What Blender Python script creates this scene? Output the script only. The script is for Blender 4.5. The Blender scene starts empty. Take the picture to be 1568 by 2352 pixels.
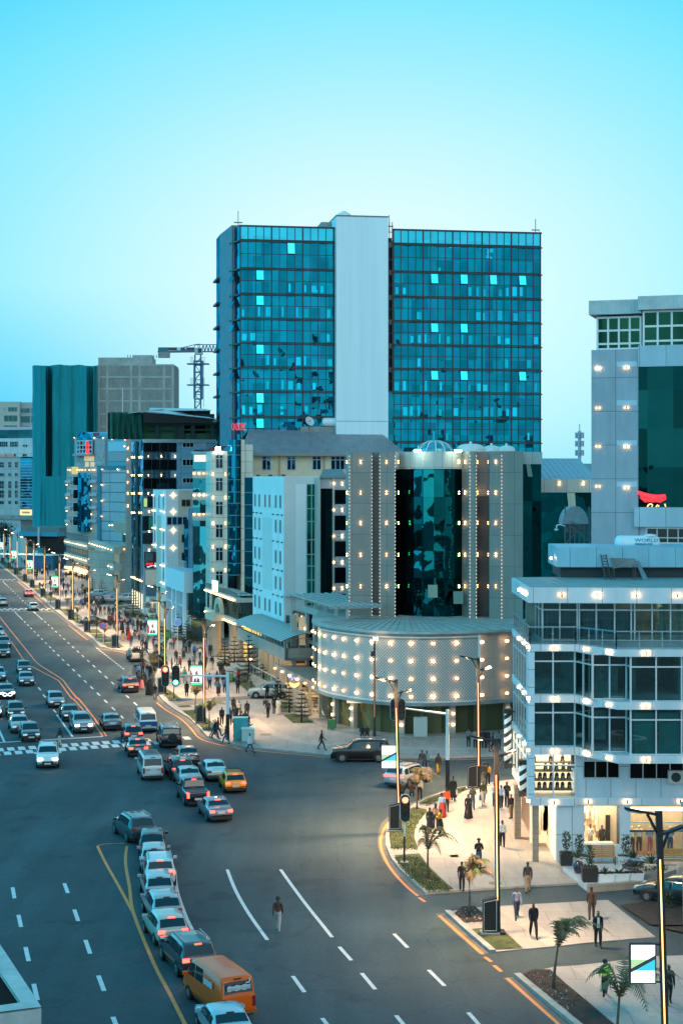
import bpy,bmesh,math,random
import mathutils
V3=mathutils.Vector;Matrix=mathutils.Matrix
random.seed(7)
S=bpy.context.scene
COL=S.collection
F,H,CX,HY=3700.0,24.0,784.0,1096.0
UX,UY=-0.2692,0.9631
VX,VY=0.9631,0.2692
PI=math.pi
def P(x,y,z=0.0):
 Y=F*(H-z)/(y-HY)
 return V3(((x-CX)*Y/F,Y,z))
def PY(x,Y):return(x-CX)*Y/F
def PZ(y,Y):return H-(y-HY)*Y/F
def lin(c):
 c/=255.0
 return c/12.92 if c<=.04045 else((c+.055)/1.055)**2.4
def rgb(r,g,b):return(lin(r),lin(g),lin(b))
MATS={}
def nodes_of(name):
 m=bpy.data.materials.new(name);m.use_nodes=True
 nt=m.node_tree;b=nt.nodes['Principled BSDF']
 return m,nt,b
def link(nt,a,b):nt.links.new(a,b)
def M(name,col=None,rough=.6,metal=0.,var=0.,scale=1.,bump=0.,emit=None,es=0.,spec=None,coat=0.,bscale=None,stretch=None):
 if name in MATS:return MATS[name]
 m,nt,b=nodes_of(name)
 b.inputs['Base Color'].default_value=(*col,1);b.inputs['Roughness'].default_value=rough;b.inputs['Metallic'].default_value=metal
 if spec is not None:b.inputs['Specular IOR Level'].default_value=spec
 if coat:b.inputs['Coat Weight'].default_value=coat;b.inputs['Coat Roughness'].default_value=.04
 if emit:b.inputs['Emission Color'].default_value=(*emit,1);b.inputs['Emission Strength'].default_value=es
 if var or bump:
  tc=nt.nodes.new('ShaderNodeTexCoord');src=tc.outputs['Object']
  if stretch:
   mp=nt.nodes.new('ShaderNodeMapping');mp.inputs['Scale'].default_value=stretch;link(nt,src,mp.inputs['Vector']);src=mp.outputs['Vector']
  no=nt.nodes.new('ShaderNodeTexNoise');no.inputs['Scale'].default_value=scale;no.inputs['Detail'].default_value=6;no.inputs['Roughness'].default_value=.65
  link(nt,src,no.inputs['Vector'])
  if var:
   mr=nt.nodes.new('ShaderNodeMapRange');mr.inputs[1].default_value=.3;mr.inputs[2].default_value=.7
   mr.inputs[3].default_value=1-var;mr.inputs[4].default_value=1+var;link(nt,no.outputs['Fac'],mr.inputs[0])
   mx=nt.nodes.new('ShaderNodeVectorMath');mx.operation='SCALE';mx.inputs[0].default_value=col
   link(nt,mr.outputs[0],mx.inputs['Scale']);link(nt,mx.outputs[0],b.inputs['Base Color'])
  if bump:
   n2=no
   if bscale:
    n2=nt.nodes.new('ShaderNodeTexNoise');n2.inputs['Scale'].default_value=bscale;n2.inputs['Detail'].default_value=4;link(nt,src,n2.inputs['Vector'])
   bp=nt.nodes.new('ShaderNodeBump');bp.inputs['Strength'].default_value=bump;bp.inputs['Distance'].default_value=.05
   link(nt,n2.outputs['Fac'],bp.inputs['Height']);link(nt,bp.outputs['Normal'],b.inputs['Normal'])
 MATS[name]=m
 return m
def PANEL(name,col,w,h,joint=(.03,.03,.03),js=.02,off=(0,0),rough=.45,var=.12,metal=0.,stagger=0.,pv=.06,coat=0.,dirt=.0,bump=0.):
 """cladding: a brick texture laid out in metres over the face UVs, with faint panel-to-panel and weather variation"""
 if name in MATS:return MATS[name]
 m,nt,b=nodes_of(name)
 uv=nt.nodes.new('ShaderNodeTexCoord');mp=nt.nodes.new('ShaderNodeMapping')
 mp.inputs['Location'].default_value=(off[0],off[1],0);link(nt,uv.outputs['UV'],mp.inputs['Vector'])
 br=nt.nodes.new('ShaderNodeTexBrick');br.offset=stagger;br.offset_frequency=2;br.squash=1
 br.inputs['Scale'].default_value=1;br.inputs['Mortar Size'].default_value=js/2;br.inputs['Mortar Smooth'].default_value=.1
 br.inputs['Brick Width'].default_value=w;br.inputs['Row Height'].default_value=h
 br.inputs['Color1'].default_value=(*[c*(1-pv)for c in col],1);br.inputs['Color2'].default_value=(*[min(1,c*(1+pv))for c in col],1)
 br.inputs['Mortar'].default_value=(*joint,1);link(nt,mp.outputs['Vector'],br.inputs['Vector'])
 no=nt.nodes.new('ShaderNodeTexNoise');no.inputs['Scale'].default_value=.6;no.inputs['Detail'].default_value=7;no.inputs['Roughness'].default_value=.7
 mq=nt.nodes.new('ShaderNodeMapping');mq.inputs['Scale'].default_value=(1.6,.35,1);link(nt,uv.outputs['UV'],mq.inputs['Vector']);link(nt,mq.outputs['Vector'],no.inputs['Vector'])
 mr=nt.nodes.new('ShaderNodeMapRange');mr.inputs[1].default_value=.3;mr.inputs[2].default_value=.7;mr.inputs[3].default_value=1-var;mr.inputs[4].default_value=1+var*.5
 link(nt,no.outputs['Fac'],mr.inputs[0])
 mx=nt.nodes.new('ShaderNodeVectorMath');mx.operation='SCALE';link(nt,br.outputs['Color'],mx.inputs[0]);link(nt,mr.outputs[0],mx.inputs['Scale'])
 link(nt,mx.outputs[0],b.inputs['Base Color']);b.inputs['Roughness'].default_value=rough;b.inputs['Metallic'].default_value=metal
 if coat:b.inputs['Coat Weight'].default_value=coat
 if bump:
  bp=nt.nodes.new('ShaderNodeBump');bp.inputs['Strength'].default_value=bump;bp.inputs['Distance'].default_value=.03
  link(nt,br.outputs['Fac'],bp.inputs['Height']);bp.invert=True;link(nt,bp.outputs['Normal'],b.inputs['Normal'])
 MATS[name]=m
 return m
def RIB(name,col,pitch,rough=.4,depth=.35,axis=0,metal=0.):
 """ribbed sheet: a wave in metres over the face UVs drives bump and a little colour"""
 if name in MATS:return MATS[name]
 m,nt,b=nodes_of(name)
 uv=nt.nodes.new('ShaderNodeTexCoord');wv=nt.nodes.new('ShaderNodeTexWave');wv.wave_type='BANDS';wv.bands_direction='X' if axis==0 else 'Y'
 wv.inputs['Scale'].default_value=2*PI/20/pitch;wv.inputs['Distortion'].default_value=0
 link(nt,uv.outputs['UV'],wv.inputs['Vector'])
 bp=nt.nodes.new('ShaderNodeBump');bp.inputs['Strength'].default_value=depth;bp.inputs['Distance'].default_value=.1
 link(nt,wv.outputs['Fac'],bp.inputs['Height']);link(nt,bp.outputs['Normal'],b.inputs['Normal'])
 no=nt.nodes.new('ShaderNodeTexNoise');no.inputs['Scale'].default_value=.8;no.inputs['Detail'].default_value=6;link(nt,uv.outputs['UV'],no.inputs['Vector'])
 mr=nt.nodes.new('ShaderNodeMapRange');mr.inputs[1].default_value=.3;mr.inputs[2].default_value=.7;mr.inputs[3].default_value=.8;mr.inputs[4].default_value=1.1;link(nt,no.outputs['Fac'],mr.inputs[0])
 mx=nt.nodes.new('ShaderNodeVectorMath');mx.operation='SCALE';mx.inputs[0].default_value=col;link(nt,mr.outputs[0],mx.inputs['Scale']);link(nt,mx.outputs[0],b.inputs['Base Color'])
 b.inputs['Roughness'].default_value=rough;b.inputs['Metallic'].default_value=metal
 MATS[name]=m
 return m
def GLASS(name,body,tint,refl=.35,w=1.2,h=1.8,var=.35,wob=.02,rough=.03,off=(0,0)):
 """coated glazing: a dark tinted body under a tinted mirror, each pane a little different and not quite flat"""
 if name in MATS:return MATS[name]
 m=bpy.data.materials.new(name);m.use_nodes=True;nt=m.node_tree;nt.nodes.clear()
 out=nt.nodes.new('ShaderNodeOutputMaterial');mix=nt.nodes.new('ShaderNodeMixShader');df=nt.nodes.new('ShaderNodeBsdfDiffuse');gl=nt.nodes.new('ShaderNodeBsdfGlossy')
 uv=nt.nodes.new('ShaderNodeTexCoord');mp=nt.nodes.new('ShaderNodeMapping');mp.inputs['Location'].default_value=(off[0],off[1],0)
 mp.inputs['Scale'].default_value=(1/w,1/h,1);link(nt,uv.outputs['UV'],mp.inputs['Vector'])
 fl=nt.nodes.new('ShaderNodeVectorMath');fl.operation='FLOOR';link(nt,mp.outputs['Vector'],fl.inputs[0])
 wn=nt.nodes.new('ShaderNodeTexWhiteNoise');wn.noise_dimensions='3D';link(nt,fl.outputs[0],wn.inputs['Vector'])
 mr=nt.nodes.new('ShaderNodeMapRange');mr.inputs[3].default_value=1-var;mr.inputs[4].default_value=1+var;link(nt,wn.outputs['Value'],mr.inputs[0])
 for node,c in((df,body),(gl,tint)):
  sc=nt.nodes.new('ShaderNodeVectorMath');sc.operation='SCALE';sc.inputs[0].default_value=c;link(nt,mr.outputs[0],sc.inputs['Scale']);link(nt,sc.outputs[0],node.inputs['Color'])
 gl.inputs['Roughness'].default_value=rough
 no=nt.nodes.new('ShaderNodeTexNoise');no.inputs['Scale'].default_value=.55;no.inputs['Detail'].default_value=2;link(nt,uv.outputs['UV'],no.inputs['Vector'])
 ge=nt.nodes.new('ShaderNodeNewGeometry')
 s1=nt.nodes.new('ShaderNodeVectorMath');s1.operation='SUBTRACT';link(nt,no.outputs['Color'],s1.inputs[0]);s1.inputs[1].default_value=(.5,.5,.5)
 s2=nt.nodes.new('ShaderNodeVectorMath');s2.operation='SCALE';s2.inputs['Scale'].default_value=wob*3;link(nt,s1.outputs[0],s2.inputs[0])
 t1=nt.nodes.new('ShaderNodeVectorMath');t1.operation='SUBTRACT';link(nt,wn.outputs['Color'],t1.inputs[0]);t1.inputs[1].default_value=(.5,.5,.5)
 t2=nt.nodes.new('ShaderNodeVectorMath');t2.operation='SCALE';t2.inputs['Scale'].default_value=wob;link(nt,t1.outputs[0],t2.inputs[0])
 a1=nt.nodes.new('ShaderNodeVectorMath');link(nt,s2.outputs[0],a1.inputs[0]);link(nt,t2.outputs[0],a1.inputs[1])
 a2=nt.nodes.new('ShaderNodeVectorMath');link(nt,a1.outputs[0],a2.inputs[0]);link(nt,ge.outputs['Normal'],a2.inputs[1])
 nz=nt.nodes.new('ShaderNodeVectorMath');nz.operation='NORMALIZE';link(nt,a2.outputs[0],nz.inputs[0]);link(nt,nz.outputs[0],gl.inputs['Normal'])
 lw=nt.nodes.new('ShaderNodeLayerWeight');lw.inputs['Blend'].default_value=.3
 ad=nt.nodes.new('ShaderNodeMath');ad.operation='MULTIPLY_ADD';ad.inputs[1].default_value=.5;ad.inputs[2].default_value=refl;ad.use_clamp=True
 link(nt,lw.outputs['Fresnel'],ad.inputs[0]);link(nt,ad.outputs[0],mix.inputs[0]);link(nt,df.outputs[0],mix.inputs[1]);link(nt,gl.outputs[0],mix.inputs[2]);link(nt,mix.outputs[0],out.inputs[0])
 MATS[name]=m
 return m
def CLEAR(name,tint,refl=.12):
 if name in MATS:return MATS[name]
 m=bpy.data.materials.new(name);m.use_nodes=True;nt=m.node_tree;nt.nodes.clear()
 out=nt.nodes.new('ShaderNodeOutputMaterial');mix=nt.nodes.new('ShaderNodeMixShader');tr=nt.nodes.new('ShaderNodeBsdfTransparent');gl=nt.nodes.new('ShaderNodeBsdfGlossy')
 tr.inputs['Color'].default_value=(*tint,1);gl.inputs['Roughness'].default_value=.02
 lw=nt.nodes.new('ShaderNodeLayerWeight');lw.inputs['Blend'].default_value=.35
 ad=nt.nodes.new('ShaderNodeMath');ad.operation='MULTIPLY_ADD';ad.inputs[1].default_value=.6;ad.inputs[2].default_value=refl;ad.use_clamp=True
 link(nt,lw.outputs['Fresnel'],ad.inputs[0]);link(nt,ad.outputs[0],mix.inputs[0]);link(nt,tr.outputs[0],mix.inputs[1]);link(nt,gl.outputs[0],mix.inputs[2]);link(nt,mix.outputs[0],out.inputs[0])
 MATS[name]=m
 return m
def EMIT(name,col,s,base=(.02,.02,.02)):return M(name,base,.5,emit=col,es=s)
def paint(c,tag='cloth',rough=.85):
 n='%s_%02x%02x%02x'%((tag,)+tuple(int(max(0,min(1,v))*255)for v in c))
 return M(n,c,rough)
WL={}
def at_world(o):return WL.get(o.name,V3((0,0,0)))
def put(name,me,parent=None,loc=None):
 o=bpy.data.objects.new(name,me);COL.objects.link(o)
 if parent:o.parent=parent
 if loc is not None:o.location=loc
 return o
SEPARATE={'drum_column','stone_column','vent_slot','panel_return','painted_far_glint','canopy_post','terrace_column','arcade_column','entrance_column','strip_lamp','room_furniture','shop_window','window_blind','pillar','draped_window'}
class MB:
 """collects shapes in world metres; build() links them as ONE mesh object"""
 def __init__(s):s.v=[];s.f=[];s.m=[];s.cur=0;s.sm=[];s.smooth=False
 def mat(s,i):s.cur=i;return s
 def add(s,vs,fs):
  n=len(s.v);s.v+=[tuple(p)for p in vs]
  for f in fs:s.f.append([n+i for i in f]);s.m.append(s.cur);s.sm.append(s.smooth)
 def quad(s,a,b,c,d):s.add([a,b,c,d],[(0,1,2,3)])
 def hexa(s,p):
  s.add(p,[(0,3,2,1),(4,5,6,7),(0,1,5,4),(1,2,6,5),(2,3,7,6),(3,0,4,7)])
 def box(s,c,hx,hy,hz,rot=0.):
  ca,sa=math.cos(rot),math.sin(rot);p=[]
  for z in(-hz,hz):
   for x,y in((-hx,-hy),(hx,-hy),(hx,hy),(-hx,hy)):p.append((c[0]+x*ca-y*sa,c[1]+x*sa+y*ca,c[2]+z))
  s.hexa(p)
 def bar(s,a,b,w,h=None):
  a,b=V3(a),V3(b);d=(b-a).normalized();h=h or w
  u=d.cross(V3((0,0,1)));u=u.normalized()if u.length>1e-4 else V3((1,0,0));t=u.cross(d)
  p=[]
  for q in(a,b):
   for i,j in((-1,-1),(1,-1),(1,1),(-1,1)):p.append(q+u*i*w/2+t*j*h/2)
  s.hexa(p)
 def tube(s,pts,rs,n=8,cap=True):
  pts=[V3(p)for p in pts]
  if not hasattr(rs,'__len__'):rs=[rs]*len(pts)
  base=len(s.v);vs=[];fs=[]
  for i,p in enumerate(pts):
   d=(pts[min(i+1,len(pts)-1)]-pts[max(i-1,0)]).normalized()
   u=d.cross(V3((0,0,1)));u=u.normalized()if u.length>1e-3 else V3((1,0,0));t=u.cross(d)
   for k in range(n):
    a=2*PI*k/n;vs.append(p+(u*math.cos(a)+t*math.sin(a))*rs[i])
  for i in range(len(pts)-1):
   for k in range(n):fs.append((i*n+k,i*n+(k+1)%n,(i+1)*n+(k+1)%n,(i+1)*n+k))
  if cap:fs+=[tuple(range(n-1,-1,-1)),tuple((len(pts)-1)*n+k for k in range(n))]
  s.add(vs,fs)
 def lathe(s,c,prof,n=16,sx=1.,sy=1.,a0=0.,a1=2*PI):
  full=abs(a1-a0-2*PI)<1e-6;k=n if full else n+1;vs=[];fs=[]
  for r,z in prof:
   for i in range(k):
    a=a0+(a1-a0)*i/n;vs.append((c[0]+r*sx*math.cos(a),c[1]+r*sy*math.sin(a),c[2]+z))
  for j in range(len(prof)-1):
   for i in range(n if full else n):
    i2=(i+1)%k
    fs.append((j*k+i,j*k+i2,(j+1)*k+i2,(j+1)*k+i))
  if full:fs+=[tuple(range(k-1,-1,-1)),tuple((len(prof)-1)*k+i for i in range(k))]
  s.add(vs,fs)
 def prism(s,poly,z0,z1,top=True,bottom=False):
  n=len(poly);vs=[(p[0],p[1],z0)for p in poly]+[(p[0],p[1],z1)for p in poly]
  ar=sum(poly[i][0]*poly[(i+1)%n][1]-poly[(i+1)%n][0]*poly[i][1]for i in range(n))
  fs=[(i,(i+1)%n,n+(i+1)%n,n+i)for i in range(n)]if ar>0 else[(n+i,n+(i+1)%n,(i+1)%n,i)for i in range(n)]
  t=tuple(range(n,2*n));bt=tuple(range(n-1,-1,-1))
  if ar<0:t=t[::-1];bt=bt[::-1]
  if top:fs.append(t)
  if bottom:fs.append(bt)
  s.add(vs,fs)
 def B(s,name,mats,parent=None):
  if name in SEPARATE and s.f:
   r=list(range(len(s.v)))
   def root(i):
    while r[i]!=i:r[i]=r[r[i]];i=r[i]
    return i
   for f in s.f:
    for i in f[1:]:r[root(i)]=root(f[0])
   g={}
   for k,f in enumerate(s.f):g.setdefault(root(f[0]),[]).append(k)
   if len(g)>1:
    for ks in g.values():
     q=MB();ids=sorted({i for k in ks for i in s.f[k]});mp={i:n for n,i in enumerate(ids)};q.v=[s.v[i]for i in ids];q.f=[[mp[i]for i in s.f[k]]for k in ks];q.m=[s.m[k]for k in ks];q.sm=[s.sm[k]for k in ks];o=q.B(name,mats,parent)
    return o
  me=bpy.data.meshes.new(name);me.from_pydata(s.v,[],s.f)
  if not isinstance(mats,(list,tuple)):mats=[mats]
  for m in mats:me.materials.append(m)
  me.polygons.foreach_set('material_index',s.m);me.polygons.foreach_set('use_smooth',s.sm)
  uvl=me.uv_layers.new(name='UVMap').data;me.update()
  for p in me.polygons:
   n=p.normal
   if abs(n.z)>.75:f=lambda co:(co.x,co.y)
   else:
    l=math.hypot(n.x,n.y)or 1;tx,ty=-n.y/l,n.x/l
    f=lambda co,tx=tx,ty=ty:(co.x*tx+co.y*ty,co.z)
   for li in p.loop_indices:uvl[li].uv=f(me.vertices[me.loops[li].vertex_index].co)
  o=put(name,me,parent)
  if parent:o.location=-at_world(parent)
  return o
def tag(o,label,cat,group=None,kind=None):
 o['label']=label;o['category']=cat
 if group:o['group']=group
 if kind:o['kind']=kind
 return o
def thing(name,label,cat,loc,group=None,rz=0.):
 o=bpy.data.objects.new(name,None);COL.objects.link(o);o.empty_display_size=.3
 o.location=loc;o.rotation_euler=(0,0,rz);WL[o.name]=V3(loc)
 return tag(o,label,cat,group)
def setting(o):o['kind']='structure';return o
def CPT(o,parent=None):
 c=o.copy();COL.objects.link(c)
 if parent:c.parent=parent
 for ch in o.children:CPT(ch,c)
 return c
class Fr:
 """a vertical facade plane; d runs left to right in the photo, n points out of the wall"""
 def __init__(s,o,d):
  s.o=V3((o[0],o[1]));s.d=V3((d[0],d[1])).normalized();s.n=V3((s.d.y,-s.d.x))
 def A(s,x):
  r=(x-CX)/F
  return(r*s.o.y-s.o.x)/(s.d.x-r*s.d.y)
 def Yat(s,x):return s.o.y+s.d.y*s.A(x)
 def Z(s,x,y):return H-(y-HY)*s.Yat(x)/F
 def pt(s,a,z,k=0.):
  q=s.o+s.d*a+s.n*k
  return V3((q.x,q.y,z))
 def box(s,mb,a0,a1,z0,z1,k0,k1):
  p=[]
  for z in(z0,z1):
   for a,k in((a0,k1),(a1,k1),(a1,k0),(a0,k0)):p.append(s.pt(a,z,k))
  mb.hexa(p)
 def face(s,mb,a0,a1,z0,z1,k=0.):mb.quad(s.pt(a0,z0,k),s.pt(a1,z0,k),s.pt(a1,z1,k),s.pt(a0,z1,k))
 def rect(s,x0,y0,x1,y1):
  xm=(x0+x1)/2
  return s.A(x0),s.A(x1),s.Z(xm,y1),s.Z(xm,y0)
 def rot(s):return math.atan2(s.d.y,s.d.x)
 def side(s,a):
  """the plane turning back from this one at a, seen from the right-hand end"""
  q=s.o+s.d*a
  return Fr((q.x,q.y),(-s.n.x,-s.n.y))
def window(fr,par,a0,a1,z0,z1,nx=1,nz=1,glass=None,frame=None,t=.07,k=.03,name='window',splits=None):
 w=MB();fr.face(w,a0,a1,z0,z1,k);w.mat(1)
 fr.box(w,a0-t/2,a0+t/2,z0-t/2,z1+t/2,k-.02,k+.05);fr.box(w,a1-t/2,a1+t/2,z0-t/2,z1+t/2,k-.02,k+.05)
 fr.box(w,a0+t/2,a1-t/2,z0-t/2,z0+t/2,k-.02,k+.05);fr.box(w,a0+t/2,a1-t/2,z1-t/2,z1+t/2,k-.02,k+.05)
 for i in range(1,nx):
  a=a0+(a1-a0)*i/nx;fr.box(w,a-t/3,a+t/3,z0+t/2,z1-t/2,k-.02,k+.04)
 zs=splits or[i/nz for i in range(1,nz)]
 for q in zs:
  z=z0+(z1-z0)*q;fr.box(w,a0+t/2,a1-t/2,z-t/3,z+t/3,k-.02,k+.035)
 return w.B(name,[glass,frame],par)
LAMPS={};LRND=random.Random(17)
def lamp_mesh(kind):
 vr=LRND.choice((0,0,1,2));key=(kind,vr)
 if key in LAMPS:return LAMPS[key]
 b=MB()
 def ends(hw,ax,warm):
  b.mat(1)
  for sgn in(-1,1):
   tip=hw*1.0;base=hw*.45;r=hw*.42;k=-.10
   if ax=='z':ring=[(-r,k-r*.6,sgn*base),(r,k-r*.6,sgn*base),(r,k+r*.6,sgn*base),(-r,k+r*.6,sgn*base)];tp=(0,k,sgn*tip)
   else:ring=[(sgn*base,k-r*.6,-r),(sgn*base,k-r*.6,r),(sgn*base,k+r*.6,r),(sgn*base,k+r*.6,-r)];tp=(sgn*tip,k,0)
   b.add(ring+[tp],[(0,1,4),(1,2,4),(2,3,4),(3,0,4)])
 if kind=='v':b.box((0,-.10,0),.045,.045,.075);ends(.17,'z',1)
 if kind=='h':b.box((0,-.10,0),.04,.045,.10);ends(.2,'x',1)
 if kind=='big':
  b.box((0,-.05,0),.05,.05,.05);b.mat(1);b.lathe((0,-.16,-.12),[(.02,0),(.16,.06),(.16,.18),(.02,.24)],10)
 if kind=='drum':
  b.box((0,-.04,0),.05,.05,.06);b.mat(1);b.box((0,-.12,0),.14,.04,.10)
 if kind=='dot':
  b.box((0,-.05,0),.05,.05,.06);b.mat(1);b.box((0,-.13,0),.11,.03,.09)
 me=bpy.data.meshes.new('wall_lamp');me.from_pydata(b.v,[],b.f)
 me.materials.append(M('lamp_bracket',(.03,.03,.03),.4));me.materials.append(EMIT('lamp_lens_%s_%d'%key,(1.,(.52,.46,.58)[vr],(.20,.14,.27)[vr]),(1,.55,1.3)[vr]*{'v':34,'h':36,'big':9,'dot':16,'drum':24}[kind]))
 me.polygons.foreach_set('material_index',b.m);LAMPS[key]=me
 return me
def WLP(fr,par,a,z,kind='v',k=0.):
 q=fr.pt(a,z,k);o=put('wall_lamp',lamp_mesh(kind),par,q-at_world(par));o.rotation_euler=(0,0,fr.rot())
 return o
def text(body,size,mat,par,fr,a,z,k=.03,depth=.03,align='LEFT',name='lettering',shear=0.,rot=0.,sx=1.):
 cu=bpy.data.curves.new(name,'FONT');cu.body=body;cu.size=size;cu.extrude=depth/2;cu.align_x=align;cu.shear=shear
 tmp=bpy.data.objects.new(name,cu);COL.objects.link(tmp)
 dg=bpy.context.evaluated_depsgraph_get();me=bpy.data.meshes.new_from_object(tmp.evaluated_get(dg))
 bpy.data.objects.remove(tmp);me.materials.clear();me.materials.append(mat)
 q=fr.pt(a,z,k);o=put(name,me,par,q-(at_world(par)if par else V3()))
 o.rotation_euler=(PI/2,rot,fr.rot());o.scale=(sx,1,1)
 return o
cam=bpy.data.cameras.new('camera');co=bpy.data.objects.new('camera',cam);COL.objects.link(co)
co.location=(0,0,H);co.rotation_euler=(PI/2,0,0)
cam.sensor_fit='VERTICAL';cam.sensor_height=36;cam.lens=F/2352*36;cam.shift_y=-(2352/2-HY)/2352;cam.clip_end=9000;cam.clip_start=.5
S.camera=co
W=bpy.data.worlds.new('World');S.world=W;W.use_nodes=True
nt=W.node_tree;nt.nodes.clear()
out=nt.nodes.new('ShaderNodeOutputWorld');bg=nt.nodes.new('ShaderNodeBackground');link(nt,bg.outputs[0],out.inputs[0])
tc=nt.nodes.new('ShaderNodeTexCoord');sep=nt.nodes.new('ShaderNodeSeparateXYZ');link(nt,tc.outputs['Generated'],sep.inputs[0])
def mth(op,a,b=None,c=None,clamp=False):
 n=nt.nodes.new('ShaderNodeMath');n.operation=op;n.use_clamp=clamp
 for i,v in enumerate((a,b,c)):
  if v is None:continue
  if isinstance(v,(int,float)):n.inputs[i].default_value=v
  else:link(nt,v,n.inputs[i])
 return n.outputs[0]
def vmix(fac,a,b):
 n=nt.nodes.new('ShaderNodeMix');n.data_type='RGBA'
 link(nt,fac,n.inputs[0])
 for k,v in((6,a),(7,b)):
  if isinstance(v,tuple):n.inputs[k].default_value=(*v,1)
  else:link(nt,v,n.inputs[k])
 return n.outputs[2]
az=mth('ARCTAN2',sep.outputs[0],sep.outputs[1]);el=mth('ARCSINE',sep.outputs[2])
da=mth('MULTIPLY',mth('SUBTRACT',az,.020),.82);de=mth('MULTIPLY',mth('SUBTRACT',el,.12),1.38)
dist=mth('SQRT',mth('ADD',mth('MULTIPLY',da,da),mth('MULTIPLY',de,de)))
rp=nt.nodes.new('ShaderNodeValToRGB');link(nt,mth('MULTIPLY',dist,1/.30,clamp=True),rp.inputs[0])
cr=rp.color_ramp;cr.interpolation='LINEAR'
stops=[(0.,rgb(220,246,251)),(.22,rgb(212,245,252)),(.42,rgb(186,240,253)),(.62,rgb(152,232,254)),(.80,rgb(118,226,255)),(1.,rgb(74,212,255))]
cr.elements[0].position=0;cr.elements[0].color=(*stops[0][1],1);cr.elements[1].position=1;cr.elements[1].color=(*stops[-1][1],1)
for p_,c_ in stops[1:-1]:
 e=cr.elements.new(p_);e.color=(*c_,1)
ZEN,LEFT,BACK,RIGHT=(.035,.45,.74),(.05,1.7,2.5),(.92,1.52,1.74),(.40,.60,.70)
up=mth('MULTIPLY',el,1/1.1,clamp=True)
wl=mth('MULTIPLY',sep.outputs[0],-1.2,clamp=True);wr=mth('MULTIPLY',sep.outputs[0],1.2,clamp=True)
side=vmix(wr,vmix(wl,BACK,LEFT),RIGHT)
dome=vmix(up,side,ZEN)
near=nt.nodes.new('ShaderNodeMapRange');near.interpolation_type='SMOOTHSTEP';near.inputs[1].default_value=.28;near.inputs[2].default_value=.62;link(nt,dist,near.inputs[0])
low=mth('MULTIPLY',mth('MULTIPLY',mth('SUBTRACT',1,mth('MULTIPLY',el,8.5),clamp=True),mth('MULTIPLY_ADD',az,-7,-.5,clamp=True)),1.7,clamp=True)
sky=vmix(near.outputs[0],vmix(low,rp.outputs[0],rgb(70,205,252)),dome)
ns=nt.nodes.new('ShaderNodeTexSky');ns.sky_type='NISHITA';ns.sun_disc=False;ns.sun_elevation=math.radians(14);ns.sun_rotation=math.radians(205)
ad=nt.nodes.new('ShaderNodeMix');ad.data_type='RGBA';ad.blend_type='ADD';ad.inputs[0].default_value=.015;link(nt,sky,ad.inputs[6]);link(nt,ns.outputs[0],ad.inputs[7])
link(nt,ad.outputs[2],bg.inputs[0]);bg.inputs[1].default_value=1.0
sun=bpy.data.lights.new('sun','SUN');sun.energy=.3;sun.angle=math.radians(25);sun.color=(1,.93,.84)
so=bpy.data.objects.new('sun',sun);COL.objects.link(so);so.location=(0,-40,120);so.rotation_euler=(math.radians(62),0,math.radians(25))
S.view_settings.view_transform='Standard';S.view_settings.look='None';S.view_settings.exposure=0;S.view_settings.gamma=1
S.render.engine='CYCLES';S.cycles.use_denoising=True;S.cycles.max_bounces=6;S.cycles.diffuse_bounces=2;S.cycles.glossy_bounces=3
S.cycles.transmission_bounces=3;S.cycles.transparent_max_bounces=8;S.cycles.sample_clamp_indirect=4;S.cycles.caustics_reflective=False;S.cycles.caustics_refractive=False
S.cycles.use_light_tree=True
def crop(x0,y0,s):return lambda x,y:((x0+x/s)/1.7417,(y0+y/s)/1.7417)
c1,c2,c3,c4,c5=crop(0,2150,2.24),crop(0,2600,2.24),crop(400,2700,2.24),crop(0,3300,1.742),crop(700,3300,1.568)
c6,c7,c8=crop(1500,2900,2.613),crop(1200,2400,1.568),crop(1700,3400,1.521)
e0,e3,e4,e5,e6,z7=crop(0,2080,4.9),crop(300,2280,3.92),crop(560,2400,3.92),crop(880,2400,3.733),crop(700,2720,2.529),crop(0,2440,4.524)
g5,g6=crop(1750,2850,3.136),crop(2250,3050,3.26)
def uv(u,v,z=0.):return V3((UX*u+VX*v,UY*u+VY*v,z))
def gp(fn,pts,z=0.):return[P(*fn(*p),z)for p in pts]
def dp(pts,z=0.):return[P(*p,z)for p in pts]
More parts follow.
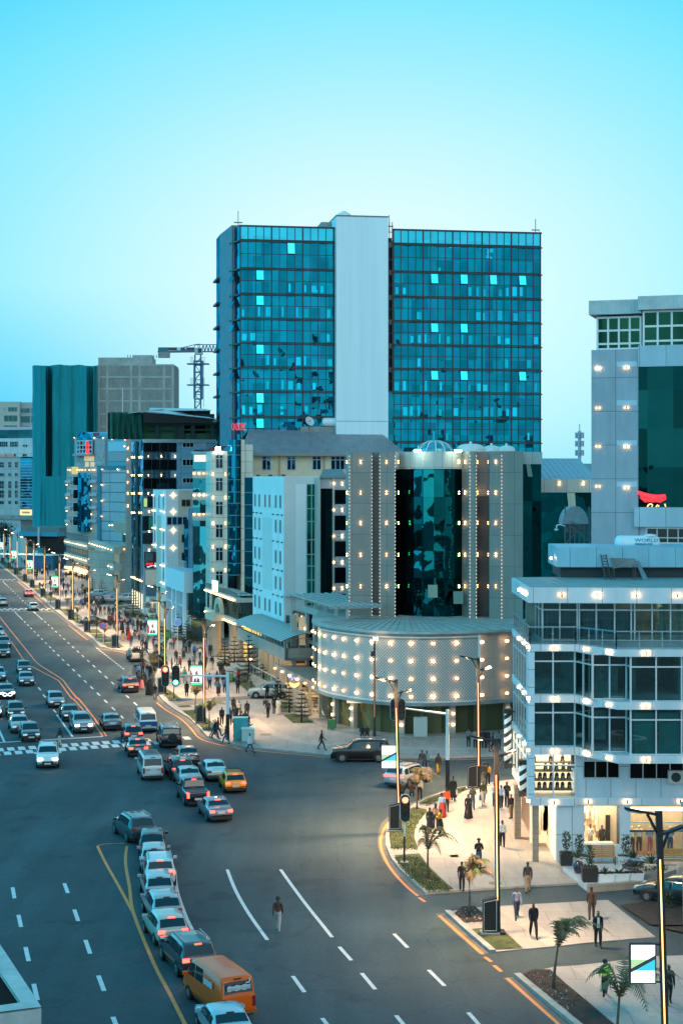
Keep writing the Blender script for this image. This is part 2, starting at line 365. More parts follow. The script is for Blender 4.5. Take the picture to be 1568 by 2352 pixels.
def ASP():
 m,nt,b=nodes_of('asphalt')
 tc=nt.nodes.new('ShaderNodeTexCoord')
 n1=nt.nodes.new('ShaderNodeTexNoise');n1.inputs['Scale'].default_value=.09;n1.inputs['Detail'].default_value=8;n1.inputs['Roughness'].default_value=.7
 n2=nt.nodes.new('ShaderNodeTexNoise');n2.inputs['Scale'].default_value=5;n2.inputs['Detail'].default_value=5
 mp=nt.nodes.new('ShaderNodeMapping');mp.inputs['Rotation'].default_value=(0,0,-.27);mp.inputs['Scale'].default_value=(.5,.04,1)
 n3=nt.nodes.new('ShaderNodeTexNoise');n3.inputs['Scale'].default_value=1;n3.inputs['Detail'].default_value=4
 link(nt,tc.outputs['Object'],n1.inputs[0]);link(nt,tc.outputs['Object'],n2.inputs[0]);link(nt,tc.outputs['Object'],mp.inputs[0]);link(nt,mp.outputs[0],n3.inputs[0])
 def mr(src,lo,hi):
  k=nt.nodes.new('ShaderNodeMapRange');k.inputs[1].default_value=.3;k.inputs[2].default_value=.7;k.inputs[3].default_value=lo;k.inputs[4].default_value=hi;link(nt,src,k.inputs[0]);return k.outputs[0]
 def mul(a,c):
  k=nt.nodes.new('ShaderNodeMath');k.operation='MULTIPLY';link(nt,a,k.inputs[0]);link(nt,c,k.inputs[1]);return k.outputs[0]
 f=mul(mul(mr(n1.outputs['Fac'],.75,1.25),mr(n2.outputs['Fac'],.88,1.12)),mr(n3.outputs['Fac'],.82,1.2))
 sc=nt.nodes.new('ShaderNodeVectorMath');sc.operation='SCALE';sc.inputs[0].default_value=(.050,.074,.084);link(nt,f,sc.inputs['Scale']);link(nt,sc.outputs[0],b.inputs['Base Color'])  # bluish tint puts the cyan skylight into the road colour
 n4=nt.nodes.new('ShaderNodeTexNoise');n4.inputs['Scale'].default_value=.33;n4.inputs['Detail'].default_value=3;link(nt,tc.outputs['Object'],n4.inputs[0])
 vo=nt.nodes.new('ShaderNodeTexVoronoi');vo.feature='DISTANCE_TO_EDGE';vo.inputs['Scale'].default_value=.11;vw=nt.nodes.new('ShaderNodeVectorMath');link(nt,tc.outputs['Object'],vw.inputs[0]);v2=nt.nodes.new('ShaderNodeVectorMath');v2.operation='SCALE';v2.inputs['Scale'].default_value=3.;link(nt,n4.outputs['Color'],v2.inputs[0]);link(nt,v2.outputs[0],vw.inputs[1]);link(nt,vw.outputs[0],vo.inputs['Vector'])
 def mr2(src,a,c,lo,hi):
  k=nt.nodes.new('ShaderNodeMapRange');k.inputs[1].default_value=a;k.inputs[2].default_value=c;k.inputs[3].default_value=lo;k.inputs[4].default_value=hi;link(nt,src,k.inputs[0]);return k.outputs[0]
 f2=mul(f,mul(mr2(vo.outputs['Distance'],0,.010,.80,1),mr2(n4.outputs['Fac'],.60,.68,1,.74)));link(nt,f2,sc.inputs['Scale'])
 b.inputs['Roughness'].default_value=.82;b.inputs['Specular IOR Level'].default_value=.3
 bp=nt.nodes.new('ShaderNodeBump');bp.inputs['Strength'].default_value=.25;bp.inputs['Distance'].default_value=.02;link(nt,n2.outputs['Fac'],bp.inputs['Height']);link(nt,bp.outputs[0],b.inputs['Normal'])
 return m
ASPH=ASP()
PAVE=PANEL('paving',(.345,.315,.29),3.2,2.4,(.17,.15,.13),.03,var=.22,rough=.75,stagger=.5,pv=.05)
KERB=M('kerb_stone',(.36,.34,.31),.85,var=.25,scale=1.5)
WHITE=M('road_paint_white',(.62,.64,.64),.7,var=.14,scale=3)
YELLOW=M('road_paint_yellow',(.86,.26,.07),.7,var=.16,scale=3)
TACT=PANEL('tactile_paving',(.42,.37,.32),.4,.4,(.40,.36,.32),.04,var=.15,rough=.8)
GRASS=M('grass',(.060,.078,.026),.95,var=.6,scale=1.3,bump=.8,bscale=14)
SOIL=M('soil',(.035,.025,.02),1.,var=.45,scale=3,bump=.8,bscale=9)
b=MB();b.quad((-4000,-300,-.06),(4000,-300,-.06),(4000,7000,-.06),(-4000,7000,-.06))
setting(b.B('ground',M('earth',(.10,.095,.085),.95,var=.3,scale=.02)))
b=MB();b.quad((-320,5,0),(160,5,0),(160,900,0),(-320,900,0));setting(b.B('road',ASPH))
kerb_far=[uv(760,28.5),uv(376,28.7)]+dp([(51,1337),(105,1383),(120.5,1398),(169,1435),(215,1470),(231,1486.7),(262,1493),(295,1498),(330,1515),(359,1531),(365,1542),(357,1558),(361,1592),(379,1613),(402,1631),(435,1650),(460,1673),(478,1693.5),(506,1704),(550,1714),(588,1719),(631,1724),(689,1729),(755,1735),(830,1739.5),(916,1742),(1055,1741),(1172,1735),(1400,1724)])
kerb_near=dp([(1400,1778),(1177,1794.4),(1127,1801),(1081,1807.6),(1037,1816),(993,1832),(955.6,1849),(927,1867),(906,1880),(896,1892),(888.5,1915),(889,1945),(900,1973),(922,2001),(949,2025),(980,2055)])
near2=dp([(1023,2097),(1057,2129),(1074,2144),(1127,2189.6)]);near3=dp([(1181.6,2244),(1232.6,2287.7),(1278,2325.4),(1400,2425),(1500,2507)])
def slab(name,pts,z=.13,mat=None):
 b=MB();b.prism([(p.x,p.y)for p in pts],-.03,z);return setting(b.B(name,mat or PAVE))
slab('pavement',kerb_far+[V3((90,140,0)),V3((90,800,0)),V3((-120,860,0))])
slab('pavement',kerb_near+dp([(1205,2039),(1345,2031.5),(1600,2029)])+[V3((60,92,0)),V3((60,128,0))])
slab('pavement',near2+dp([(1202,2182),(1270,2176.6),(1334.5,2169),(1504,2154),(1395,2069),(1274,2076),(1165,2082),(1097,2086)]),.06)
slab('pavement',near3+dp([(1800,2480),(1800,2190),(1497,2199),(1395,2212),(1323,2220),(1270,2223.6)]),.06)
def RBN(b,pts,w0,w1,z,z0=None):
 """a strip between offsets w0 and w1 to the left of the polyline"""
 n=len(pts);L=[];R=[]
 for i,p in enumerate(pts):
  d=V3((0,0,0))
  if i:d+=(pts[i]-pts[i-1]).normalized()
  if i<n-1:d+=(pts[i+1]-pts[i]).normalized()
  d.z=0;d.normalize();t=V3((-d.y,d.x,0))
  L.append(p+t*w1);R.append(p+t*w0)
 for i in range(n-1):
  q=[R[i],R[i+1],L[i+1],L[i]]
  if z0 is None:b.quad(*[(v.x,v.y,z)for v in q])
  else:
   vs=[(v.x,v.y,z0)for v in q]+[(v.x,v.y,z)for v in q];b.hexa(vs)
def smooth(pts,n=4):
 o=[]
 for i in range(len(pts)-1):
  p0,p1,p2,p3=pts[max(i-1,0)],pts[i],pts[i+1],pts[min(i+2,len(pts)-1)]
  for k in range(n):
   t=k/n;o.append(.5*((2*p1)+(p2-p0)*t+(2*p0-5*p1+4*p2-p3)*t*t+(3*p1-p0-3*p2+p3)*t**3))
 return o+[pts[-1]]
b=MB()
RBN(b,kerb_far,-.10,.16,.142,-.02);RBN(b,kerb_near,-.10,.16,.142,-.02);RBN(b,near2,-.06,.26,.17,-.02);RBN(b,near3,-.06,.28,.19,-.02)
setting(b.B('kerb',KERB))
b=MB()
GUT=M('gutter_concrete',(.13,.12,.11),.9,var=.3,scale=1)
for k_ in(kerb_far[1:-1],kerb_near[2:],near2,near3):RBN(b,k_,-.62,-.10,.004)
setting(b.B('gutter',GUT))
b=MB()
def flat(b,pts,z):
 n=len(pts);ar=sum(pts[i].x*pts[(i+1)%n].y-pts[(i+1)%n].x*pts[i].y for i in range(n))
 v=[(p.x,p.y,z)for p in pts];b.add(v,[tuple(range(n))if ar>0 else tuple(range(n-1,-1,-1))])
flat(b,gp(c1,[(412,592),(470,634),(700,616),(1200,600),(1330,590),(1330,540),(1200,545),(700,568),(520,585)]),.137)
flat(b,gp(c3,[(612,238),(712,300),(1000,254),(1400,226),(1900,205),(1900,180),(1400,196),(1000,216)]),.137)
flat(b,gp(c1,[(838,908),(872,940),(1100,925),(1350,915),(1560,890),(1560,868),(1350,884),(1100,890)]),.137)
flat(b,gp(c1,[(664,790),(700,812),(900,806),(900,786)]),.137)
flat(b,gp(e0,[(390,1180),(450,1225),(760,1195),(1180,1180),(1180,1150),(760,1160)]),.137)
setting(b.B('driveway',M('driveway_asphalt',(.15,.145,.135),.85,var=.25,scale=.6)))
b=MB()
RBN(b,smooth(gp(e6,[(765,392),(840,450),(920,510),(1040,570),(1200,620),(1380,655),(1568,672)])+gp(c7,[(300,905),(620,935),(1000,943),(1320,934)])),-.55,.55,.134)
RBN(b,smooth(gp(c6,[(1460,702),(1300,725),(1120,790),(960,890),(840,990),(785,1090),(800,1190),(860,1320),(950,1450),(1060,1580),(1190,1715)])),-.75,.75,.134)
RBN(b,gp(c6,[(545,1398),(870,1392)]),-.35,.35,.134)
RBN(b,gp(c8,[(480,352),(790,585)]),-.5,.5,.064);RBN(b,gp(c8,[(975,722),(1200,905),(1400,1050),(1600,1200)]),-.62,.62,.064)
RBN(b,[uv(172,35),uv(196,35.2),uv(215,36)],-.5,.5,.134);RBN(b,[uv(222,36),uv(292,35.5)],-.4,.4,.134);RBN(b,[uv(315,35.5),uv(600,35)],-.4,.4,.134)
setting(b.B('tactile_path',TACT))
b=MB()
def bed(pts,z=.15):flat(b,pts,z)
bed(gp(c6,[(450,835),(560,775),(690,735),(830,685),(1000,648),(1210,652),(1000,682),(850,742),(700,790),(560,850)]))
bed(gp(c6,[(172,1020),(300,925),(400,880),(530,900),(545,925),(460,1020),(412,1110),(410,1200),(445,1308),(165,1314),(145,1150)]))
bed(gp(c6,[(200,1385),(460,1366),(560,1500),(690,1630),(820,1742),(545,1752),(380,1615),(245,1470)]))
bed(gp(c8,[(282,490),(390,482),(470,492),(592,606),(412,618)]),.09)
for q in([(505,130),(560,112),(660,170),(735,228),(620,232)],[(690,292),(790,280),(830,300),(720,304)],[(738,330),(880,325),(960,400),(1095,505),(940,510),(830,410)]):bed(gp(c3,q))
bed(gp(e6,[(1050,240),(1190,225),(1260,300),(1300,335),(1060,338)]));bed(gp(e6,[(1095,368),(1260,352),(1330,362),(1440,445),(1195,452)]))
bed(gp(e5,[(130,1150),(400,1130),(600,1110),(960,1290),(560,1400),(430,1400)]));bed(gp(e4,[(1190,1000),(1250,975),(1480,985),(1540,1050),(1260,1062)]))
for u0,u1,v0,v1 in((226,232,29.3,31.6),(233.2,237.5,29.2,31.4),(240,246,29.2,31.2),(247,254,29.2,31.2),(265,276,29.2,31.4),(277,287,29.2,31.4),(288,295,29.2,31.2),(315,324,29.2,31.4),(325,334,29.2,31.2),(336,348,29.2,31.2),(350,362,29.2,31.2),(368,382,29.2,31.4),(384,398,29.2,31.2),(400,416,29.2,31.2),(418,440,29.2,31.2),(442,470,29.2,31.2),(262,285,40.5,42.5),(290,298,39.5,42.),(300,306,40,42.),(320,352,39.2,41.5)):
 bed([uv(u0,v0),uv(u0,v1),uv(u1,v1),uv(u1,v0)])
o=b.B('lawn',GRASS);o['kind']='stuff'
b=MB()
bed(gp(c8,[(172,400),(225,352),(300,350),(388,430),(385,442),(225,448)]),.10)
bed(gp(c8,[(592,765),(660,735),(760,738),(850,820),(960,910),(1100,1030),(1230,1140),(1040,1160),(860,985)]),.09)
bed(gp(c8,[(1185,345),(1300,328),(1430,316),(1700,320),(1700,470),(1370,466)]),.1);bed(gp(c8,[(1420,480),(1700,472),(1700,545),(1530,505)]),.1)
bed(gp(e4,[(880,790),(960,750),(1080,840),(1010,860)]));bed(gp(e4,[(100,430),(330,425),(380,460),(130,455)]));bed(gp(e4,[(190,490),(420,480),(470,520),(250,525)]));bed(gp(e3,[(900,690),(1080,740),(920,760),(760,690)]))
o=b.B('planting_soil',SOIL);o['kind']='stuff'
b=MB();rnd=random.Random(3)
def sow(fn,poly,n,z):
 xs=[p[0]for p in poly];ys=[p[1]for p in poly]
 while n:
  x,y=rnd.uniform(min(xs),max(xs)),rnd.uniform(min(ys),max(ys));ins=False
  for i in range(len(poly)):
   (xa,ya),(xb,yb)=poly[i],poly[i-1]
   if(ya>y)!=(yb>y)and x<(xb-xa)*(y-ya)/(yb-ya)+xa:ins=not ins
  if not ins:continue
  n-=1;p=P(*fn(x,y),z);b.cur=rnd.choice([0,0,0,0,0,1,2,3]);r=rnd.uniform(.03,.075)
  for k in range(3):
   a=rnd.uniform(0,6.28);t=V3((math.cos(a),math.sin(a),rnd.uniform(.3,1.2)))*r;s_=V3((-math.sin(a),math.cos(a),0))*r*.45
   b.add([p-s_,p+s_,p+t],[(0,1,2)])
sow(c8,[(172,400),(225,352),(300,350),(388,430),(385,442),(225,448)],150,.1)
sow(c8,[(592,765),(660,735),(760,738),(850,820),(960,910),(860,975)],260,.09);sow(c6,[(490,1615),(560,1590),(640,1620),(600,1650),(510,1645)],60,.16)
sow(c6,[(380,880),(440,865),(505,885),(420,915)],40,.16);sow(c3,[(930,480),(990,470),(1020,490),(960,505)],50,.16)
o=b.B('bedding_flowers',[M('leaf_low',(.05,.075,.025),.8),M('flower_pale',(.55,.38,.36),.7),M('flower_pink',(.42,.06,.14),.7),M('flower_white',(.6,.58,.5),.7)]);o['kind']='stuff'
b=MB()
def tufts(fn,poly,n):
 xs=[p[0]for p in poly];ys=[p[1]for p in poly];k=0
 while k<n:
  x,y=rnd.uniform(min(xs),max(xs)),rnd.uniform(min(ys),max(ys));ins=False
  for i in range(len(poly)):
   (xa,ya),(xb,yb)=poly[i],poly[i-1]
   if(ya>y)!=(yb>y)and x<(xb-xa)*(y-ya)/(yb-ya)+xa:ins=not ins
  if not ins:continue
  k+=1;p=P(*fn(x,y),.15);b.cur=rnd.choice([0,0,1,2])
  for q in range(4):
   a=rnd.uniform(0,6.28);h=rnd.uniform(.03,.075);w=.018;t=V3((math.cos(a)*.05,math.sin(a)*.05,h));s_=V3((-math.sin(a),math.cos(a),0))*w
   b.add([p-s_,p+s_,p+t],[(0,1,2)])
for q,n in(([(450,835),(560,775),(690,735),(830,685),(1000,648),(850,742),(700,790),(560,850)],500),([(172,1020),(300,925),(400,880),(530,900),(460,1020),(412,1110),(410,1200),(445,1308),(165,1314),(145,1150)],1300),([(200,1385),(460,1366),(560,1500),(690,1630),(820,1742),(545,1752),(380,1615),(245,1470)],1700)):tufts(c6,q,n)
tufts(c3,[(505,130),(560,112),(660,170),(735,228),(620,232)],300);tufts(c3,[(738,330),(880,325),(960,400),(1095,505),(940,510),(830,410)],500)
tufts(e5,[(130,1150),(400,1130),(600,1110),(960,1290),(560,1400),(430,1400)],700)
o=b.B('grass_blades',[M('blade_green',(.06,.11,.03),.9),M('blade_dry',(.13,.11,.045),.9),M('blade_dark',(.03,.06,.018),.9)]);o['kind']='stuff'
b=MB();y=MB();RZ=.006;RZ2=.010
def dashes(b,p,q,ln,gap,w,off=0.):
 d=(q-p);L=d.length;d.normalize();t=off
 while t<L:
  a=p+d*t;e=p+d*min(t+ln,L);RBN(b,[a,e],-w/2,w/2,RZ);t+=ln+gap
def line(b,pts,w=.15,z=.006):RBN(b,smooth(pts)if len(pts)>2 else pts,-w/2,w/2,z)
g=lambda fn,*pts:gp(fn,pts)
line(b,g(c1,(135,668),(205,738)));line(b,g(c1,(305,668),(385,738)))
A=P(*c1(212,745));B=P(*c2(1130,636));dashes(b,A,P(*c2(480,5)),2.4,3.5,.17,1.5);dashes(b,P(*c2(475,0)),B,2.4,3.4,.17)
dashes(b,P(*c1(395,746)),P(*c2(1300,560)),2.4,3.5,.17,1.2)
dashes(b,P(*c1(870,992)),P(*c1(1120,1188)),1.0,.9,.2)
line(b,g(e0,(55,1200),(155,1295)));dashes(b,P(*e0(170,1310)),P(*e0(545,1670)),2.6,4.,.17);dashes(b,P(*e0(0,1475)),P(*e0(240,1735)),2.6,4.,.17)
line(b,g(e0,(0,1797),(1050,1797)),.3);line(b,g(e0,(0,1202),(380,1202)),.3);line(b,g(c2,(-300,848),(925,776)),.35)
line(b,g(c2,(512,580),(652,778)),.2);line(b,g(c2,(-60,600),(42,824)),.2)
for p_,q_ in(((480,535),(505,562)),((388,400),(412,428)),((345,335),(368,362)),((300,280),(322,300)),((58,268),(74,290)),((20,205),(45,235)),((140,448),(168,470))):line(b,g(c2,p_,q_),.17)
def zebra(pa,pb,n,k0,k1,w,dep):
 d=pb-pa;per=d.length/n;d.normalize();f=V3((UX,UY,0))
 for k in range(k0,k1):
  p=pa+d*per*k;RBN(b,[p-f*dep/2,p+f*dep/2],-w/2,w/2,RZ)
zebra(P(*c2(100,888)),P(*c2(1045,825)),10,-6,14,.62,1.75);zebra(P(*c2(70,926)),P(*c2(1035,858)),10,-6,15,.62,1.75)
zebra(P(*c3(778,566)),P(*c3(872,597)),1,0,1,.62,1.75)
zebra(P(*e0(95,1745)),P(*e0(960,1740)),8,-3,9,.55,1.7);zebra(P(*e0(45,1766)),P(*e0(920,1762)),8,-3,9,.55,1.7)
zebra(P(*e0(25,1166)),P(*e0(285,1166)),3,-3,4,.55,1.7);zebra(P(*e0(-15,1180)),P(*e0(245,1180)),3,-3,4,.55,1.7)
for pts in([(1218,318),(1235,460),(1285,610),(1340,730),(1402,816)],):line(b,gp(c4,pts),.2)
for pts in([(328,280),(375,400),(440,520),(515,632),(580,722)],[(662,280),(740,390),(830,510),(910,610),(985,705)]):line(b,gp(c5,pts),.2)
for p_,q_ in(((1030,765),(1105,850)),((1170,930),(1255,1032)),((1385,1195),(1440,1262)),((738,948),(812,1050)),((922,1212),(975,1280)),((1372,683),(1458,770))):line(b,g(c5,p_,q_),.2)
line(b,g(c8,(262,990),(345,1085)),.2);line(b,g(c8,(20,730),(118,828)),.2)
for p_,q_ in(((90,435),(103,512)),((131,628),(149,712)),((180,852),(202,950)),((237,1108),(263,1222)),((450,407),(475,475)),((519,590),(547,670)),((597,802),(630,898)),((687,1050),(727,1158)),((788,1338),(812,1400))):line(b,g(c4,p_,q_),.22)
setting(b.B('white_road_marking',WHITE))
line(y,gp(z7,[(-200,-170),(0,120),(300,500),(560,820),(680,960),(900,1110),(1130,1260),(1230,1390),(1400,1600)])+gp(c2,[(700,430),(830,590),(955,772)]),.16)
line(y,gp(z7,[(-150,60),(0,290),(200,560),(450,930)]),.16);line(y,gp(z7,[(560,1010),(800,1140),(1040,1265),(1110,1340),(1300,1600)])+gp(c2,[(660,440),(800,600),(922,772)]),.16)
line(y,gp(c4,[(1320,1450),(1180,1170),(1070,960),(930,610),(905,440),(880,300),(876,220),(886,148)]),.19)
line(y,gp(c4,[(922,600),(830,430),(740,270),(680,148)]),.18,RZ2);line(y,gp(c4,[(680,148),(720,136),(790,131),(865,130)]),.12,.014)
RBN(y,kerb_far[1:5],-.85,-.7,RZ);RBN(y,kerb_far[5:7],-.9,-.75,RZ);RBN(y,smooth(kerb_far[7:11],3),-.85,-.7,RZ);RBN(y,smooth(kerb_far[15:-1],3),-.95,-.79,RZ)
line(y,gp(c6,[(1440,600),(1000,664),(600,778),(430,858),(290,935),(165,1000),(95,1085),(60,1180),(60,1270),(90,1370),(160,1500),(260,1620),(350,1710),(445,1788)]),.17)
for fn,p_,q_ in((c6,(457,1805),(520,1850)),(c8,(85,400),(350,635)),(c8,(362,652),(402,680)),(c8,(418,703),(462,740)),(c8,(497,780),(860,1105))):line(y,g(fn,p_,q_),.19)
setting(y.B('yellow_road_marking',YELLOW))
b=MB()
for fn,x_,y_,r in((e6,918,552,.55),(c6,1255,1655,.4),(c6,520,1215,.35)):
 p=P(*fn(x_,y_),.137);b.lathe((p.x,p.y,p.z),[(r,0),(r*.98,.012)],18)
setting(b.B('manhole_cover',M('cast_iron',(.22,.17,.12),.7,var=.2,scale=8)))
DARK=M('dark_metal',(.02,.025,.03),.45);ALU=M('aluminium',(.55,.57,.58),.35,.3);CONC=M('concrete',(.30,.29,.27),.9,var=.3,scale=.5,bump=.2)
WARM=(1.,.68,.36)
def GWL(name,fr,par,a0,a1,z0,z1,nx,nz,glass,frame,t=.08,k=0.,zs=None,proud=.06):
 """one glazing part and one mullion part"""
 g_=MB();fr.face(g_,a0,a1,z0,z1,k);o=g_.B(name,glass,par);m=MB()
 for i in range(nx+1):
  a=a0+(a1-a0)*i/nx;fr.box(m,a-t/2,a+t/2,z0,z1,k-.02,k+proud)
 for z in(zs if zs is not None else[z0+(z1-z0)*i/nz for i in range(nz+1)]):
  for i in range(nx):
   fr.box(m,a0+(a1-a0)*i/nx+t/2,a0+(a1-a0)*(i+1)/nx-t/2,z-t/2,z+t/2,k-.02,k+proud-.01)
 m.B('mullion_grid',frame,par)
 return o
def body(fr,par,name,mat,a0,a1,z0,z1,depth,k=0.,bottom=False):
 b=MB();fr.box(b,a0,a1,z0,z1,k-depth,k);return b.B(name,mat,par)
def tower():
 fr=Fr((PY(552,240),240),(.987,.160));A=fr.A
 T=thing('office_tower','tall twin glass office tower with a blank white stair core between its two teal wings','building',(fr.pt(A(830),0).x,fr.pt(A(830),0).y,0))
 gm=GLASS('tower_glass',(.003,.055,.085),(.005,.26,.37),.62,1.27,1.9,.34,.09)
 gt=GLASS('tower_parapet_glass',(.05,.42,.55),(.06,.62,.76),.5,1.27,3,.12,.03)
 fin=M('tower_slab_edge',(.012,.03,.036),.5)
 ys=[551.5,616,674.5,731.6,787.3,843,898.6,957.3];zs=[PZ(y,240)for y in ys]
 while zs[-1]>4:zs.append(zs[-1]-3.68)
 ztop=PZ(520,240)
 opened={'l':{(1,6):0,(2,2):1,(3,2):1,(5,2):1,(8,2):1,(7,2):0},'r':{(2,5):1,(2,9):1,(2,13):1,(2,17):1,(4,5):1,(4,9):1,(6,5):1,(6,9):1,(6,17):1}}
 sky_tint_pane=GLASS('tilted_pane_glass',(.05,.45,.6),(.02,.50,.72),.7,50,50,.02,.0)  # pale cyan body paints the reflected sky into the tilted panes
 inner=M('bright_far_window',(.10,.55,.68),.4)
 rn=random.Random(5)
 for key,x0,x1,nx in(('l',552,766,12),('r',903,1240,20)):
  a0,a1=A(x0),A(x1)
  body(fr,T,'wing_body',M('tower_back',(.02,.06,.07),.7),a0,a1,0,ztop-1.5,20,-.15)
  prev=ztop
  for i,z in enumerate(zs):
   g_=MB();fr.face(g_,a0,a1,z,prev,0);g_.B('curtain_wall',gt if i==0 else gm,T);prev=z
  m=MB()
  for i in range(nx+1):
   a=a0+(a1-a0)*i/nx;t=.05 if i%4 else .10;fr.box(m,a-t,a+t,zs[-1],ztop,-.02,.10)
  for i in range(len(zs)-1):fr.box(m,a0,a1,(zs[i]+zs[i+1])/2-.05+.1,(zs[i]+zs[i+1])/2+.05+.1,-.02,.06)
  m.B('mullion_grid',fin,T)
  s_=MB()
  for z in zs:fr.box(s_,a0-.25,a1+.25,z-.22,z-.04,-.1,.26);fr.box(s_,a0-.1,a1+.1,z+.02,z+.18,-.1,.15)
  fr.box(s_,a0-.2,a1+.2,ztop,ztop+.22,-.3,.2);s_.B('slab_edge',fin,T)
  for(fl,cx),bright in opened[key].items():
   aa=a0+(a1-a0)*cx/nx+.06;ab=a0+(a1-a0)*(cx+1)/nx-.06;zt=zs[fl-1]-.25;zb=(zs[fl-1]+zs[fl])/2+.2
   q=MB();q.quad(fr.pt(aa,zb,.42),fr.pt(ab,zb,.42),fr.pt(ab,zt,.12),fr.pt(aa,zt,.12))
   q.B('open_window',sky_tint_pane if bright else gt,T)
  q=MB()  # lighter glass patches paint daylight from far windows onto the wall
  for fl in range(2,len(zs)-6):
   if fl==1:continue
   zc=zs[fl]+.35
   for cx in range(nx):
    if rn.random()<(.34 if fl<8 else .2):
     w=(a1-a0)/nx;u=a0+w*cx+rn.uniform(.1,.3)*w;ww=rn.choice([.25,.4,.6])*w;hh=rn.uniform(.9,1.5);fr.box(q,u,u+ww,zc,zc+hh,-.01,.012)
  if key=='r':q.B('painted_far_glint',GLASS('painted_glint_glass',(.01,.25,.33),(.012,.55,.72),.6,2.3,3.7,.35,.02),T)
  else:q.B('painted_far_glint',MATS['painted_glint_glass']if 'painted_glint_glass' in MATS else GLASS('painted_glint_glass',(.01,.25,.33),(.012,.55,.72),.6,2.3,3.7,.35,.02),T)
 def strip(xa,ya,xb,yb):return Fr((PY(xa,ya),ya),(PY(xb,yb)-PY(xa,ya),yb-ya)),math.hypot(PY(xb,yb)-PY(xa,ya),yb-ya)
 f2,L=strip(533,242.6,552,240)
 prev=ztop
 for z in zs:
  g_=MB();f2.face(g_,0,L,z,prev);g_.B('curtain_wall',gm,T);prev=z
 s_=MB()
 for z in zs:f2.box(s_,-.2,L+.1,z-.28,z-.02,-.1,.40)
 for a in(0,L*.55,L):f2.box(s_,a-.06,a+.06,zs[-1],ztop,-.02,.08)
 s_.B('slab_edge',fin,T)
 f3,L3=strip(505,251,532.6,241.6);rib=RIB('tower_flank_cladding',(.10,.17,.24),.32,.5,.5)
 b=MB();f3.box(b,0,L3,0,PZ(525,245),-1.5,0);b.B('ribbed_flank',rib,T)
 f4,L4=strip(497,256,505,251.4)
 prev=PZ(545,254)
 for z in zs[1:]:
  g_=MB();f4.face(g_,0,L4,z,prev);g_.B('curtain_wall',gm,T);prev=z
 s_=MB()
 for z in zs[1:]:f4.box(s_,-.3,L4,z-.3,z,-.1,.5)
 s_.B('slab_edge',fin,T)
 for z in(zs[2],zs[3],zs[4],zs[6]):
  q=MB();q.quad(f2.pt(.1,z+1.9,.7),f2.pt(L*.5,z+1.9,.7),f2.pt(L*.5,z+3.4,.1),f2.pt(.1,z+3.4,.1));q.B('open_window',gm,T)
 zc=PZ(497,241)
 body(fr,T,'white_core',M('white_render',(.74,.85,.88),.7,var=.07,scale=.5,stretch=(1.6,1.6,.05)),A(768.5),A(886.5),0,zc,9,1.6)
 b=MB();fr.box(b,A(768.5)-.05,A(886.5)+.05,zc,zc+.18,-7.5,1.68);fr.box(b,A(768.5),A(886.5),PZ(968,241),PZ(968,241)+.07,1.6,1.615);b.B('core_coping',M('coping_grey',(.16,.19,.2),.7),T)
 b=MB();fr.box(b,A(745),A(768),ztop-2,zc-.2,-9,-3);fr.box(b,A(724),A(746),ztop-2,ztop+.6,-9,-4);b.B('lift_housing',M('grey_render',(.28,.30,.30),.85,var=.2,scale=.4),T)
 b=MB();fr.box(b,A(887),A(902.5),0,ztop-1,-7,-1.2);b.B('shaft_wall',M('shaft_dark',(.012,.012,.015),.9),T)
 b=MB()
 for z in zs[:9]:fr.box(b,A(888),A(901),z-.5,z+.25,-1.2,-.4)
 b.B('shaft_landing',CONC,T)
 b=MB()
 for x in(888.5,894,900.5):fr.box(b,A(x)-.05,A(x)+.05,20,ztop+1.2,-.1,.05)
 for z in zs[:9]:fr.box(b,A(888.5),A(900.5),z+1.7,z+1.8,-.1,.05)
 b.B('scaffold_pole',M('scaffold',(.05,.08,.1),.6),T)
 g_=MB();fr.face(g_,A(886.6),A(902.6),0,zs[6],.12);g_.B('curtain_wall',GLASS('shaft_glass',(.003,.05,.07),(.01,.25,.33),.5,1.3,1.9,.5,.06),T)
 b=MB()
 for x0,y0,x1,y1,dz in((540,516,560,512,0),(890,524,908,516,0),(1228,530,1246,534,0)):
  fr.box(b,A(x0),A(x1),ztop+.8,ztop+.95,-2,-1.8);a=(A(x0)+A(x1))/2;fr.box(b,a-.05,a+.05,ztop,ztop+2.6,-2,-1.9)
 p=fr.pt(A(1246),ztop,0);b.bar(fr.pt(A(1245.5),ztop+.9,-1.9),fr.pt(A(1245.5),14,-1.9),.05);b.B('roof_davit',M('davit_steel',(.12,.22,.26),.5),T)
 p=fr.pt(A(797),zc+.18,-3);tk=thing('water_tank','white domed water tank on top of the blank white tower core','water tank',p)
 b=MB();b.smooth=True;b.lathe(p,[(1.15,0),(1.2,.35),(1.1,.75),(.8,1.05),(.35,1.2),(.34,1.32),(.05,1.34)],20);b.B('tank_shell',M('white_plastic',(.72,.76,.78),.4),tk)
 f5=Fr((PY(533,238),238),(.987,.16));s_=thing('rooftop_sign','red rooftop letter sign in front of the ribbed tower flank','sign',f5.pt(0,PZ(985,238)))
 text('OASSOMC',1.5,EMIT('sign_red',(.9,.05,.09),1.0,(.4,.02,.04)),s_,f5,f5.A(532),PZ(988,238),0,.2,sx=.30)
 b=MB();f5.box(b,f5.A(531),f5.A(561),PZ(1003,238)-6,PZ(1003,238)-5.8,-.3,-.2)
 for x in(533,545,558):f5.box(b,f5.A(x)-.05,f5.A(x)+.05,PZ(1030,238),PZ(988,238),-.3,-.2)
 b.B('sign_frame',DARK,s_)
tower()
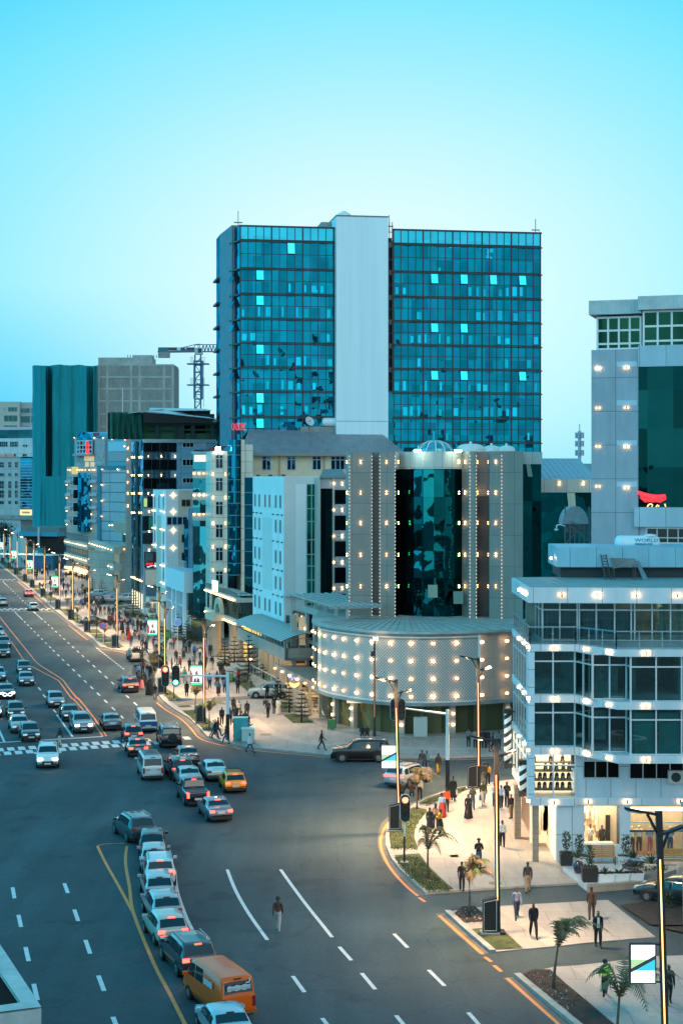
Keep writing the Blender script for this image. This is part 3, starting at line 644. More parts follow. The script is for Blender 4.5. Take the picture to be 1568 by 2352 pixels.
def right_tower():
 fr=Fr((PY(1357,131),131),(.93,-.30));A=fr.A;Z=fr.Z
 T=thing('panel_tower','tall grey panelled tower with dark green glass rising behind the white corner building','building',fr.pt(0,0))
 pan=PANEL('blue_grey_panel',(.30,.37,.43),2.06,2.73,(.03,.05,.07),.035,off=(.4,.7),var=.16,rough=.5)
 z0=Z(1400,1240);z1=Z(1400,803)
 aL,aM,aR=A(1357),A(1465),A(1620)
 body(fr,T,'panel_wall',pan,aL,aM,0,z1,16)
 body(fr,T,'panel_wall',PANEL('blue_panel_light',(.36,.50,.58),2.1,4,(.03,.06,.09),.035,off=(.2,.3),var=.16),aM,aR,Z(1500,842),z1+.25,15.8,.2)
 gg=GLASS('green_dark_glass',(.002,.018,.02),(.004,.052,.055),.5,2.05,3.1,.45,.05)
 body(fr,T,'glass_wall',gg,aM,aR,Z(1500,1165),Z(1500,842),15.5,.05)
 body(fr,T,'panel_band',MATS['blue_panel_light'],aM-.3,aR,Z(1500,1210),Z(1500,1165),15.8,.35)
 body(fr,T,'lower_wall',PANEL('blue_panel_low',(.42,.56,.64),1.9,3,(.04,.07,.1),.03),aL+.4,aR,0,Z(1500,1210),15,-.3)
 window(fr,T,A(1483),A(1580),Z(1500,1247),Z(1500,1213),4,1,M('dark_room',(.015,.013,.013),.3),ALU,.12,-.2,splits=[.35])
 tg=GLASS('olive_glass',(.004,.018,.012),(.012,.06,.04),.45,1.55,1.9,.5,.06)
 f2=Fr(fr.pt(0,0,-1.0).xy,(.93,-.30))
 for x0,x1,ya,yb,n in((1371,1470,727,803,4),(1477,1640,712,797,5)):
  ff=f2 if x0<1400 else fr
  a0,a1=ff.A(x0),ff.A(x1);za,zb=ff.Z((x0+x1)/2,yb),ff.Z((x0+x1)/2,ya)
  body(ff,T,'top_storey',DARK,a0,a1,za,zb,12,-.1)
  GWL('glass_wall',ff,T,a0,a1,za,zb,n,3,tg,ALU,.16,0,zs=[za+.06,za+(zb-za)*.18,za+(zb-za)*.58,zb-.06])
 rb=RIB('ribbed_fascia',(.52,.55,.55),.28,.5,.5)
 body(f2,T,'roof_fascia',rb,f2.A(1355),f2.A(1476),f2.Z(1400,724),f2.Z(1400,692),14,.9)
 body(fr,T,'roof_fascia',MATS['ribbed_fascia'],fr.A(1467),fr.A(1640),fr.Z(1500,713),fr.Z(1500,682),14,.9)
 for x,ysr in((1372.5,(846,937,1025,1117)),(1437.5,(844,936,1026,1120))):
  for y in ysr:WLP(fr,T,A(x),Z(x,y),'h')
 b=MB()
 for y in(836,925,1017,1112):fr.box(b,A(1415),A(1462),Z(1440,y+6),Z(1440,y-6),0,.02)
 b.B('vent_slot',M('vent_blue',(.38,.55,.64),.5),T)
 red=EMIT('neon_red',(1,.02,.03),2.2);gold=EMIT('neon_gold',(1,.62,.22),2.2)
 b=MB();fx=lambda x,y:fr.pt(A(x),Z(x,y),.14)
 b.tube([fx(x,y)for x,y in((1465,1130),(1475,1136),(1488,1142),(1500,1145),(1512,1144),(1528,1139))],[.12,.22,.32,.36,.3,.14],6)
 b.tube([fx(x,y)for x,y in((1470,1141),(1482,1149),(1497,1149),(1515,1148),(1528,1144))],[.1,.2,.12,.24,.12],6);b.B('neon_swoosh',red,T)
 b=MB();b.tube([fx(x,y)for x,y in((1486,1164),(1489,1159),(1494,1157),(1498,1160),(1496,1164))],.06,5);b.tube([fx(x,y)for x,y in((1506,1164),(1509,1160),(1513,1163))],.06,5);b.tube([fx(1526,1157),fx(1528,1164)],.05,5);b.B('neon_script',gold,T)
right_tower()
def corner_building():
 T=thing('corner_building','white panelled corner shop building with lit window bays and wall lamps at the near pavement','building',(16,104,0))
 pan=PANEL('white_cladding',(.52,.64,.72),1.55,2.2,(.05,.06,.07),.03,off=(.35,.55),var=.14,rough=.4)
 band=PANEL('white_band_cladding',(.62,.69,.73),2.1,3,(.06,.07,.08),.03,off=(.3,.4),var=.12,rough=.38)
 frame=M('window_frame_grey',(.62,.66,.68),.4,.2);rail=M('rail_steel',(.30,.42,.48),.3,.7)
 clear=CLEAR('bay_glass',(.46,.70,.68),.16);cb=CLEAR('balcony_glass',(.55,.66,.66),.10)
 zb=[(17.22,16.27),(13.66,13.23),(10.51,10.05),(7.30,6.82),(4.10,3.67)]
 LX=11.75;BK=110.3
 glz=[(LX,BK),(LX,100.),(14.46,100.),(15.25,98.),(17.3,98.),(17.38,97.),(23.5,97.)]
 bnd=[(LX-.10,BK),(LX-.10,99.62),(14.5,99.62),(16.55,96.62),(23.5,96.62)]
 mez=[(LX,BK),(LX,100.),(14.5,100.),(23.5,100.)]
 tops=[(LX+.9,BK),(LX+.9,101.6),(23.5,101.0)]
 roof=[(LX-.3,108.6),(LX-.3,99.0),(23.5,98.3)]
 def poly(pts):return pts+[(23.5,BK)]
 for i,(a,c)in enumerate(zb):
  out=roof if i==0 else bnd
  if i==4:out=[(LX-.1,BK),(LX-.1,99.66),(14.5,99.66),(14.5,99.9),(23.5,99.9)]
  b=MB();b.prism(poly(out),c,a,True,True);b.B('floor_band',band,T)
 b=MB();b.prism([(LX-.15,108.5),(LX-.15,99.2),(23.4,98.5),(23.4,BK)],17.22,17.26);b.B('roof_sheet',RIB('roof_sheeting',(.20,.30,.30),.5,.5,.5),T)
 walls={2:(.10,.22,.20),3:(.08,.20,.19),1:(.34,.36,.30)}
 for i,zt,zl in((1,16.27,13.66),(2,13.23,10.51),(3,10.05,7.30)):
  b=MB();yb_=105.5
  b.quad((LX+.3,yb_,zl),(23.4,yb_,zl),(23.4,yb_,zt),(LX+.3,yb_,zt))
  for x in((14.4,18.2,21)if i!=1 else(17.2,20.4)):b.hexa([(x-.08,101.9 if i==1 else 100.2,zl),(x+.08,101.9 if i==1 else 100.2,zl),(x+.08,yb_,zl),(x-.08,yb_,zl),(x-.08,101.9 if i==1 else 100.2,zt),(x+.08,101.9 if i==1 else 100.2,zt),(x+.08,yb_,zt),(x-.08,yb_,zt)])
  b.B('room_wall',M('room_wall_%d'%i,walls[i],.9,var=.3,scale=.8),T)
 cur=RIB('curtain_cloth',(.26,.30,.34),.28,.9,1.0)
 def pane_run(pts,zl,zt,splits,hs,name='window',gl=clear):
  """a glazed run between two plan points: panes in one mesh, bars in another under it"""
  (xa,ya),(xb,yb)=pts;f=Fr((xa,ya),(xb-xa,yb-ya));L=math.hypot(xb-xa,yb-ya)
  g_=MB();f.face(g_,0,L,zl,zt,0);o=g_.B(name,gl,T);m=MB();t=.09
  for s_ in splits:f.box(m,s_*L-t/2,s_*L+t/2,zl,zt,-.06,.06)
  for h in hs:f.box(m,0,L,zl+h*(zt-zl)-t/2,zl+h*(zt-zl)+t/2,-.05,.05)
  fo=m.B('window_frame',frame,o);fo.location=(0,0,0)
  return f,L
 for zt,zl in((13.23,10.51),(10.05,7.30)):
  for(pa,pb,n)in((glz[1],glz[2],2),(glz[2],glz[3],2),(glz[3],glz[4],2),(glz[4],glz[5],1),(glz[5],glz[6],4)):
   pane_run((pa,pb),zl,zt,[k/n for k in range(n+1)],(0,.76,1))
  pane_run(((LX,110.),(LX,100.7)),zl,zt,[k/6 for k in range(7)],(0,.76,1))
 b=MB();[b.box((x_,97.35,8.55),.62,.02,1.22)for x_ in(18.25,19.75,21.2)];b.B('window_blind',RIB('teal_blind',(.015,.40,.40),.12,.7,.6,1),T)
 b=MB();b.box((13.3,103.5,10.9),1.2,1.5,.35);b.box((16.4,101,11.2),.9,.03,.9);b.box((13.2,103,7.8),1.1,.8,.45);b.box((15.9,100.5,8.6),.5,.4,.9);b.B('room_furniture',M('furniture_teal',(.12,.24,.24),.7,var=.5,scale=1.5),T)
 for zt,zl in((13.23,10.51),(10.05,7.3),(6.82,4.1)):
  b=MB();b.box((LX-.02,100.1,(zt+zl)/2),.19,.5,(zt-zl)/2);b.B('corner_pilaster',PANEL('pilaster_cladding',(.58,.72,.80),3,1.1,(.04,.06,.07),.03),T)
 f,L=pane_run((tops[1],tops[2]),13.66,16.27,[0,.10,.20,.212,.31,.415,.51,.53,.63,.735,.84,.87,.99],(.03,.76,1))
 pane_run((tops[0],tops[1]),13.66,16.27,[0,.2,.4,.6,.8,1],(.03,.76,1))
 b=MB();f.face(b,.15,2.45,13.7,15.7,-.35);f.face(b,2.55,5.9,13.7,15.7,-.35);b.B('curtain',cur,T)
 b=MB();f.face(b,7.3,7.6,13.7,15.8,-.3);f.face(b,8.4,8.75,13.7,16.2,-.3);f.face(b,10.3,10.8,13.7,16.2,-.3);b.B('curtain',RIB('pale_curtain',(.62,.62,.55),.22,.9,1.),T)
 b=MB();f.box(b,7.4,8.3,13.7,14.6,-2.6,-2.1);b.B('cabinet',M('white_joinery',(.6,.58,.5),.6),T)
 b=MB();f.face(b,6.0,11.5,16.15,16.2,-2);f.box(b,6.6,7.8,16.12,16.18,-2.4,-1.8);b.B('ceiling_lamp',EMIT('room_lamp',(1,.86,.6),7),T)
 b=MB();gl=MB();bp=[(LX-.0,110),(LX-.1,99.85),(14.5,99.85),(16.5,96.9),(23.4,96.9)]
 for i in range(4):
  (xa,ya),(xb,yb)=bp[i],bp[i+1];L=math.hypot(xb-xa,yb-ya);b.bar((xa,ya,14.72),(xb,yb,14.72),.07)
  n=max(2,int(L/1.15))
  for k in range(n+1):
   x,y=xa+(xb-xa)*k/n,ya+(yb-ya)*k/n;b.bar((x,y,13.66),(x,y,14.7),.05);b.box((x,y,14.3),.07,.05,.03);b.box((x,y,13.95),.07,.05,.03)
  gl.quad((xa,ya,13.75),(xb,yb,13.75),(xb,yb,14.62),(xa,ya,14.62))
 b.B('balustrade',rail,T);gl.B('balcony_glass',cb,T)
 pane_run((mez[1],mez[2]),4.12,6.82,[0,.5,1],(0,.74,1),gl=CLEAR('shop_glass',(.9,.92,.9),.05));pane_run(((LX,110.),(LX,100.7)),4.12,6.82,[k/5 for k in range(6)],(0,.74,1),gl=MATS['shop_glass'])
 b=MB();b.quad((LX+.1,101.7,4.1),(14.45,101.7,4.1),(14.45,101.7,6.8),(LX+.1,101.7,6.8));b.B('shop_back_wall',M('shop_wall',(.75,.62,.38),.8,emit=(1,.78,.45),es=1.3),T)  # back wall emits, standing in for the light of the room
 b=MB();b.box((13.1,100.9,6.75),1.2,.5,.03);b.box((12.6,106,6.75),.5,4,.03);b.B('ceiling_lamp',EMIT('shop_lamp',(1,.82,.55),14),T)
 b=MB()
 for z in(4.45,5.05,5.62,6.15):b.box((13.1,101.0,z),1.32,.35,.03)
 b.B('display_shelf',M('shelf_dark',(.06,.05,.04),.6),T)
 fz=Fr((11.75,100.),(1,0));ax=lambda x:fz.A(x);zz=lambda y:PZ(y,100.)
 w=MB();fz.box(w,2.75,11.75,4.1,zz(1789),-.3,0);fz.box(w,2.75,ax(1338),zz(1789),6.82,-.3,0);fz.box(w,ax(1423),ax(1444),zz(1789),6.82,-.3,0);fz.box(w,ax(1338),11.75,zz(1747),6.82,-.3,0)
 w.B('mezzanine_wall',pan,T)
 dg=GLASS('mezz_glass',(.008,.007,.007),(.05,.05,.05),.3,.9,9,.3,.02)
 window(fz,T,ax(1339),ax(1422),zz(1788),zz(1748),3,1,dg,ALU,.1,-.12);window(fz,T,ax(1445),ax(1600),zz(1790),zz(1748),5,1,dg,ALU,.1,-.12)
 w=MB();y0,y1=.02,3.67
 fz.box(w,ax(1277),ax(1338.5),y0,y1,-.4,0);fz.box(w,ax(1338.5),ax(1425),y0,zz(1942),-.4,0);fz.box(w,ax(1425),ax(1445),y0,y1,-.4,0)
 fz.box(w,ax(1338.5),ax(1425),zz(1849),y1,-.4,0);fz.box(w,ax(1445),11.75,zz(1849),y1,-.4,0);fz.box(w,ax(1445),11.75,y0,.4,-.4,0)
 w.B('ground_floor_wall',PANEL('white_cladding_low',(.60,.68,.73),1.85,2.1,(.05,.06,.07),.03,off=(.5,.3),var=.16,rough=.4),T)
 st=PANEL('tan_stone',(.34,.27,.20),.7,.38,(.12,.10,.08),.02,var=.2)
 b=MB();fz.box(b,ax(1223),ax(1236),.02,3.67,-.4,.05);b.B('stone_pier',st,T)
 b=MB();b.box((11.62,106.6,1.85),.2,.32,1.85);b.B('stone_pier',st,T)
 b=MB();b.quad((12.6,103,.05),(12.6,113,.05),(12.6,113,3.6),(12.6,103,3.6));b.B('passage_wall',M('brown_marble',(.22,.13,.08),.35,var=.5,scale=1.2),T)
 b=MB();b.box((12.9,106,.06),1.4,6.2,.05);b.B('shop_step',M('marble_step',(.45,.36,.28),.3,var=.35,scale=1.5),T)
 sg=MATS['shop_glass'];lampm=MATS['shop_lamp']
 b=MB();fz.box(b,ax(1238),ax(1338),.02,3.6,-5.2,-5.1);fz.box(b,ax(1276.5),ax(1278),.02,3.6,-5.1,-.4);fz.face(b,0,1,0,.01,0);b.B('shop_back_wall',M('shop_cream_glow',(.72,.60,.42),.8,emit=(1,.75,.45),es=.9),T)  # cream wall given its own emission to brighten the shop
 b=MB();b.box((13.3,102.3,3.55),.5,1.9,.03);b.B('ceiling_lamp',EMIT('door_lamp',(1,.78,.48),26),T)
 b=MB();fz.box(b,ax(1238),ax(1276),.03,.06,-5,0);b.B('shop_floor',M('polished_floor',(.55,.42,.25),.15,var=.2,scale=1),T)
 b=MB();rn=random.Random(2)
 for k in range(16):x_=ax(1250)+rn.uniform(0,.9);b.cur=rn.randrange(4);fz.box(b,x_,x_+.22,rn.uniform(.3,2.0),rn.uniform(2.1,3.),-4.6+rn.uniform(0,.6),-3.9)
 cl=[paint(c,'garment')for c in((.7,.62,.5),(.75,.7,.62),(.6,.42,.25),(.42,.26,.14))];b.B('clothes_rail',cl,T)
 a0,a1,za,zc=ax(1338.5),ax(1425),zz(1942),zz(1849)
 window(fz,T,a0,a1,za,zc,1,1,sg,frame,.12,-.1,'shop_window');window(fz,T,ax(1445),11.7,.42,zc,1,1,sg,frame,.12,-.1,'shop_window',splits=[.66])
 b=MB();fz.box(b,a0-.4,a1+.2,.1,3.6,-4.1,-4.0);fz.box(b,a0-.5,a0-.4,.1,3.6,-4,-.4);b.B('shop_back_wall',MATS['shop_cream_glow'],T)
 b=MB();fz.box(b,ax(1392),a1+.25,.1,3.6,-3.2,-3.1);b.B('partition',M('partition_cream',(.66,.53,.38),.8),T)
 b=MB();fz.box(b,ax(1408),ax(1418),.4,2.4,-3.1,-2.9);b.B('display_tower',M('display_black',(.02,.018,.018),.5),T)
 b=MB();fz.box(b,a0,a1,3.5,3.58,-3.4,-.8);b.B('ceiling_lamp',EMIT('window_lamp',(1,.80,.52),13),T)
 b=MB()
 for k in range(46):x_=a0+rn.uniform(.1,1.3);z_=rn.uniform(.9,2.9);b.cur=rn.choice([0,1,1,2,3,3]);d_=rn.uniform(-3.8,-2.8);fz.box(b,x_,x_+rn.uniform(.1,.3),z_,z_+rn.uniform(.3,.7),d_-.1,d_)
 b.B('clothes_rail',cl,T)
 b=MB();fz.box(b,a0+.1,a1-.3,.2,1.05,-1.6,-1.0);b.B('counter',M('counter_white',(.7,.62,.5),.5),T)
 b=MB();fz.box(b,ax(1445),11.7,.4,3.6,-1.75,-1.7)
 b.B('shop_back_wall',RIB('beige_drape',(.50,.40,.27),.9,.9,.8),T)
 b=MB();fz.box(b,ax(1446),11.6,3.2,3.3,-1.0,-.5);b.B('ceiling_lamp',EMIT('drape_lamp',(1,.76,.44),14),T)
 b=MB();fz.box(b,ax(1445),11.7,zz(1911),zz(1907),-.09,-.02);b.B('window_rail',DARK,T)
 b=MB();fz.box(b,ax(1445),11.7,.3,.44,-1.7,-.4);b.B('display_plinth',M('plinth_brown',(.25,.14,.08),.5),T)
 b=MB();a=ax(1548);fz.box(b,a-.45,a+.62,zz(1797),zz(1768),.05,.42);b.mat(1);q=fz.pt(a,(zz(1797)+zz(1768))/2,.43)
 vs=[q+V3((math.cos(t*PI/9)*.3,0,math.sin(t*PI/9)*.3))for t in range(18)];b.add(vs,[tuple(range(18))]);b.B('air_conditioner',[M('ac_white',(.6,.58,.54),.5),DARK],T)
 fp=Fr((PY(1278,108),108),(1,-.03));w=MB();a0=fp.A(1278);w.cur=0;fp.box(w,a0,a0+12,17.95,fp.Z(1400,1257),-6,0);w.B('penthouse_wall',PANEL('penthouse_panel',(.24,.48,.58),1.75,1.75,(.04,.07,.09),.03,off=(.2,1.28),var=.15),T)
 w=MB();fp.box(w,a0+.3,a0+12,17.24,17.95,-6,-.5);w.B('penthouse_base',M('base_dark',(.02,.035,.04),.7),T)
 WLP(Fr((a0+fp.o.x-.1,111),(0,-1)),T,1.5,18.5,'h')
 def along(pts,z,spec):
  for seg,ts in spec:
   (xa,ya),(xb,yb)=pts[seg],pts[seg+1];f=Fr((xa,ya),(xb-xa,yb-ya));L=math.hypot(xb-xa,yb-ya)
   for t in ts:WLP(f,T,t*L,z,'h')
 along(roof,16.78,[(0,(.55,.8,.96)),(1,(.17,.35,.545,.75))])
 for z in(13.45,10.28,7.06):along(bnd,z,[(0,(.45,.72,.96)),(1,(.53,)),(2,(.25,.8)),(3,(.24,.62))])
 along([(LX-.1,BK),(LX-.1,99.66),(14.5,99.66),(14.5,99.9),(23.5,99.9)],3.9,[(0,(.55,.8,.96)),(1,(.52,)),(3,(.085,.355,.72))])
 for z,x_,y_ in((4.0,11.36,101.5),):pass
 return T
corner_building()
for i,(X,Y,z0,z1,lb)in enumerate(((11.25,109.2,4.3,8.3,'lit barber pole with black and white twist, farther one on the corner building flank'),(11.40,101.3,3.95,6.25,'dim barber pole with black and white twist beside the wig window'))):
 t=thing('barber_pole',lb,'sign',(X,Y,z0));m=bpy.data.materials.get('barber_twist')
 if not m:
  m,nt,bb=nodes_of('barber_twist');tc=nt.nodes.new('ShaderNodeTexCoord');mp=nt.nodes.new('ShaderNodeMapping');mp.inputs['Rotation'].default_value=(0,math.radians(35),0)
  wv=nt.nodes.new('ShaderNodeTexWave');wv.bands_direction='Z';wv.inputs['Scale'].default_value=.62;rp=nt.nodes.new('ShaderNodeValToRGB');rp.color_ramp.interpolation='CONSTANT'
  rp.color_ramp.elements[0].color=(.02,.02,.02,1);rp.color_ramp.elements[1].color=(.75,.78,.7,1);rp.color_ramp.elements[1].position=.45
  link(nt,tc.outputs['Object'],mp.inputs[0]);link(nt,mp.outputs[0],wv.inputs[0]);link(nt,wv.outputs['Fac'],rp.inputs[0]);link(nt,rp.outputs[0],bb.inputs['Base Color']);link(nt,rp.outputs[0],bb.inputs['Emission Color']);bb.inputs['Emission Strength'].default_value=.35;MATS['barber_twist']=m
 h=z1-z0;b=MB();b.smooth=True;b.lathe((X,Y,z0),[(.24,.35),(.24,h-.3)],16);b.B('striped_drum',m,t)
 b=MB();b.box((X,Y,z0+.17),.27,.27,.17);b.box((X,Y,z1-.15),.27,.27,.15);b.box((X+.3,Y,z0+.2),.3,.04,.04);b.box((X+.3,Y,z1-.2),.3,.04,.04);b.B('end_cap',DARK,t)
def mall():
 T=thing('round_mall','grey panelled round mall with a lattice screened drum and a dark glass column','building',(7,165,0))
 pan=PANEL('mall_panel',(.28,.24,.21),2.1,3.14,(.05,.05,.05),.03,off=(.5,.65),var=.12,rough=.5)
 dr=smooth([V3(p)for p in((-2.4,161,0),(-2.25,158.3,0),(-1.2,154.6,0),(.6,151.7,0),(2.7,149.4,0),(5.,148.1,0),(7.2,147.7,0),(9.4,147.9,0),(12.6,148.9,0),(16.4,150.8,0),(20.,152.6,0))],6)
 ring=lambda off:[(p.x-t.y*off,p.y+t.x*off)for p,t in zip(dr,tans)]
 tans=[]
 for i in range(len(dr)):d=(dr[min(i+1,len(dr)-1)]-dr[max(i-1,0)]).normalized();tans.append(V3((-d.x,-d.y)))
 def wallrun(name,off,z0,z1,mat,i0=0,i1=None,par=T):
  b=MB();pr=ring(off);i1=i1 or len(pr)-1;b.smooth=True
  b.add([(p[0],p[1],z)for z in(z0,z1)for p in pr[i0:i1+1]],[(k,k+1,i1-i0+1+k+1,i1-i0+1+k)for k in range(i1-i0)]);return b.B(name,mat,par)
 zl,zh=3.28,9.73
 def slab_(name,off,z0,z1,mat):
  b=MB();b.prism(ring(off)+[(20,170),(-2.4,170)],z0,z1,True,True);return b.B(name,mat,T)
 slab_('drum_roof',.55,zh-.1,zh+.12,M('drum_roof_sheet',(.42,.42,.38),.6,var=.25,scale=.7));slab_('drum_rim',.30,zh-.38,zh-.1,CONC);slab_('drum_rim',.35,zl-.25,zl+.05,CONC)
 b=MB()
 for k in range(8,len(dr)-4,2):b.bar((dr[k].x,dr[k].y,zh+.14),(7+(dr[k].x-7)*.45,163,zh+.14),.06)
 b.B('roof_seam',M('seam',(.27,.28,.26),.7),T)
 wallrun('drum_wall',0,zl,zh,PANEL('drum_panel',(.42,.36,.30),2.6,1.8,(.2,.19,.17),.02,var=.12))
 n=len(dr);iL,iR=9,n-13
 b=MB();pr=ring(.28);cum=[0]
 for k in range(1,len(pr)):cum.append(cum[-1]+math.hypot(pr[k][0]-pr[k-1][0],pr[k][1]-pr[k-1][1]))
 def onring(s_,off=.28):
  for k in range(1,len(pr)):
   if cum[k]>=s_:break
  f=(s_-cum[k-1])/(cum[k]-cum[k-1]);return V3((pr[k-1][0]+(pr[k][0]-pr[k-1][0])*f,pr[k-1][1]+(pr[k][1]-pr[k-1][1])*f,0))
 s0,s1=cum[iL],cum[iR];step=.30;rows=int((zh-.45-zl-.1)/.30);w=.058
 def strip_(sa,za,sb,zb_):
  p,q=onring(min(max(sa,s0),s1)),onring(min(max(sb,s0),s1));p.z,q.z=za,zb_;d=(q-p).normalized();nrm=V3((-d.y,d.x,0));up=V3((0,0,1)).cross(d).cross(d);up=up.normalized()*w/2 if up.length>.01 else V3((w/2,0,0))
  b.quad(p-up,q-up,q+up,p+up)
 k=0;s_=s0
 while s_<s1-.2:
  for r in range(rows):
   z=zl+.1+r*.30
   strip_(s_,z,s_+step/2,z+.15);strip_(s_+step/2,z+.15,s_+step,z);strip_(s_,z+.30,s_+step/2,z+.15);strip_(s_+step/2,z+.15,s_+step,z+.30)
  s_+=step
 b.B('lattice_screen',M('lattice_white',(.70,.70,.68),.5),T)
 b=MB()
 for s_ in(s0,s1):p=onring(s_);b.box((p.x,p.y,(zl+zh)/2-.1),.13,.13,(zh-zl)/2-.15)
 for z in(zl+.12,zh-.42):
  for k in range(iL,iR):b.bar((pr[k][0],pr[k][1],z),(pr[k+1][0],pr[k+1][1],z),.12)
 b.B('screen_frame',M('frame_white',(.74,.73,.70),.5),T)
 S_tot=cum[-1]
 cols=[1.6,3.4,4.9,6.6,8.4,10.0,11.9,13.8,15.7,17.6,19.6,21.8,24.3,27.0]
 for s_ in cols:
  if s_>S_tot-.5:continue
  p=onring(s_);p2=onring(min(s_+.1,S_tot));f=Fr((p.x,p.y),((p2-p).x,(p2-p).y))
  for r in range(4):WLP(f,T,0,zh-.95-r*1.62,'drum',.04)
 wallrun('shop_glass_wall',-.9,0.1,zl,GLASS('mall_shop_glass',(.13,.12,.06),(.14,.14,.09),.25,4.2,4,.55,.04))  # olive body colour stands in for the lit interior behind
 pr9=ring(-.75);b=MB()
 cols9=[min(range(n),key=lambda i:abs(CX+F*pr9[i][0]/pr9[i][1]-x_))for x_ in(742,772,815,919,1043,1168)]
 for k in cols9:
  p=pr9[k];b.box((p[0],p[1],zl/2),.28,.28,zl/2,math.atan2(tans[k].y,tans[k].x))
 b.B('drum_column',PANEL('drum_column_stone',(.40,.37,.33),3,.9,(.2,.18,.16),.02),T)
 for k in cols9:
  p=pr9[k];q=pr9[k+1]if k+1<n else pr9[k];f=Fr(p,(q[0]-p[0],q[1]-p[1]))
  for z in(1.2,2.2):WLP(f,T,0,z,'dot',.3)
 b=MB();pq=ring(.9);b.prism(pq+[(20,165),(-2.4,165)],.1,.34);b.B('entrance_step',PANEL('step_stone',(.34,.30,.26),1.2,.6,(.2,.17,.15),.02),T)
 b=MB();b.box((7,152.5,zl-.32),6.5,2.2,.03);b.B('ceiling_lamp',EMIT('mall_ceiling',(1,.80,.5),1.2),T)
 b=MB();f=Fr((9.4,147.0),(1,.1));f.box(b,3.2-6,4.4-6,.35,2.1,-.4,.0);b.B('cash_machine',M('machine_white',(.55,.55,.5),.5),T)
 zt=H+60*160/3700
 pl=[(794,168),(802,164.6),(879,164.2),(879.6,165.6),(897,165.4),(897.4,163.8),(953,163.2),(969,166),(1004,164),(1040,163),(1078,162.8),(1116,163),(1150,163.8),(1164,164.8),(1186,161.4),(1190,161.6),(1200,162.9),(1203,163.6),(1227,163.2),(1228.5,161.2),(1262,160.2),(1312,159.4),(1312.5,164)]
 pl=[(794,168),(802,164.6),(879,164.2),(879.6,165.4),(897,165.2),(897.4,163.6),(951,163.),(962,165.6),(990,164.2),(1020,163.4),(1046,163.1),(1072,163.3),(1096,164.),(1114,165.2),(1132,162.2),(1150,161.8),(1151,163.4),(1186,163.2),(1187,161.6),(1212,161.2),(1240,160.2),(1300,159.6)]
 pl=[(794,168),(802,164.6),(854,164.4),(856,165.6),(870,165.5),(871.5,163.8),(907,163.4),(918,166),(932,165),(950,164.2),(972,163.6),(996,163.3),(1020,163.3),(1044,163.8),(1060,164.6),(1078,162.4),(1093,162.),(1094,163.6),(1122,163.4),(1123,161.8),(1151,161.2),(1200,160.4)]
 P3=[(PY(x,Y),Y)for x,Y in pl]
 kinds=['p','p','r','r','r','p','g','g','g','g','g','g','g','g','p','p','r','d','p','p','p']
 seg={'p':MB(),'r':MB(),'g':MB(),'d':MB(),'t':MB()}
 zg=H+(HY-1077)*164/3700
 for i,kd in enumerate(kinds):
  (xa,ya),(xb,yb)=P3[i],P3[i+1];f=Fr((xa,ya),(xb-xa,yb-ya));L=math.hypot(xb-xa,yb-ya);z0=zh
  if kd=='g':f.face(seg['g'],0,L,z0,zg);f.face(seg['t'],0,L,zg,zt)
  elif kd=='d':f.face(seg['d'],0,L,z0,zt-4.5);f.face(seg['p'],0,L,zt-4.5,zt)
  else:f.face(seg[kd],0,L,z0,zt)
 seg['p'].B('panel_wall',pan,T);seg['r'].B('panel_return',M('panel_return_grey',(.22,.22,.21),.6),T);seg['d'].B('recess_wall',M('recess_brown',(.07,.055,.05),.5,var=.2,scale=.4),T)
 seg['t'].B('glass_parapet',PANEL('parapet_panel',(.48,.52,.49),1.7,5,(.05,.07,.07),.03,var=.15),T)
 seg['g'].B('glass_column',GLASS('mall_glass',(.003,.012,.014),(.004,.14,.15),.5,1.72,2.75,.75,.10),T)
 b=MB();b.prism([(x_+(.3 if i_==0 else 0),Y_+.45)for i_,(x_,Y_)in enumerate(P3)]+[(PY(1200,160.4),176),(PY(794,168)+.3,176)],zh,zt-.3,True);b.cur=0;b.B('core_mass',M('core_dark',(.05,.055,.055),.8),T)
 b=MB()
 for i in(1,2,5,6,15,16,18,20):
  x,Y=P3[i];z=zh+.2
  while z<zt-.2:b.box((x,Y-.12,z),.035,.035,.06);z+=.36
 b.B('string_light',EMIT('string_bulb',(1,.9,.75),1.3),T)
 rows=[1061,1131.5,1201,1274,1346.5]
 spots=[(0,.55),(1,.5),(5,.45),(6,.5),(13,.5),(14,.5),(16,.75),(18,.5),(19,.55)]
 for i,t in spots:
  (xa,ya),(xb,yb)=P3[i],P3[i+1];f=Fr((xa,ya),(xb-xa,yb-ya));L=math.hypot(xb-xa,yb-ya)
  for y in rows:WLP(f,T,t*L,PZ(y,(ya+yb)/2),'v')
 b=MB();hood=MB()
 for x in(958,1050):p=V3((PY(x,163.5),163.2,zt+.15));b.box(p+V3((0,-.3,-.1)),.35,.12,.10)
 b.B('flood_lamp',EMIT('flood_green',(.85,1,.75),34),T)
 for x,y0_,y1_,d in((1040,1358,1386,.6),(982,1343,1372,.4)):
  Y=163.2;q=MB();xa,xb=PY(x,Y),PY(x+22,Y);q.quad((xa,Y-d,PZ(y1_,Y)),(xb,Y-d,PZ(y1_,Y)),(xb,Y-.1,PZ(y0_,Y)),(xa,Y-.1,PZ(y0_,Y)));q.B('open_vent',GLASS('vent_glass',(.06,.09,.07),(.3,.4,.33),.4,9,9,0,0),T)
 fw=Fr((PY(1200,160.8),160.8),(1,.04));gw=GLASS('mall_wing_glass',(.003,.02,.018),(.01,.16,.14),.5,1.5,2.7,.6,.06)
 body(fw,T,'glass_wall',gw,fw.A(1201),fw.A(1244),0,fw.Z(1220,1066),12,-.5);body(fw,T,'glass_parapet',MATS['parapet_panel'],fw.A(1201),fw.A(1246),fw.Z(1220,1066),fw.Z(1220,1038),12,-.4)
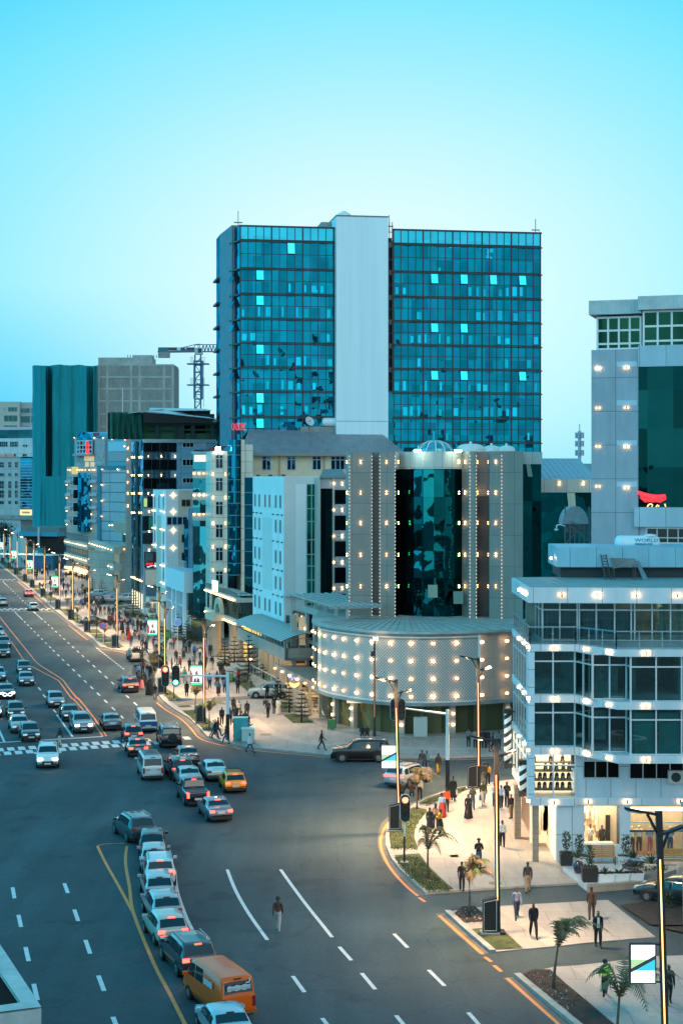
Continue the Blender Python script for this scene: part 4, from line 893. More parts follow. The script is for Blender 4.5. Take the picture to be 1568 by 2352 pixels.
 q=MB();q.quad(fw.pt(fw.A(1211),fw.Z(1215,1095),.1),fw.pt(fw.A(1222),fw.Z(1215,1095),.1),fw.pt(fw.A(1219),fw.Z(1215,1066),-.4),fw.pt(fw.A(1209),fw.Z(1215,1066),-.4));q.B('open_vent',MATS['vent_glass'],T)
 fl=Fr((PY(1237,172),172),(1,0));body(fl,T,'glass_wall',GLASS('mall_back_glass',(.003,.06,.055),(.01,.36,.33),.5,1.9,2.9,.35,.05),fl.A(1236),fl.A(1370),0,fl.Z(1300,1131),14);body(fl,T,'glass_parapet',PANEL('parapet_cream',(.60,.60,.52),1.2,9,(.12,.12,.1),.03),fl.A(1236),fl.A(1370),fl.Z(1300,1131),fl.Z(1300,1101),14,.1)
 for x in(1283,1338):WLP(fl,T,fl.A(x),fl.Z(x,1110),'v',.1)
 q=MB();q.quad(fl.pt(fl.A(1303),fl.Z(1310,1166),.5),fl.pt(fl.A(1320),fl.Z(1310,1166),.5),fl.pt(fl.A(1319),fl.Z(1310,1132),.1),fl.pt(fl.A(1301),fl.Z(1310,1132),.1));q.B('open_vent',M('pale_vent',(.5,.55,.4),.4),T)
 b=MB();z=fl.Z(1300,1101);b.add([fl.pt(fl.A(1240),z,0),fl.pt(fl.A(1372),z,0),fl.pt(fl.A(1372),z+2.4,-14),fl.pt(fl.A(1240),z+2.4,-14)],[(0,1,2,3)]);b.B('sheet_roof',RIB('blue_sheet_roof',(.10,.24,.32),.6,.4,.4),T)
 fs=Fr((PY(733,187),187),(.97,.2));body(fs,T,'glass_strip',GLASS('strip_glass',(.003,.02,.022),(.006,.16,.17),.5,2,2.9,.4,.06),fs.A(735),fs.A(764),0,fs.Z(750,1122),6)
 body(fs,T,'strip_parapet',M('strip_parapet_grey',(.36,.40,.42),.6),fs.A(735),fs.A(764),fs.Z(750,1122),fs.Z(750,1097),6,.05)
 b=MB();fs.box(b,fs.A(730),fs.A(735),0,fs.Z(733,1097),-6,.25);fs.box(b,fs.A(763),fs.A(767),0,fs.Z(765,1097),-6,.25);b.B('string_pilaster',M('pilaster_pale',(.52,.48,.42),.5),T)
 st=MB();ys_=[1097,1125,1158,1184,1218,1243,1278,1303,1339,1364,1401,1425]
 for i in range(len(ys_)-1):
  st.cur=i%2;fs.face(st,fs.A(767),fs.A(796),fs.Z(780,ys_[i+1]),fs.Z(780,ys_[i]),.15)
 st.B('striped_wall',[M('stripe_grey',(.36,.40,.43),.55,var=.1,scale=.6),GLASS('stripe_glass',(.006,.008,.01),(.05,.06,.07),.3,1,3,.4,.04)],T)
 for y in(1111,1171,1231,1291,1351,1412):WLP(fs,T,fs.A(785),fs.Z(785,y),'v',.15);WLP(fs,T,fs.A(765),fs.Z(765,y),'dot',.25)
 b=MB();z=fs.Z(780,1097);b.add([fs.pt(fs.A(731),z,.5),fs.pt(fs.A(797),z,.5),fs.pt(fs.A(797),z+1.,-3),fs.pt(fs.A(754),z+1.,-3)],[(0,1,2,3)]);b.B('sheet_roof',RIB('grey_sheet_roof',(.16,.2,.2),.5,.5,.5),T)
 fa=Fr((-2.6,160.5),(-UX,-UY));fa=Fr((.7,161.4),(.2692,-.9631));q0=fa.o
 gl=GLASS('arcade_glass',(.02,.025,.025),(.10,.13,.13),.35,2,3,.4,.05)
 L=16.;body(fa,T,'arcade_wall',gl,-L,0,0,9.2,5)
 b=MB()
 for k in range(6):
  a=-L*k/5;fa.box(b,a-.3,a+.3,0,9.4,-.1,.3)
 fa.box(b,-L,0,9.2,9.9,-4.5,.45);fa.box(b,-L,0,5.9,6.3,-.1,.25);b.B('arcade_frame',M('arcade_stone',(.42,.38,.34),.6,var=.12,scale=.5),T)
 b=MB();fa.box(b,-17,1.5,3.1,3.45,.3,3.6);fa.box(b,-17,1.5,2.85,3.6,3.4,3.7);b.B('terrace_canopy',M('canopy_tan',(.34,.24,.19),.7,var=.2,scale=.5),T)
 b=MB()
 for k in range(5):fa.box(b,1-k*4,1.3-k*4,.1,3.1,3.1,3.4)
 b.B('canopy_post',M('post_cream',(.5,.40,.28),.6),T)
 f5=Fr(fa.pt(0,0,3.7).xy,fa.d)
 for k in range(6):WLP(f5,T,.9-k*3.3,3.2,'big',.02)
 for k in range(1,6):
  for z in(4.6,7.4):WLP(fa,T,-L*k/5,z,'dot',.32)
 b=MB()
 for k in range(5):fa.box(b,-16+k*4.2-.12,-16+k*4.2+.12,9.9,10.9,.2,.5);fa.box(b,-16+k*4.2-.14,-16+k*4.2+.14,10.9,11.15,-3.2,2.2)
 for k in range(7):fa.box(b,-16.5,1.5,11.15,11.27,-3+k*.82,-2.7+k*.82)
 b.B('pergola',M('pergola_grey',(.42,.42,.40),.6),T)
 b=MB();fa.box(b,-16,1,2.78,2.84,.6,3.2);b.B('ceiling_lamp',EMIT('canopy_glow',(1,.66,.3),2.6),T)
 return T
mall()
zt_=H+60*160/3700-.2
p=V3((PY(998,168),168,zt_));t=thing('glass_dome','faceted glass dome with white ribs on the mall roof','dome',p)
b=MB();prof=[(2.0,0),(1.8,.55),(1.35,1.05),(.7,1.35),(.3,1.4)];b.lathe(p,prof,12);b.B('dome_glazing',GLASS('dome_glass',(.05,.22,.26),(.2,.6,.68),.4,1,1,.3,.03),t)
b=MB()
for k in range(12):
 a=2*PI*k/12
 for i in range(4):b.bar(p+V3((prof[i][0]*math.cos(a),prof[i][0]*math.sin(a),prof[i][1]))*1.0,p+V3((prof[i+1][0]*math.cos(a),prof[i+1][0]*math.sin(a),prof[i+1][1])),.10)
b.lathe(p,[(2.08,-.05),(2.08,.12)],12);b.B('dome_rib',M('rib_white',(.62,.68,.66),.5),t)
for i,(x,rx,rz_,lb)in enumerate(((1080,1.55,1.1,'widest of the white domed tanks on the mall roof, beside the glass dome'),(1128,1.0,.92,'middle white domed tank on the mall roof'),(1162,.95,.9,'rightmost white domed tank on the mall roof'),(962,.75,.62,'small white tank on the mall roof left of the glass dome'))):
 p=V3((PY(x,168),168,zt_));t=thing('roof_tank',lb,'water tank',p,'white tanks on the mall roof')
 b=MB();b.smooth=True;b.lathe(p,[(rx,0),(rx*1.0,.25*rz_),(rx*.94,.6*rz_),(rx*.75,.85*rz_),(rx*.4,.98*rz_),(.05,rz_)],24);b.B('tank_shell',M('white_grp',(.62,.68,.66),.45,var=.08,scale=2),t)
 b=MB();b.lathe(p+V3((0,0,rz_-.02)),[(.14,0),(.14,.22),(.02,.26)],10);b.B('tank_cap',MATS['white_grp'],t)
fp=Fr((PY(1278,106.5),106.5),(1,0))
ft=Fr((PY(1412,112),112),(1,.02));z0=ft.Z(1450,1256);p=ft.pt(1.6,z0)
t=thing('water_tank','white horizontal water tank with blue lettering on the corner building roof','water tank',p)
b=MB();b.smooth=True;a0,a1=ft.A(1412),ft.A(1512);c=z0+.28;pts=[ft.pt(a0+(a1-a0)*k,c,0)for k in(0,.03,.1,.9,.97,1)];b.tube(pts,[.3,.45,.52,.5,.42,.3],18);b.B('tank_shell',M('tank_white',(.66,.74,.76),.45,var=.1,scale=1.5),t)
b=MB();q=ft.pt(ft.A(1492),c+.45);b.lathe(q,[(.42,0),(.42,.12),(.1,.17)],16);b.B('tank_lid',MATS['tank_white'],t)
tm=paint((.05,.34,.48),'letter');text('WORLD',.36,tm,t,ft,ft.A(1453),c+.08,.50,.06,sx=1.25);text('FIBERGLASS',.19,tm,t,ft,ft.A(1453),c-.12,.53,.06,sx=1.25)
t=thing('ladder','rusty steel ladder leaning on the penthouse wall of the corner building','ladder',fp.pt(fp.A(1390),17.27))
b=MB();a0,a1=fp.A(1386),fp.A(1398.5);z1=fp.Z(1390,1276)
for a in(a0,a1):b.bar(fp.pt(a,17.27,.5),fp.pt(a,z1,-1.35),.06)
for k in range(9):f_=(k+.5)/9;b.bar(fp.pt(a0,17.27+(z1-17.27)*f_,.5-1.85*f_),fp.pt(a1,17.27+(z1-17.27)*f_,.5-1.85*f_),.05)
b.B('ladder_frame',M('rust_brown',(.09,.06,.05),.8),t)
t=thing('board_table','weathered sloping board table beside the ladder on the roof','table',fp.pt(fp.A(1430),17.27))
b=MB();a0,a1=fp.A(1401),fp.A(1459);b.hexa([fp.pt(a0,18.0,.9),fp.pt(a1,18.25,.9),fp.pt(a1,18.55,-.3),fp.pt(a0,18.6,-.3),fp.pt(a0,18.05,.9),fp.pt(a1,18.3,.9),fp.pt(a1,18.6,-.3),fp.pt(a0,18.65,-.3)]);b.B('board_top',PANEL('old_boards',(.20,.16,.14),9,.16,(.06,.05,.04),.015,var=.35),t)
b=MB()
for a in(a0+.15,a1-.15):b.bar(fp.pt(a,17.27,.6),fp.pt(a,18.1,.6),.06);b.bar(fp.pt(a,17.27,-.2),fp.pt(a,18.5,-.2),.06)
b.B('table_leg',MATS['rust_brown'],t)
b=MB();b.hexa([fp.pt(fp.A(1471),17.27,.7),fp.pt(fp.A(1483),17.27,.7),fp.pt(fp.A(1483),17.27,.62),fp.pt(fp.A(1471),17.27,.62),fp.pt(fp.A(1466),fp.Z(1470,1290),-1.3),fp.pt(fp.A(1474),fp.Z(1470,1290),-1.3),fp.pt(fp.A(1474),fp.Z(1470,1290),-1.38),fp.pt(fp.A(1466),fp.Z(1470,1290),-1.38)])
tag(b.B('plank',M('grey_plank',(.15,.22,.25),.8,var=.2,scale=2)),'grey plank leaning on the penthouse wall beside the board table','plank')
ps=V3((PY(1318,140),140,0));t=thing('scaffold_stair','steel stair scaffold under a small arched grey canopy behind the corner building','scaffold',(ps.x,ps.y,0))
b=MB();X0,X1,zA,zB=PY(1297,140),PY(1352,140),PZ(1262,140),PZ(1195,140)
for k in range(6):x=X0+(X1-X0)*k/5;b.bar((x,140,5),(x,140,zB+(.3 if k in(1,4)else 1.2)),.10)
b.bar((X0,140,zA),(X1+1,139,zA-.6),.1);b.bar((X0+.3,139.6,zB-.4),(X1+1.2,139.6,zA-.3),.09);b.bar((X0+.5,139.8,zB-.1),(X1+1.6,139.8,zA+.3),.09);b.bar((X0,140,zB-1),(X1,140,zB-1),.08);b.bar((X0,139.9,zA+.5),(X0+1,139.9,zB-1),.07)
for k in range(22):x=X0+(X1-X0)*(k+.5)/22;b.bar((x,140.1,zB-1.0),(x,140.1,zB-.1+.0),.05)
b.B('scaffold_pole',M('scaffold_rust',(.13,.12,.12),.7),t)
b=MB();n=12;xc=PY(1318,140.6);zr=PZ(1203,140.6);r=1.55
vs=[]
for Y in(139.9,142.5):vs+=[(xc+r*math.cos(PI*k/n)*.72,Y,zr+r*math.sin(PI*k/n))for k in range(n+1)]
b.add(vs,[(k,k+1,n+2+k,n+1+k)for k in range(n)]+[tuple(range(n,-1,-1))]);b.B('arched_canopy',M('canopy_zinc',(.26,.29,.30),.5,var=.2,scale=2),t)
t=thing('security_camera','white dome security camera on a bracket left of the arched canopy','camera',(PY(1277,138),138,PZ(1215,138)))
b=MB();b.smooth=True;q=V3((PY(1277,138),138,PZ(1218,138)));b.tube([q+V3((.75,0,.35)),q+V3((.3,0,.5)),q+V3((.02,0,.42)),q+V3((0,0,.1))],.06,8);b.lathe(q,[(.17,.12),(.18,0),(.05,-.02)],12);b.B('camera_housing',M('white_plastic',(.72,.76,.78),.4),t)
b=MB();b.smooth=True;b.lathe(q,[(.14,-.02),(.12,-.12),(.03,-.18)],12);b.B('camera_dome',DARK,t)
t=thing('antenna_mast','pale telecom mast with stacked panel antennas between the mall and the grey tower','mast',(PY(1330,420),420,0));b=MB();X=PY(1330,420)
b.tube([(X,420,0),(X,420,PZ(990,420))],.45,8);b.tube([(X,420,PZ(990,420)),(X,420,PZ(974,420))],.12,6);b.B('mast_pole',M('mast_grey',(.35,.45,.5),.6),t)
b=MB()
for y0_ in(995,1014,1035):
 for k in range(6):a=k*PI/3;b.box((X+math.cos(a)*.95,420+math.sin(a)*.95,PZ(y0_+5,420)),.22,.12,.75);b.bar((X,420,PZ(y0_+5,420)),(X+math.cos(a)*.9,420+math.sin(a)*.9,PZ(y0_+5,420)),.1)
b.B('panel_antenna',MATS['mast_grey'],t)
b=MB();n=40
hx=[PY(1150,3200)+i*14 for i in range(n)];hz=[H+3200*(8+34*math.exp(-((i-18)/9)**2)+6*math.sin(i*.7))/3700*.9 for i in range(n)]
vs=[(x,3200,0)for x in hx]+[(x,3230,z)for x,z in zip(hx,hz)]+[(x,3600,0)for x in hx];b.smooth=True
b.add(vs,[(i,i+1,n+i+1,n+i)for i in range(n-1)]+[(n+i,n+i+1,2*n+i+1,2*n+i)for i in range(n-1)]);setting(b.B('hill',M('hill_haze_tint',(.20,.30,.33),.95,var=.2,scale=.004)))  # blue-grey base colour paints distance haze onto the hill
w5,q2,s2,t2,f2c,v3,x1c,k1=crop(700,1700,2.24),crop(480,1980,4.522),crop(480,1580,3.733),crop(260,1680,4.2),crop(240,2080,3.92),crop(0,1560,3.733),crop(600,1330,5.227),crop(0,1500,1.742)
def FrP(x0,Y0,x1,Y1):return Fr((PY(x0,Y0),Y0),(PY(x1,Y1)-PY(x0,Y0),Y1-Y0))
def Yv(x,v):return v/(UXV+VXV*(x-CX))
UXV,VXV=.2692,.9631/F
def ave(x,v):Y=Yv(x,v);return Fr((PY(x,Y),Y),(-UX,-UY))
def FCG(x,Y,ang=.17):return Fr((PY(x,Y),Y),(1,ang))
def boxes(fr,par,name,mats,items,k0=0.,k1=.05):
 """several flat pieces of ONE part; items are pixel rectangles (x0, y0, x1, y1[, mat])"""
 b=MB()
 for it in items:
  a0,a1,z0,z1=fr.rect(*it[:4]);b.cur=it[4]if len(it)>4 else 0;fr.box(b,a0,a1,z0,z1,k0,k1)
 return b.B(name,mats,par)
def WRW(fr,par,pts,glass,frame,w,h,nx=1,nz=1,t=.07,k=.03,name='window',splits=None):
 for x,y in pts:
  a,z=fr.A(x),fr.Z(x,y);window(fr,par,a-w/2,a+w/2,z-h/2,z+h/2,nx,nz,glass,frame,t,k,name,splits)
DK=GLASS('dark_window',(.008,.012,.014),(.04,.07,.08),.35,1.1,3,.4,.03)
BLUEW=GLASS('blue_window',(.004,.03,.06),(.02,.16,.26),.45,1.2,3,.4,.03)
WFR=M('window_frame_pale',(.5,.52,.52),.5)
BIGL=EMIT('room_glow_warm',(1,.75,.42),2.2,(.3,.2,.1));GLOWC=EMIT('room_glow_pale',(.85,1,.85),1.2,(.3,.3,.3))
def white_block():
 Y0=188.;fa=Fr((PY(651.7,Y0),Y0),(-UX,-UY));fv=Fr((PY(651.7,Y0),Y0),(VX,VY));aL=fa.A(580.6);aR=0;L=aL
 T=thing('white_block','bright white block with small paired windows and one tall slot beside the striped strip','building',(fa.o.x,fa.o.y,0))
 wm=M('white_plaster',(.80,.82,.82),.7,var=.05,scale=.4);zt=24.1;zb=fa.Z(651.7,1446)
 X=lambda x:w5(x,0)[0];sa0,sa1=fa.A(X(785)),fa.A(X(872));zs1,zs0=fa.Z(*w5(785,825)),fa.Z(*w5(785,1462))
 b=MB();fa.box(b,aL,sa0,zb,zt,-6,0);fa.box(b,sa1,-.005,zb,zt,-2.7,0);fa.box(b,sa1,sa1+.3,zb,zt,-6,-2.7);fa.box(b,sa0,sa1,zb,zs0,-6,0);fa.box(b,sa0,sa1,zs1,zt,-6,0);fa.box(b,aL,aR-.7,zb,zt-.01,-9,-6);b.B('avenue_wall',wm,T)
 b=MB();fa.box(b,sa0+.02,sa1-.02,zs0+.02,zs1-.02,-6.02,-5.9);b.B('slot_wall',M('slot_grey',(.42,.43,.42),.8),T)
 eR=fv.A(729.5);b=MB();fv.box(b,.01,fv.A(X(1082)),0,zt-.02,-12,.0);fv.box(b,fv.A(X(1082)),eR,fv.Z(*w5(1180,530)),zt-.06,-12,0);fv.box(b,.01,eR,0,zb,-12,-.1);b.B('front_wall',M('white_plaster_shaded',(.66,.68,.67),.75,var=.06,scale=.4),T)  # greyer copy of the plaster puts duller light into this face
 gl=GLASS('green_grid_glass',(.002,.035,.03),(.01,.22,.20),.5,1.8,2.9,.55,.06);a0,a1=fv.A(X(1082)),eR-.15
 ysr=[530,632,750,865,1030,1160,1265,1390,1510,1640];zr=[fv.Z(*w5(1180,y))for y in ysr]
 q=MB();fv.face(q,a0,a1,zr[-1]-3,zr[0],-.15);q.B('glass_wall',gl,T)
 b=MB()
 for x in(1082,1110,1145,1182,1225,1272):a=fv.A(X(x));fv.box(b,a-.05,a+.05,zr[-1]-3,zr[0],-.15,-.03)
 for z in zr:fv.box(b,a0,a1,z-.05,z+.05,-.15,-.05)
 b.B('mullion_grid',M('mullion_pale_green',(.30,.48,.44),.5),T)
 win=M('window_pane_grey',(.10,.13,.15),.25,var=.3,scale=2);fr_=M('window_surround',(.34,.38,.40),.6)
 cols=[720,758,810,849,905,946];zrow=[fa.Z(*w5(720,y))for y in(674,882,1142,1360,1576)]
 for r,z in enumerate(zrow):
  for c,x in enumerate(cols):
   if r in(1,2,3)and c in(2,3):continue
   a=fa.A(X(x));window(fa,T,a-.34,a+.34,z-.74,z+.74,1,1,win,fr_,.08,.01)
 b=MB()
 for z in((zrow[0]+zrow[1])/2-.1,(zrow[1]+zrow[2])/2,(zrow[2]+zrow[3])/2,(zrow[3]+zrow[4])/2):
  for x0,x1 in((697,784),(874,970)):fa.box(b,fa.A(X(x0)),fa.A(X(x1)),z-.025,z+.025,0,.012)
 for x in(738,927):a=fa.A(X(x));fa.box(b,a-.03,a+.03,zb,zrow[0]-2,0,.01)
 b.B('render_joint',M('joint_teal',(.12,.3,.36),.7),T)
 b=MB()
 for z in((zrow[0]+zrow[1])/2-.1,(zrow[1]+zrow[2])/2,(zrow[2]+zrow[3])/2,(zrow[3]+zrow[4])/2):
  for x in(704,736,775,882,924,963):q=fa.pt(fa.A(X(x)),z,.08);b.box(q,.09,.09,.09)
 for x in(722,832,948):q=fa.pt(fa.A(X(x)),zt+.12,-.3);b.box(q,.22,.1,.1,.3);b.bar(q,q-V3((0,0,.2)),.05)
 b.B('spotlight',DARK,T)
 b=MB();c=fv.pt((fv.A(X(985))+fv.A(X(1180)))/2,0,0);zbl=fv.Z(*w5(1070,1775));r=(fv.A(X(1180))-fv.A(X(985)))/2;a=math.atan2(VY,VX)
 b.lathe((c.x,c.y,zbl),[(r*.98,-2.2),(r*1.08,-1.6),(r*1.1,0),(.01,.02)],24,1,.62);b.B('balcony_floor',wm,T)
 b=MB();b.lathe((c.x,c.y,zbl+3.15),[(r*1.25,0),(r*1.2,.14),(.01,.2)],24,1,.62);b.B('balcony_canopy',M('canopy_grey',(.42,.44,.44),.6),T)
 b=MB();b.lathe((c.x,c.y,zbl),[(r*1.02,0.05),(r*1.02,.95)],24,1,.60,PI,2*PI);b.B('balcony_glass',CLEAR('terrace_glass',(.4,.5,.5),.12),T)
 b=MB()
 for k in range(7):t=PI+PI*k/6;x_,y_=c.x+r*1.04*math.cos(t),c.y+r*.63*math.sin(t);b.bar((x_,y_,zbl),(x_,y_,zbl+(3.15 if k in(2,5)else 1)),.06)
 b.B('balcony_post',ALU,T)
 ft=ave(654,41.);aL2=ft.A(545.5);z1,z0=5.5,4.15;stone=PANEL('terrace_stone',(.36,.33,.29),1.4,.8,(.22,.2,.18),.015,var=.25,stagger=.5)
 b=MB();ft.box(b,aL2,0,z0,z1,-.4,0);ft.box(b,aL2,0,z0-.02,z0+.25,-5,-.4);b.B('terrace_parapet',stone,T)
 fe=ft.side(0);fe=Fr(ft.pt(0,0).xy,(VX,VY));b=MB();fe.box(b,.02,8.2,z0,z1-.05,-.4,0);b.B('terrace_parapet',stone,T)
 b=MB()
 for k in range(13):a=aL2+(0-aL2)*(.28+.72*k/12);ft.box(b,a-.04,a+.04,z1,z1+.95,-.3,-.2)
 b.bar(ft.pt(aL2*.72,z1+.98,-.25),ft.pt(0,z1+.98,-.25),.08);b.bar(fe.pt(0,z1+.98,-.25),fe.pt(8,z1+.98,-.25),.08)
 for k in range(6):fe.box(b,k*1.6,k*1.6+.08,z1,z1+.95,-.3,-.2)
 b.B('terrace_rail',M('rail_pale',(.5,.54,.54),.4,.3),T)
 b=MB();n=26;a0,a1=ft.A(w5(575,0)[0]),ft.A(w5(985,0)[0])+1.0
 zc0=6.35
 for i in range(n):
  for j in range(5):
   u0,u1=a0+(a1-a0)*i/n,a0+(a1-a0)*(i+.93)/n;t0,t1=j/5,(j+1)/5;prof=lambda t:(.7-t*3.6,zc0+.85*math.sin(t*PI*.55))
   k0_,h0=prof(t0);k1_,h1=prof(t1);b.quad(ft.pt(u0,h0,k0_),ft.pt(u1,h0,k0_),ft.pt(u1,h1,k1_),ft.pt(u0,h1,k1_))
 b.B('sheet_canopy',M('canopy_sheet',(.48,.52,.50),.5),T)
 b=MB()
 for i in range(n+1):
  u=a0+(a1-a0)*(i-.035)/n
  for j in range(5):
   t0,t1=j/5,(j+1)/5;k0_,h0=prof(t0);k1_,h1=prof(t1);b.bar(ft.pt(u,h0-.02,k0_),ft.pt(u,h1-.02,k1_),.10)
 b.B('canopy_rib',M('canopy_rib_dark',(.14,.17,.17),.6),T)
 b=MB();ft.box(b,aL2,0,z1-.3,zb+2.2,-4.6,-4.2);b.B('terrace_shopfront',M('shopfront_dark',(.015,.015,.017),.3),T)
 b=MB()
 for k in range(9):a=aL2*.9*k/8-.2;ft.box(b,a-.18,a+.18,z1-.2,7.2,-4.2,-3.9)
 fe.box(b,1.2,1.8,z1,9,-2.2,-1.8);fe.box(b,5.6,6.2,z1,9,-2.2,-1.8);b.B('terrace_column',M('column_cream',(.52,.46,.36),.6),T)
 b=MB()
 for k in range(9):a=aL2*.9*k/8-.5;ft.box(b,a-.1,a+.1,z1+1.2,z1+2.7,-4.15,-4.05)
 b.B('strip_lamp',BIGL,T)
 b=MB();fe.box(b,2.2,5.4,z1,8.6,-2.6,-2.5);b.B('terrace_window',M('cream_room',(.5,.42,.3),.6,emit=(1,.8,.5),es=.25),T)
 b=MB();ft.box(b,aL2,0,.1,1.2,-9,.9);fe.box(b,0,8,.1,1.2,-3,.6);b.B('raised_walk',stone,T)
 b=MB();ft.box(b,aL2+.1,aL2+6.5,1.2,z0,-1.6,-1.2);b.B('timber_wall',PANEL('brown_boards',(.16,.08,.05),3,.3,(.05,.03,.02),.02,var=.3),T)
 b=MB();ft.box(b,aL2+6.5,0,1.2,z0,-4.4,-4.2);b.B('arcade_shopfront',GLASS('arcade_shop_glass',(.06,.045,.03),(.12,.1,.07),.25,2.2,3,.6,.04),T)
 b=MB()
 for k in range(7):a=-1.2-k*2.7;ft.box(b,a-.22,a+.22,1.2,z0,-1.5,-1.05)
 b.B('arcade_column',MATS['column_cream'],T)
 for a,z in((aL2+2.6,3.4),(aL2+2.6,1.9)):WLP(Fr(ft.pt(0,0,-1.2).xy,ft.d),T,a,z,'big')
 b=MB();ft.box(b,aL2+7,-2,z0-.12,z0-.05,-4,-.6);b.B('ceiling_lamp',EMIT('arcade_glow',(1,.66,.3),1.6),T)
 b=MB()
 for k in range(11):a=-.4-k*1.5;ft.bar=None;b.bar(ft.pt(a,1.2,.7),ft.pt(a,2.15,.7),.06)
 b.bar(ft.pt(-.2,2.2,.7),ft.pt(-15.6,2.2,.7),.08);b.bar(ft.pt(-15.8,2.2,.8),ft.pt(-20.5,.9,2.6),.08);b.bar(ft.pt(-14.9,2.2,.8),ft.pt(-19.6,.9,2.9),.08);b.bar(ft.pt(0,2.2,.7),ft.pt(2.4,1.0,1.2),.08)
 b.B('walk_rail',MATS['rail_pale'],T)
 q=MB();q.quad(ft.pt(-.2,1.3,.72),ft.pt(-15.4,1.3,.72),ft.pt(-15.4,2.1,.72),ft.pt(-.2,2.1,.72));q.B('walk_glass',MATS['terrace_glass'],T)
 b=MB()
 for k in range(5):ft.box(b,-21-k*.0,-15.5,.1+k*.22,.32+k*.22,.9,2.9-k*.4)
 b.B('step_flight',stone,T)
white_block()
def cream_building():
 f=FCG(575,232,.17);T=thing('cream_building','cream rendered building with a grey sheet roof behind the white block','building',(f.o.x,f.o.y,0));A,Z=f.A,f.Z
 ze=Z(700,1037);body(f,T,'wall',M('cream_render',(.66,.58,.42),.85,var=.1,scale=1.2,bump=.3,bscale=6),A(571),A(930),0,ze,14)
 b=MB();zr=Z(700,1004)+1.2;b.add([f.pt(A(572)-1.5,ze-.3,1.2),f.pt(A(930),ze-.3,1.2),f.pt(A(906)-1,zr,-8),f.pt(A(585),zr,-8)],[(0,1,2,3)]);b.B('roof',RIB('grey_roof_sheet',(.26,.25,.27),.42,.5,.5),T)
 b=MB();f.box(b,A(571)-1,A(930),ze-.65,ze-.3,.9,1.25);b.B('eaves_gutter',M('gutter_grey',(.28,.24,.2),.7),T)
 X=lambda x:w5(x,0)[0]
 for x0,x1,y0,y1,nx in((780,858,278,405,2),(1003,1080,278,405,2),(1230,1308,280,402,2),(1395,1560,282,402,4)):
  a0,a1,z0,z1=f.rect(*w5(x0,y0),*w5(x1,y1));window(f,T,a0,a1,z0,z1,nx,1,BLUEW,WFR,.14,.03,splits=[.74])
 b=MB()
 for x in(935,1333):a=A(X(x));f.box(b,a-.12,a+.12,8,ze-.6,0,.2)
 b.B('downpipe',M('pipe_tan',(.5,.32,.18),.6),T)
 b=MB();f.box(b,A(X(1190)),A(X(1568)),zr-.9,zr+.55,-9,-7.5);b.B('roof_parapet',CONC,T)
 p=f.pt(A(790),zr+.55,-8);t=thing('water_tank','long white horizontal tank on the cream building roof','water tank',p);b=MB();b.smooth=True;a0,a1=A(759),A(822)
 b.tube([f.pt(a0+(a1-a0)*k,zr+1.25,-8)for k in(0,.04,.12,.88,.96,1)],[.4,.62,.68,.68,.6,.4],16);b.B('tank_shell',MATS['tank_white'],t)
 for x,y,r,lb in((727,1000,.75,'white satellite dish on the cream building roof ridge'),(871,997,.62,'grey satellite dish beside the long roof tank')):
  p=f.pt(A(x),zr+.4,-7.4);t=thing('satellite_dish',lb,'dish',p);b=MB();b.smooth=True
  n=14;c=p+V3((0,0,.9));ax=V3((.5,-.75,.45)).normalized();u=ax.cross(V3((0,0,1))).normalized();w_=u.cross(ax)
  vs=[c]+[c+(u*math.cos(2*PI*i/n)+w_*math.sin(2*PI*i/n))*r*q_+ax*(q_*q_*.25*r)for q_ in(.5,1)for i in range(n)]
  b.add(vs,[(0,1+i,1+(i+1)%n)for i in range(n)]+[(1+i,1+n+i,1+n+(i+1)%n,1+(i+1)%n)for i in range(n)]);b.B('dish_bowl',M('dish_white',(.6,.62,.62),.5),t)
  b=MB();b.bar(p-V3((0,0,.4)),c,.08);b.bar(c,c+ax*r*.8,.05);b.B('dish_mount',DARK,t)
cream_building()
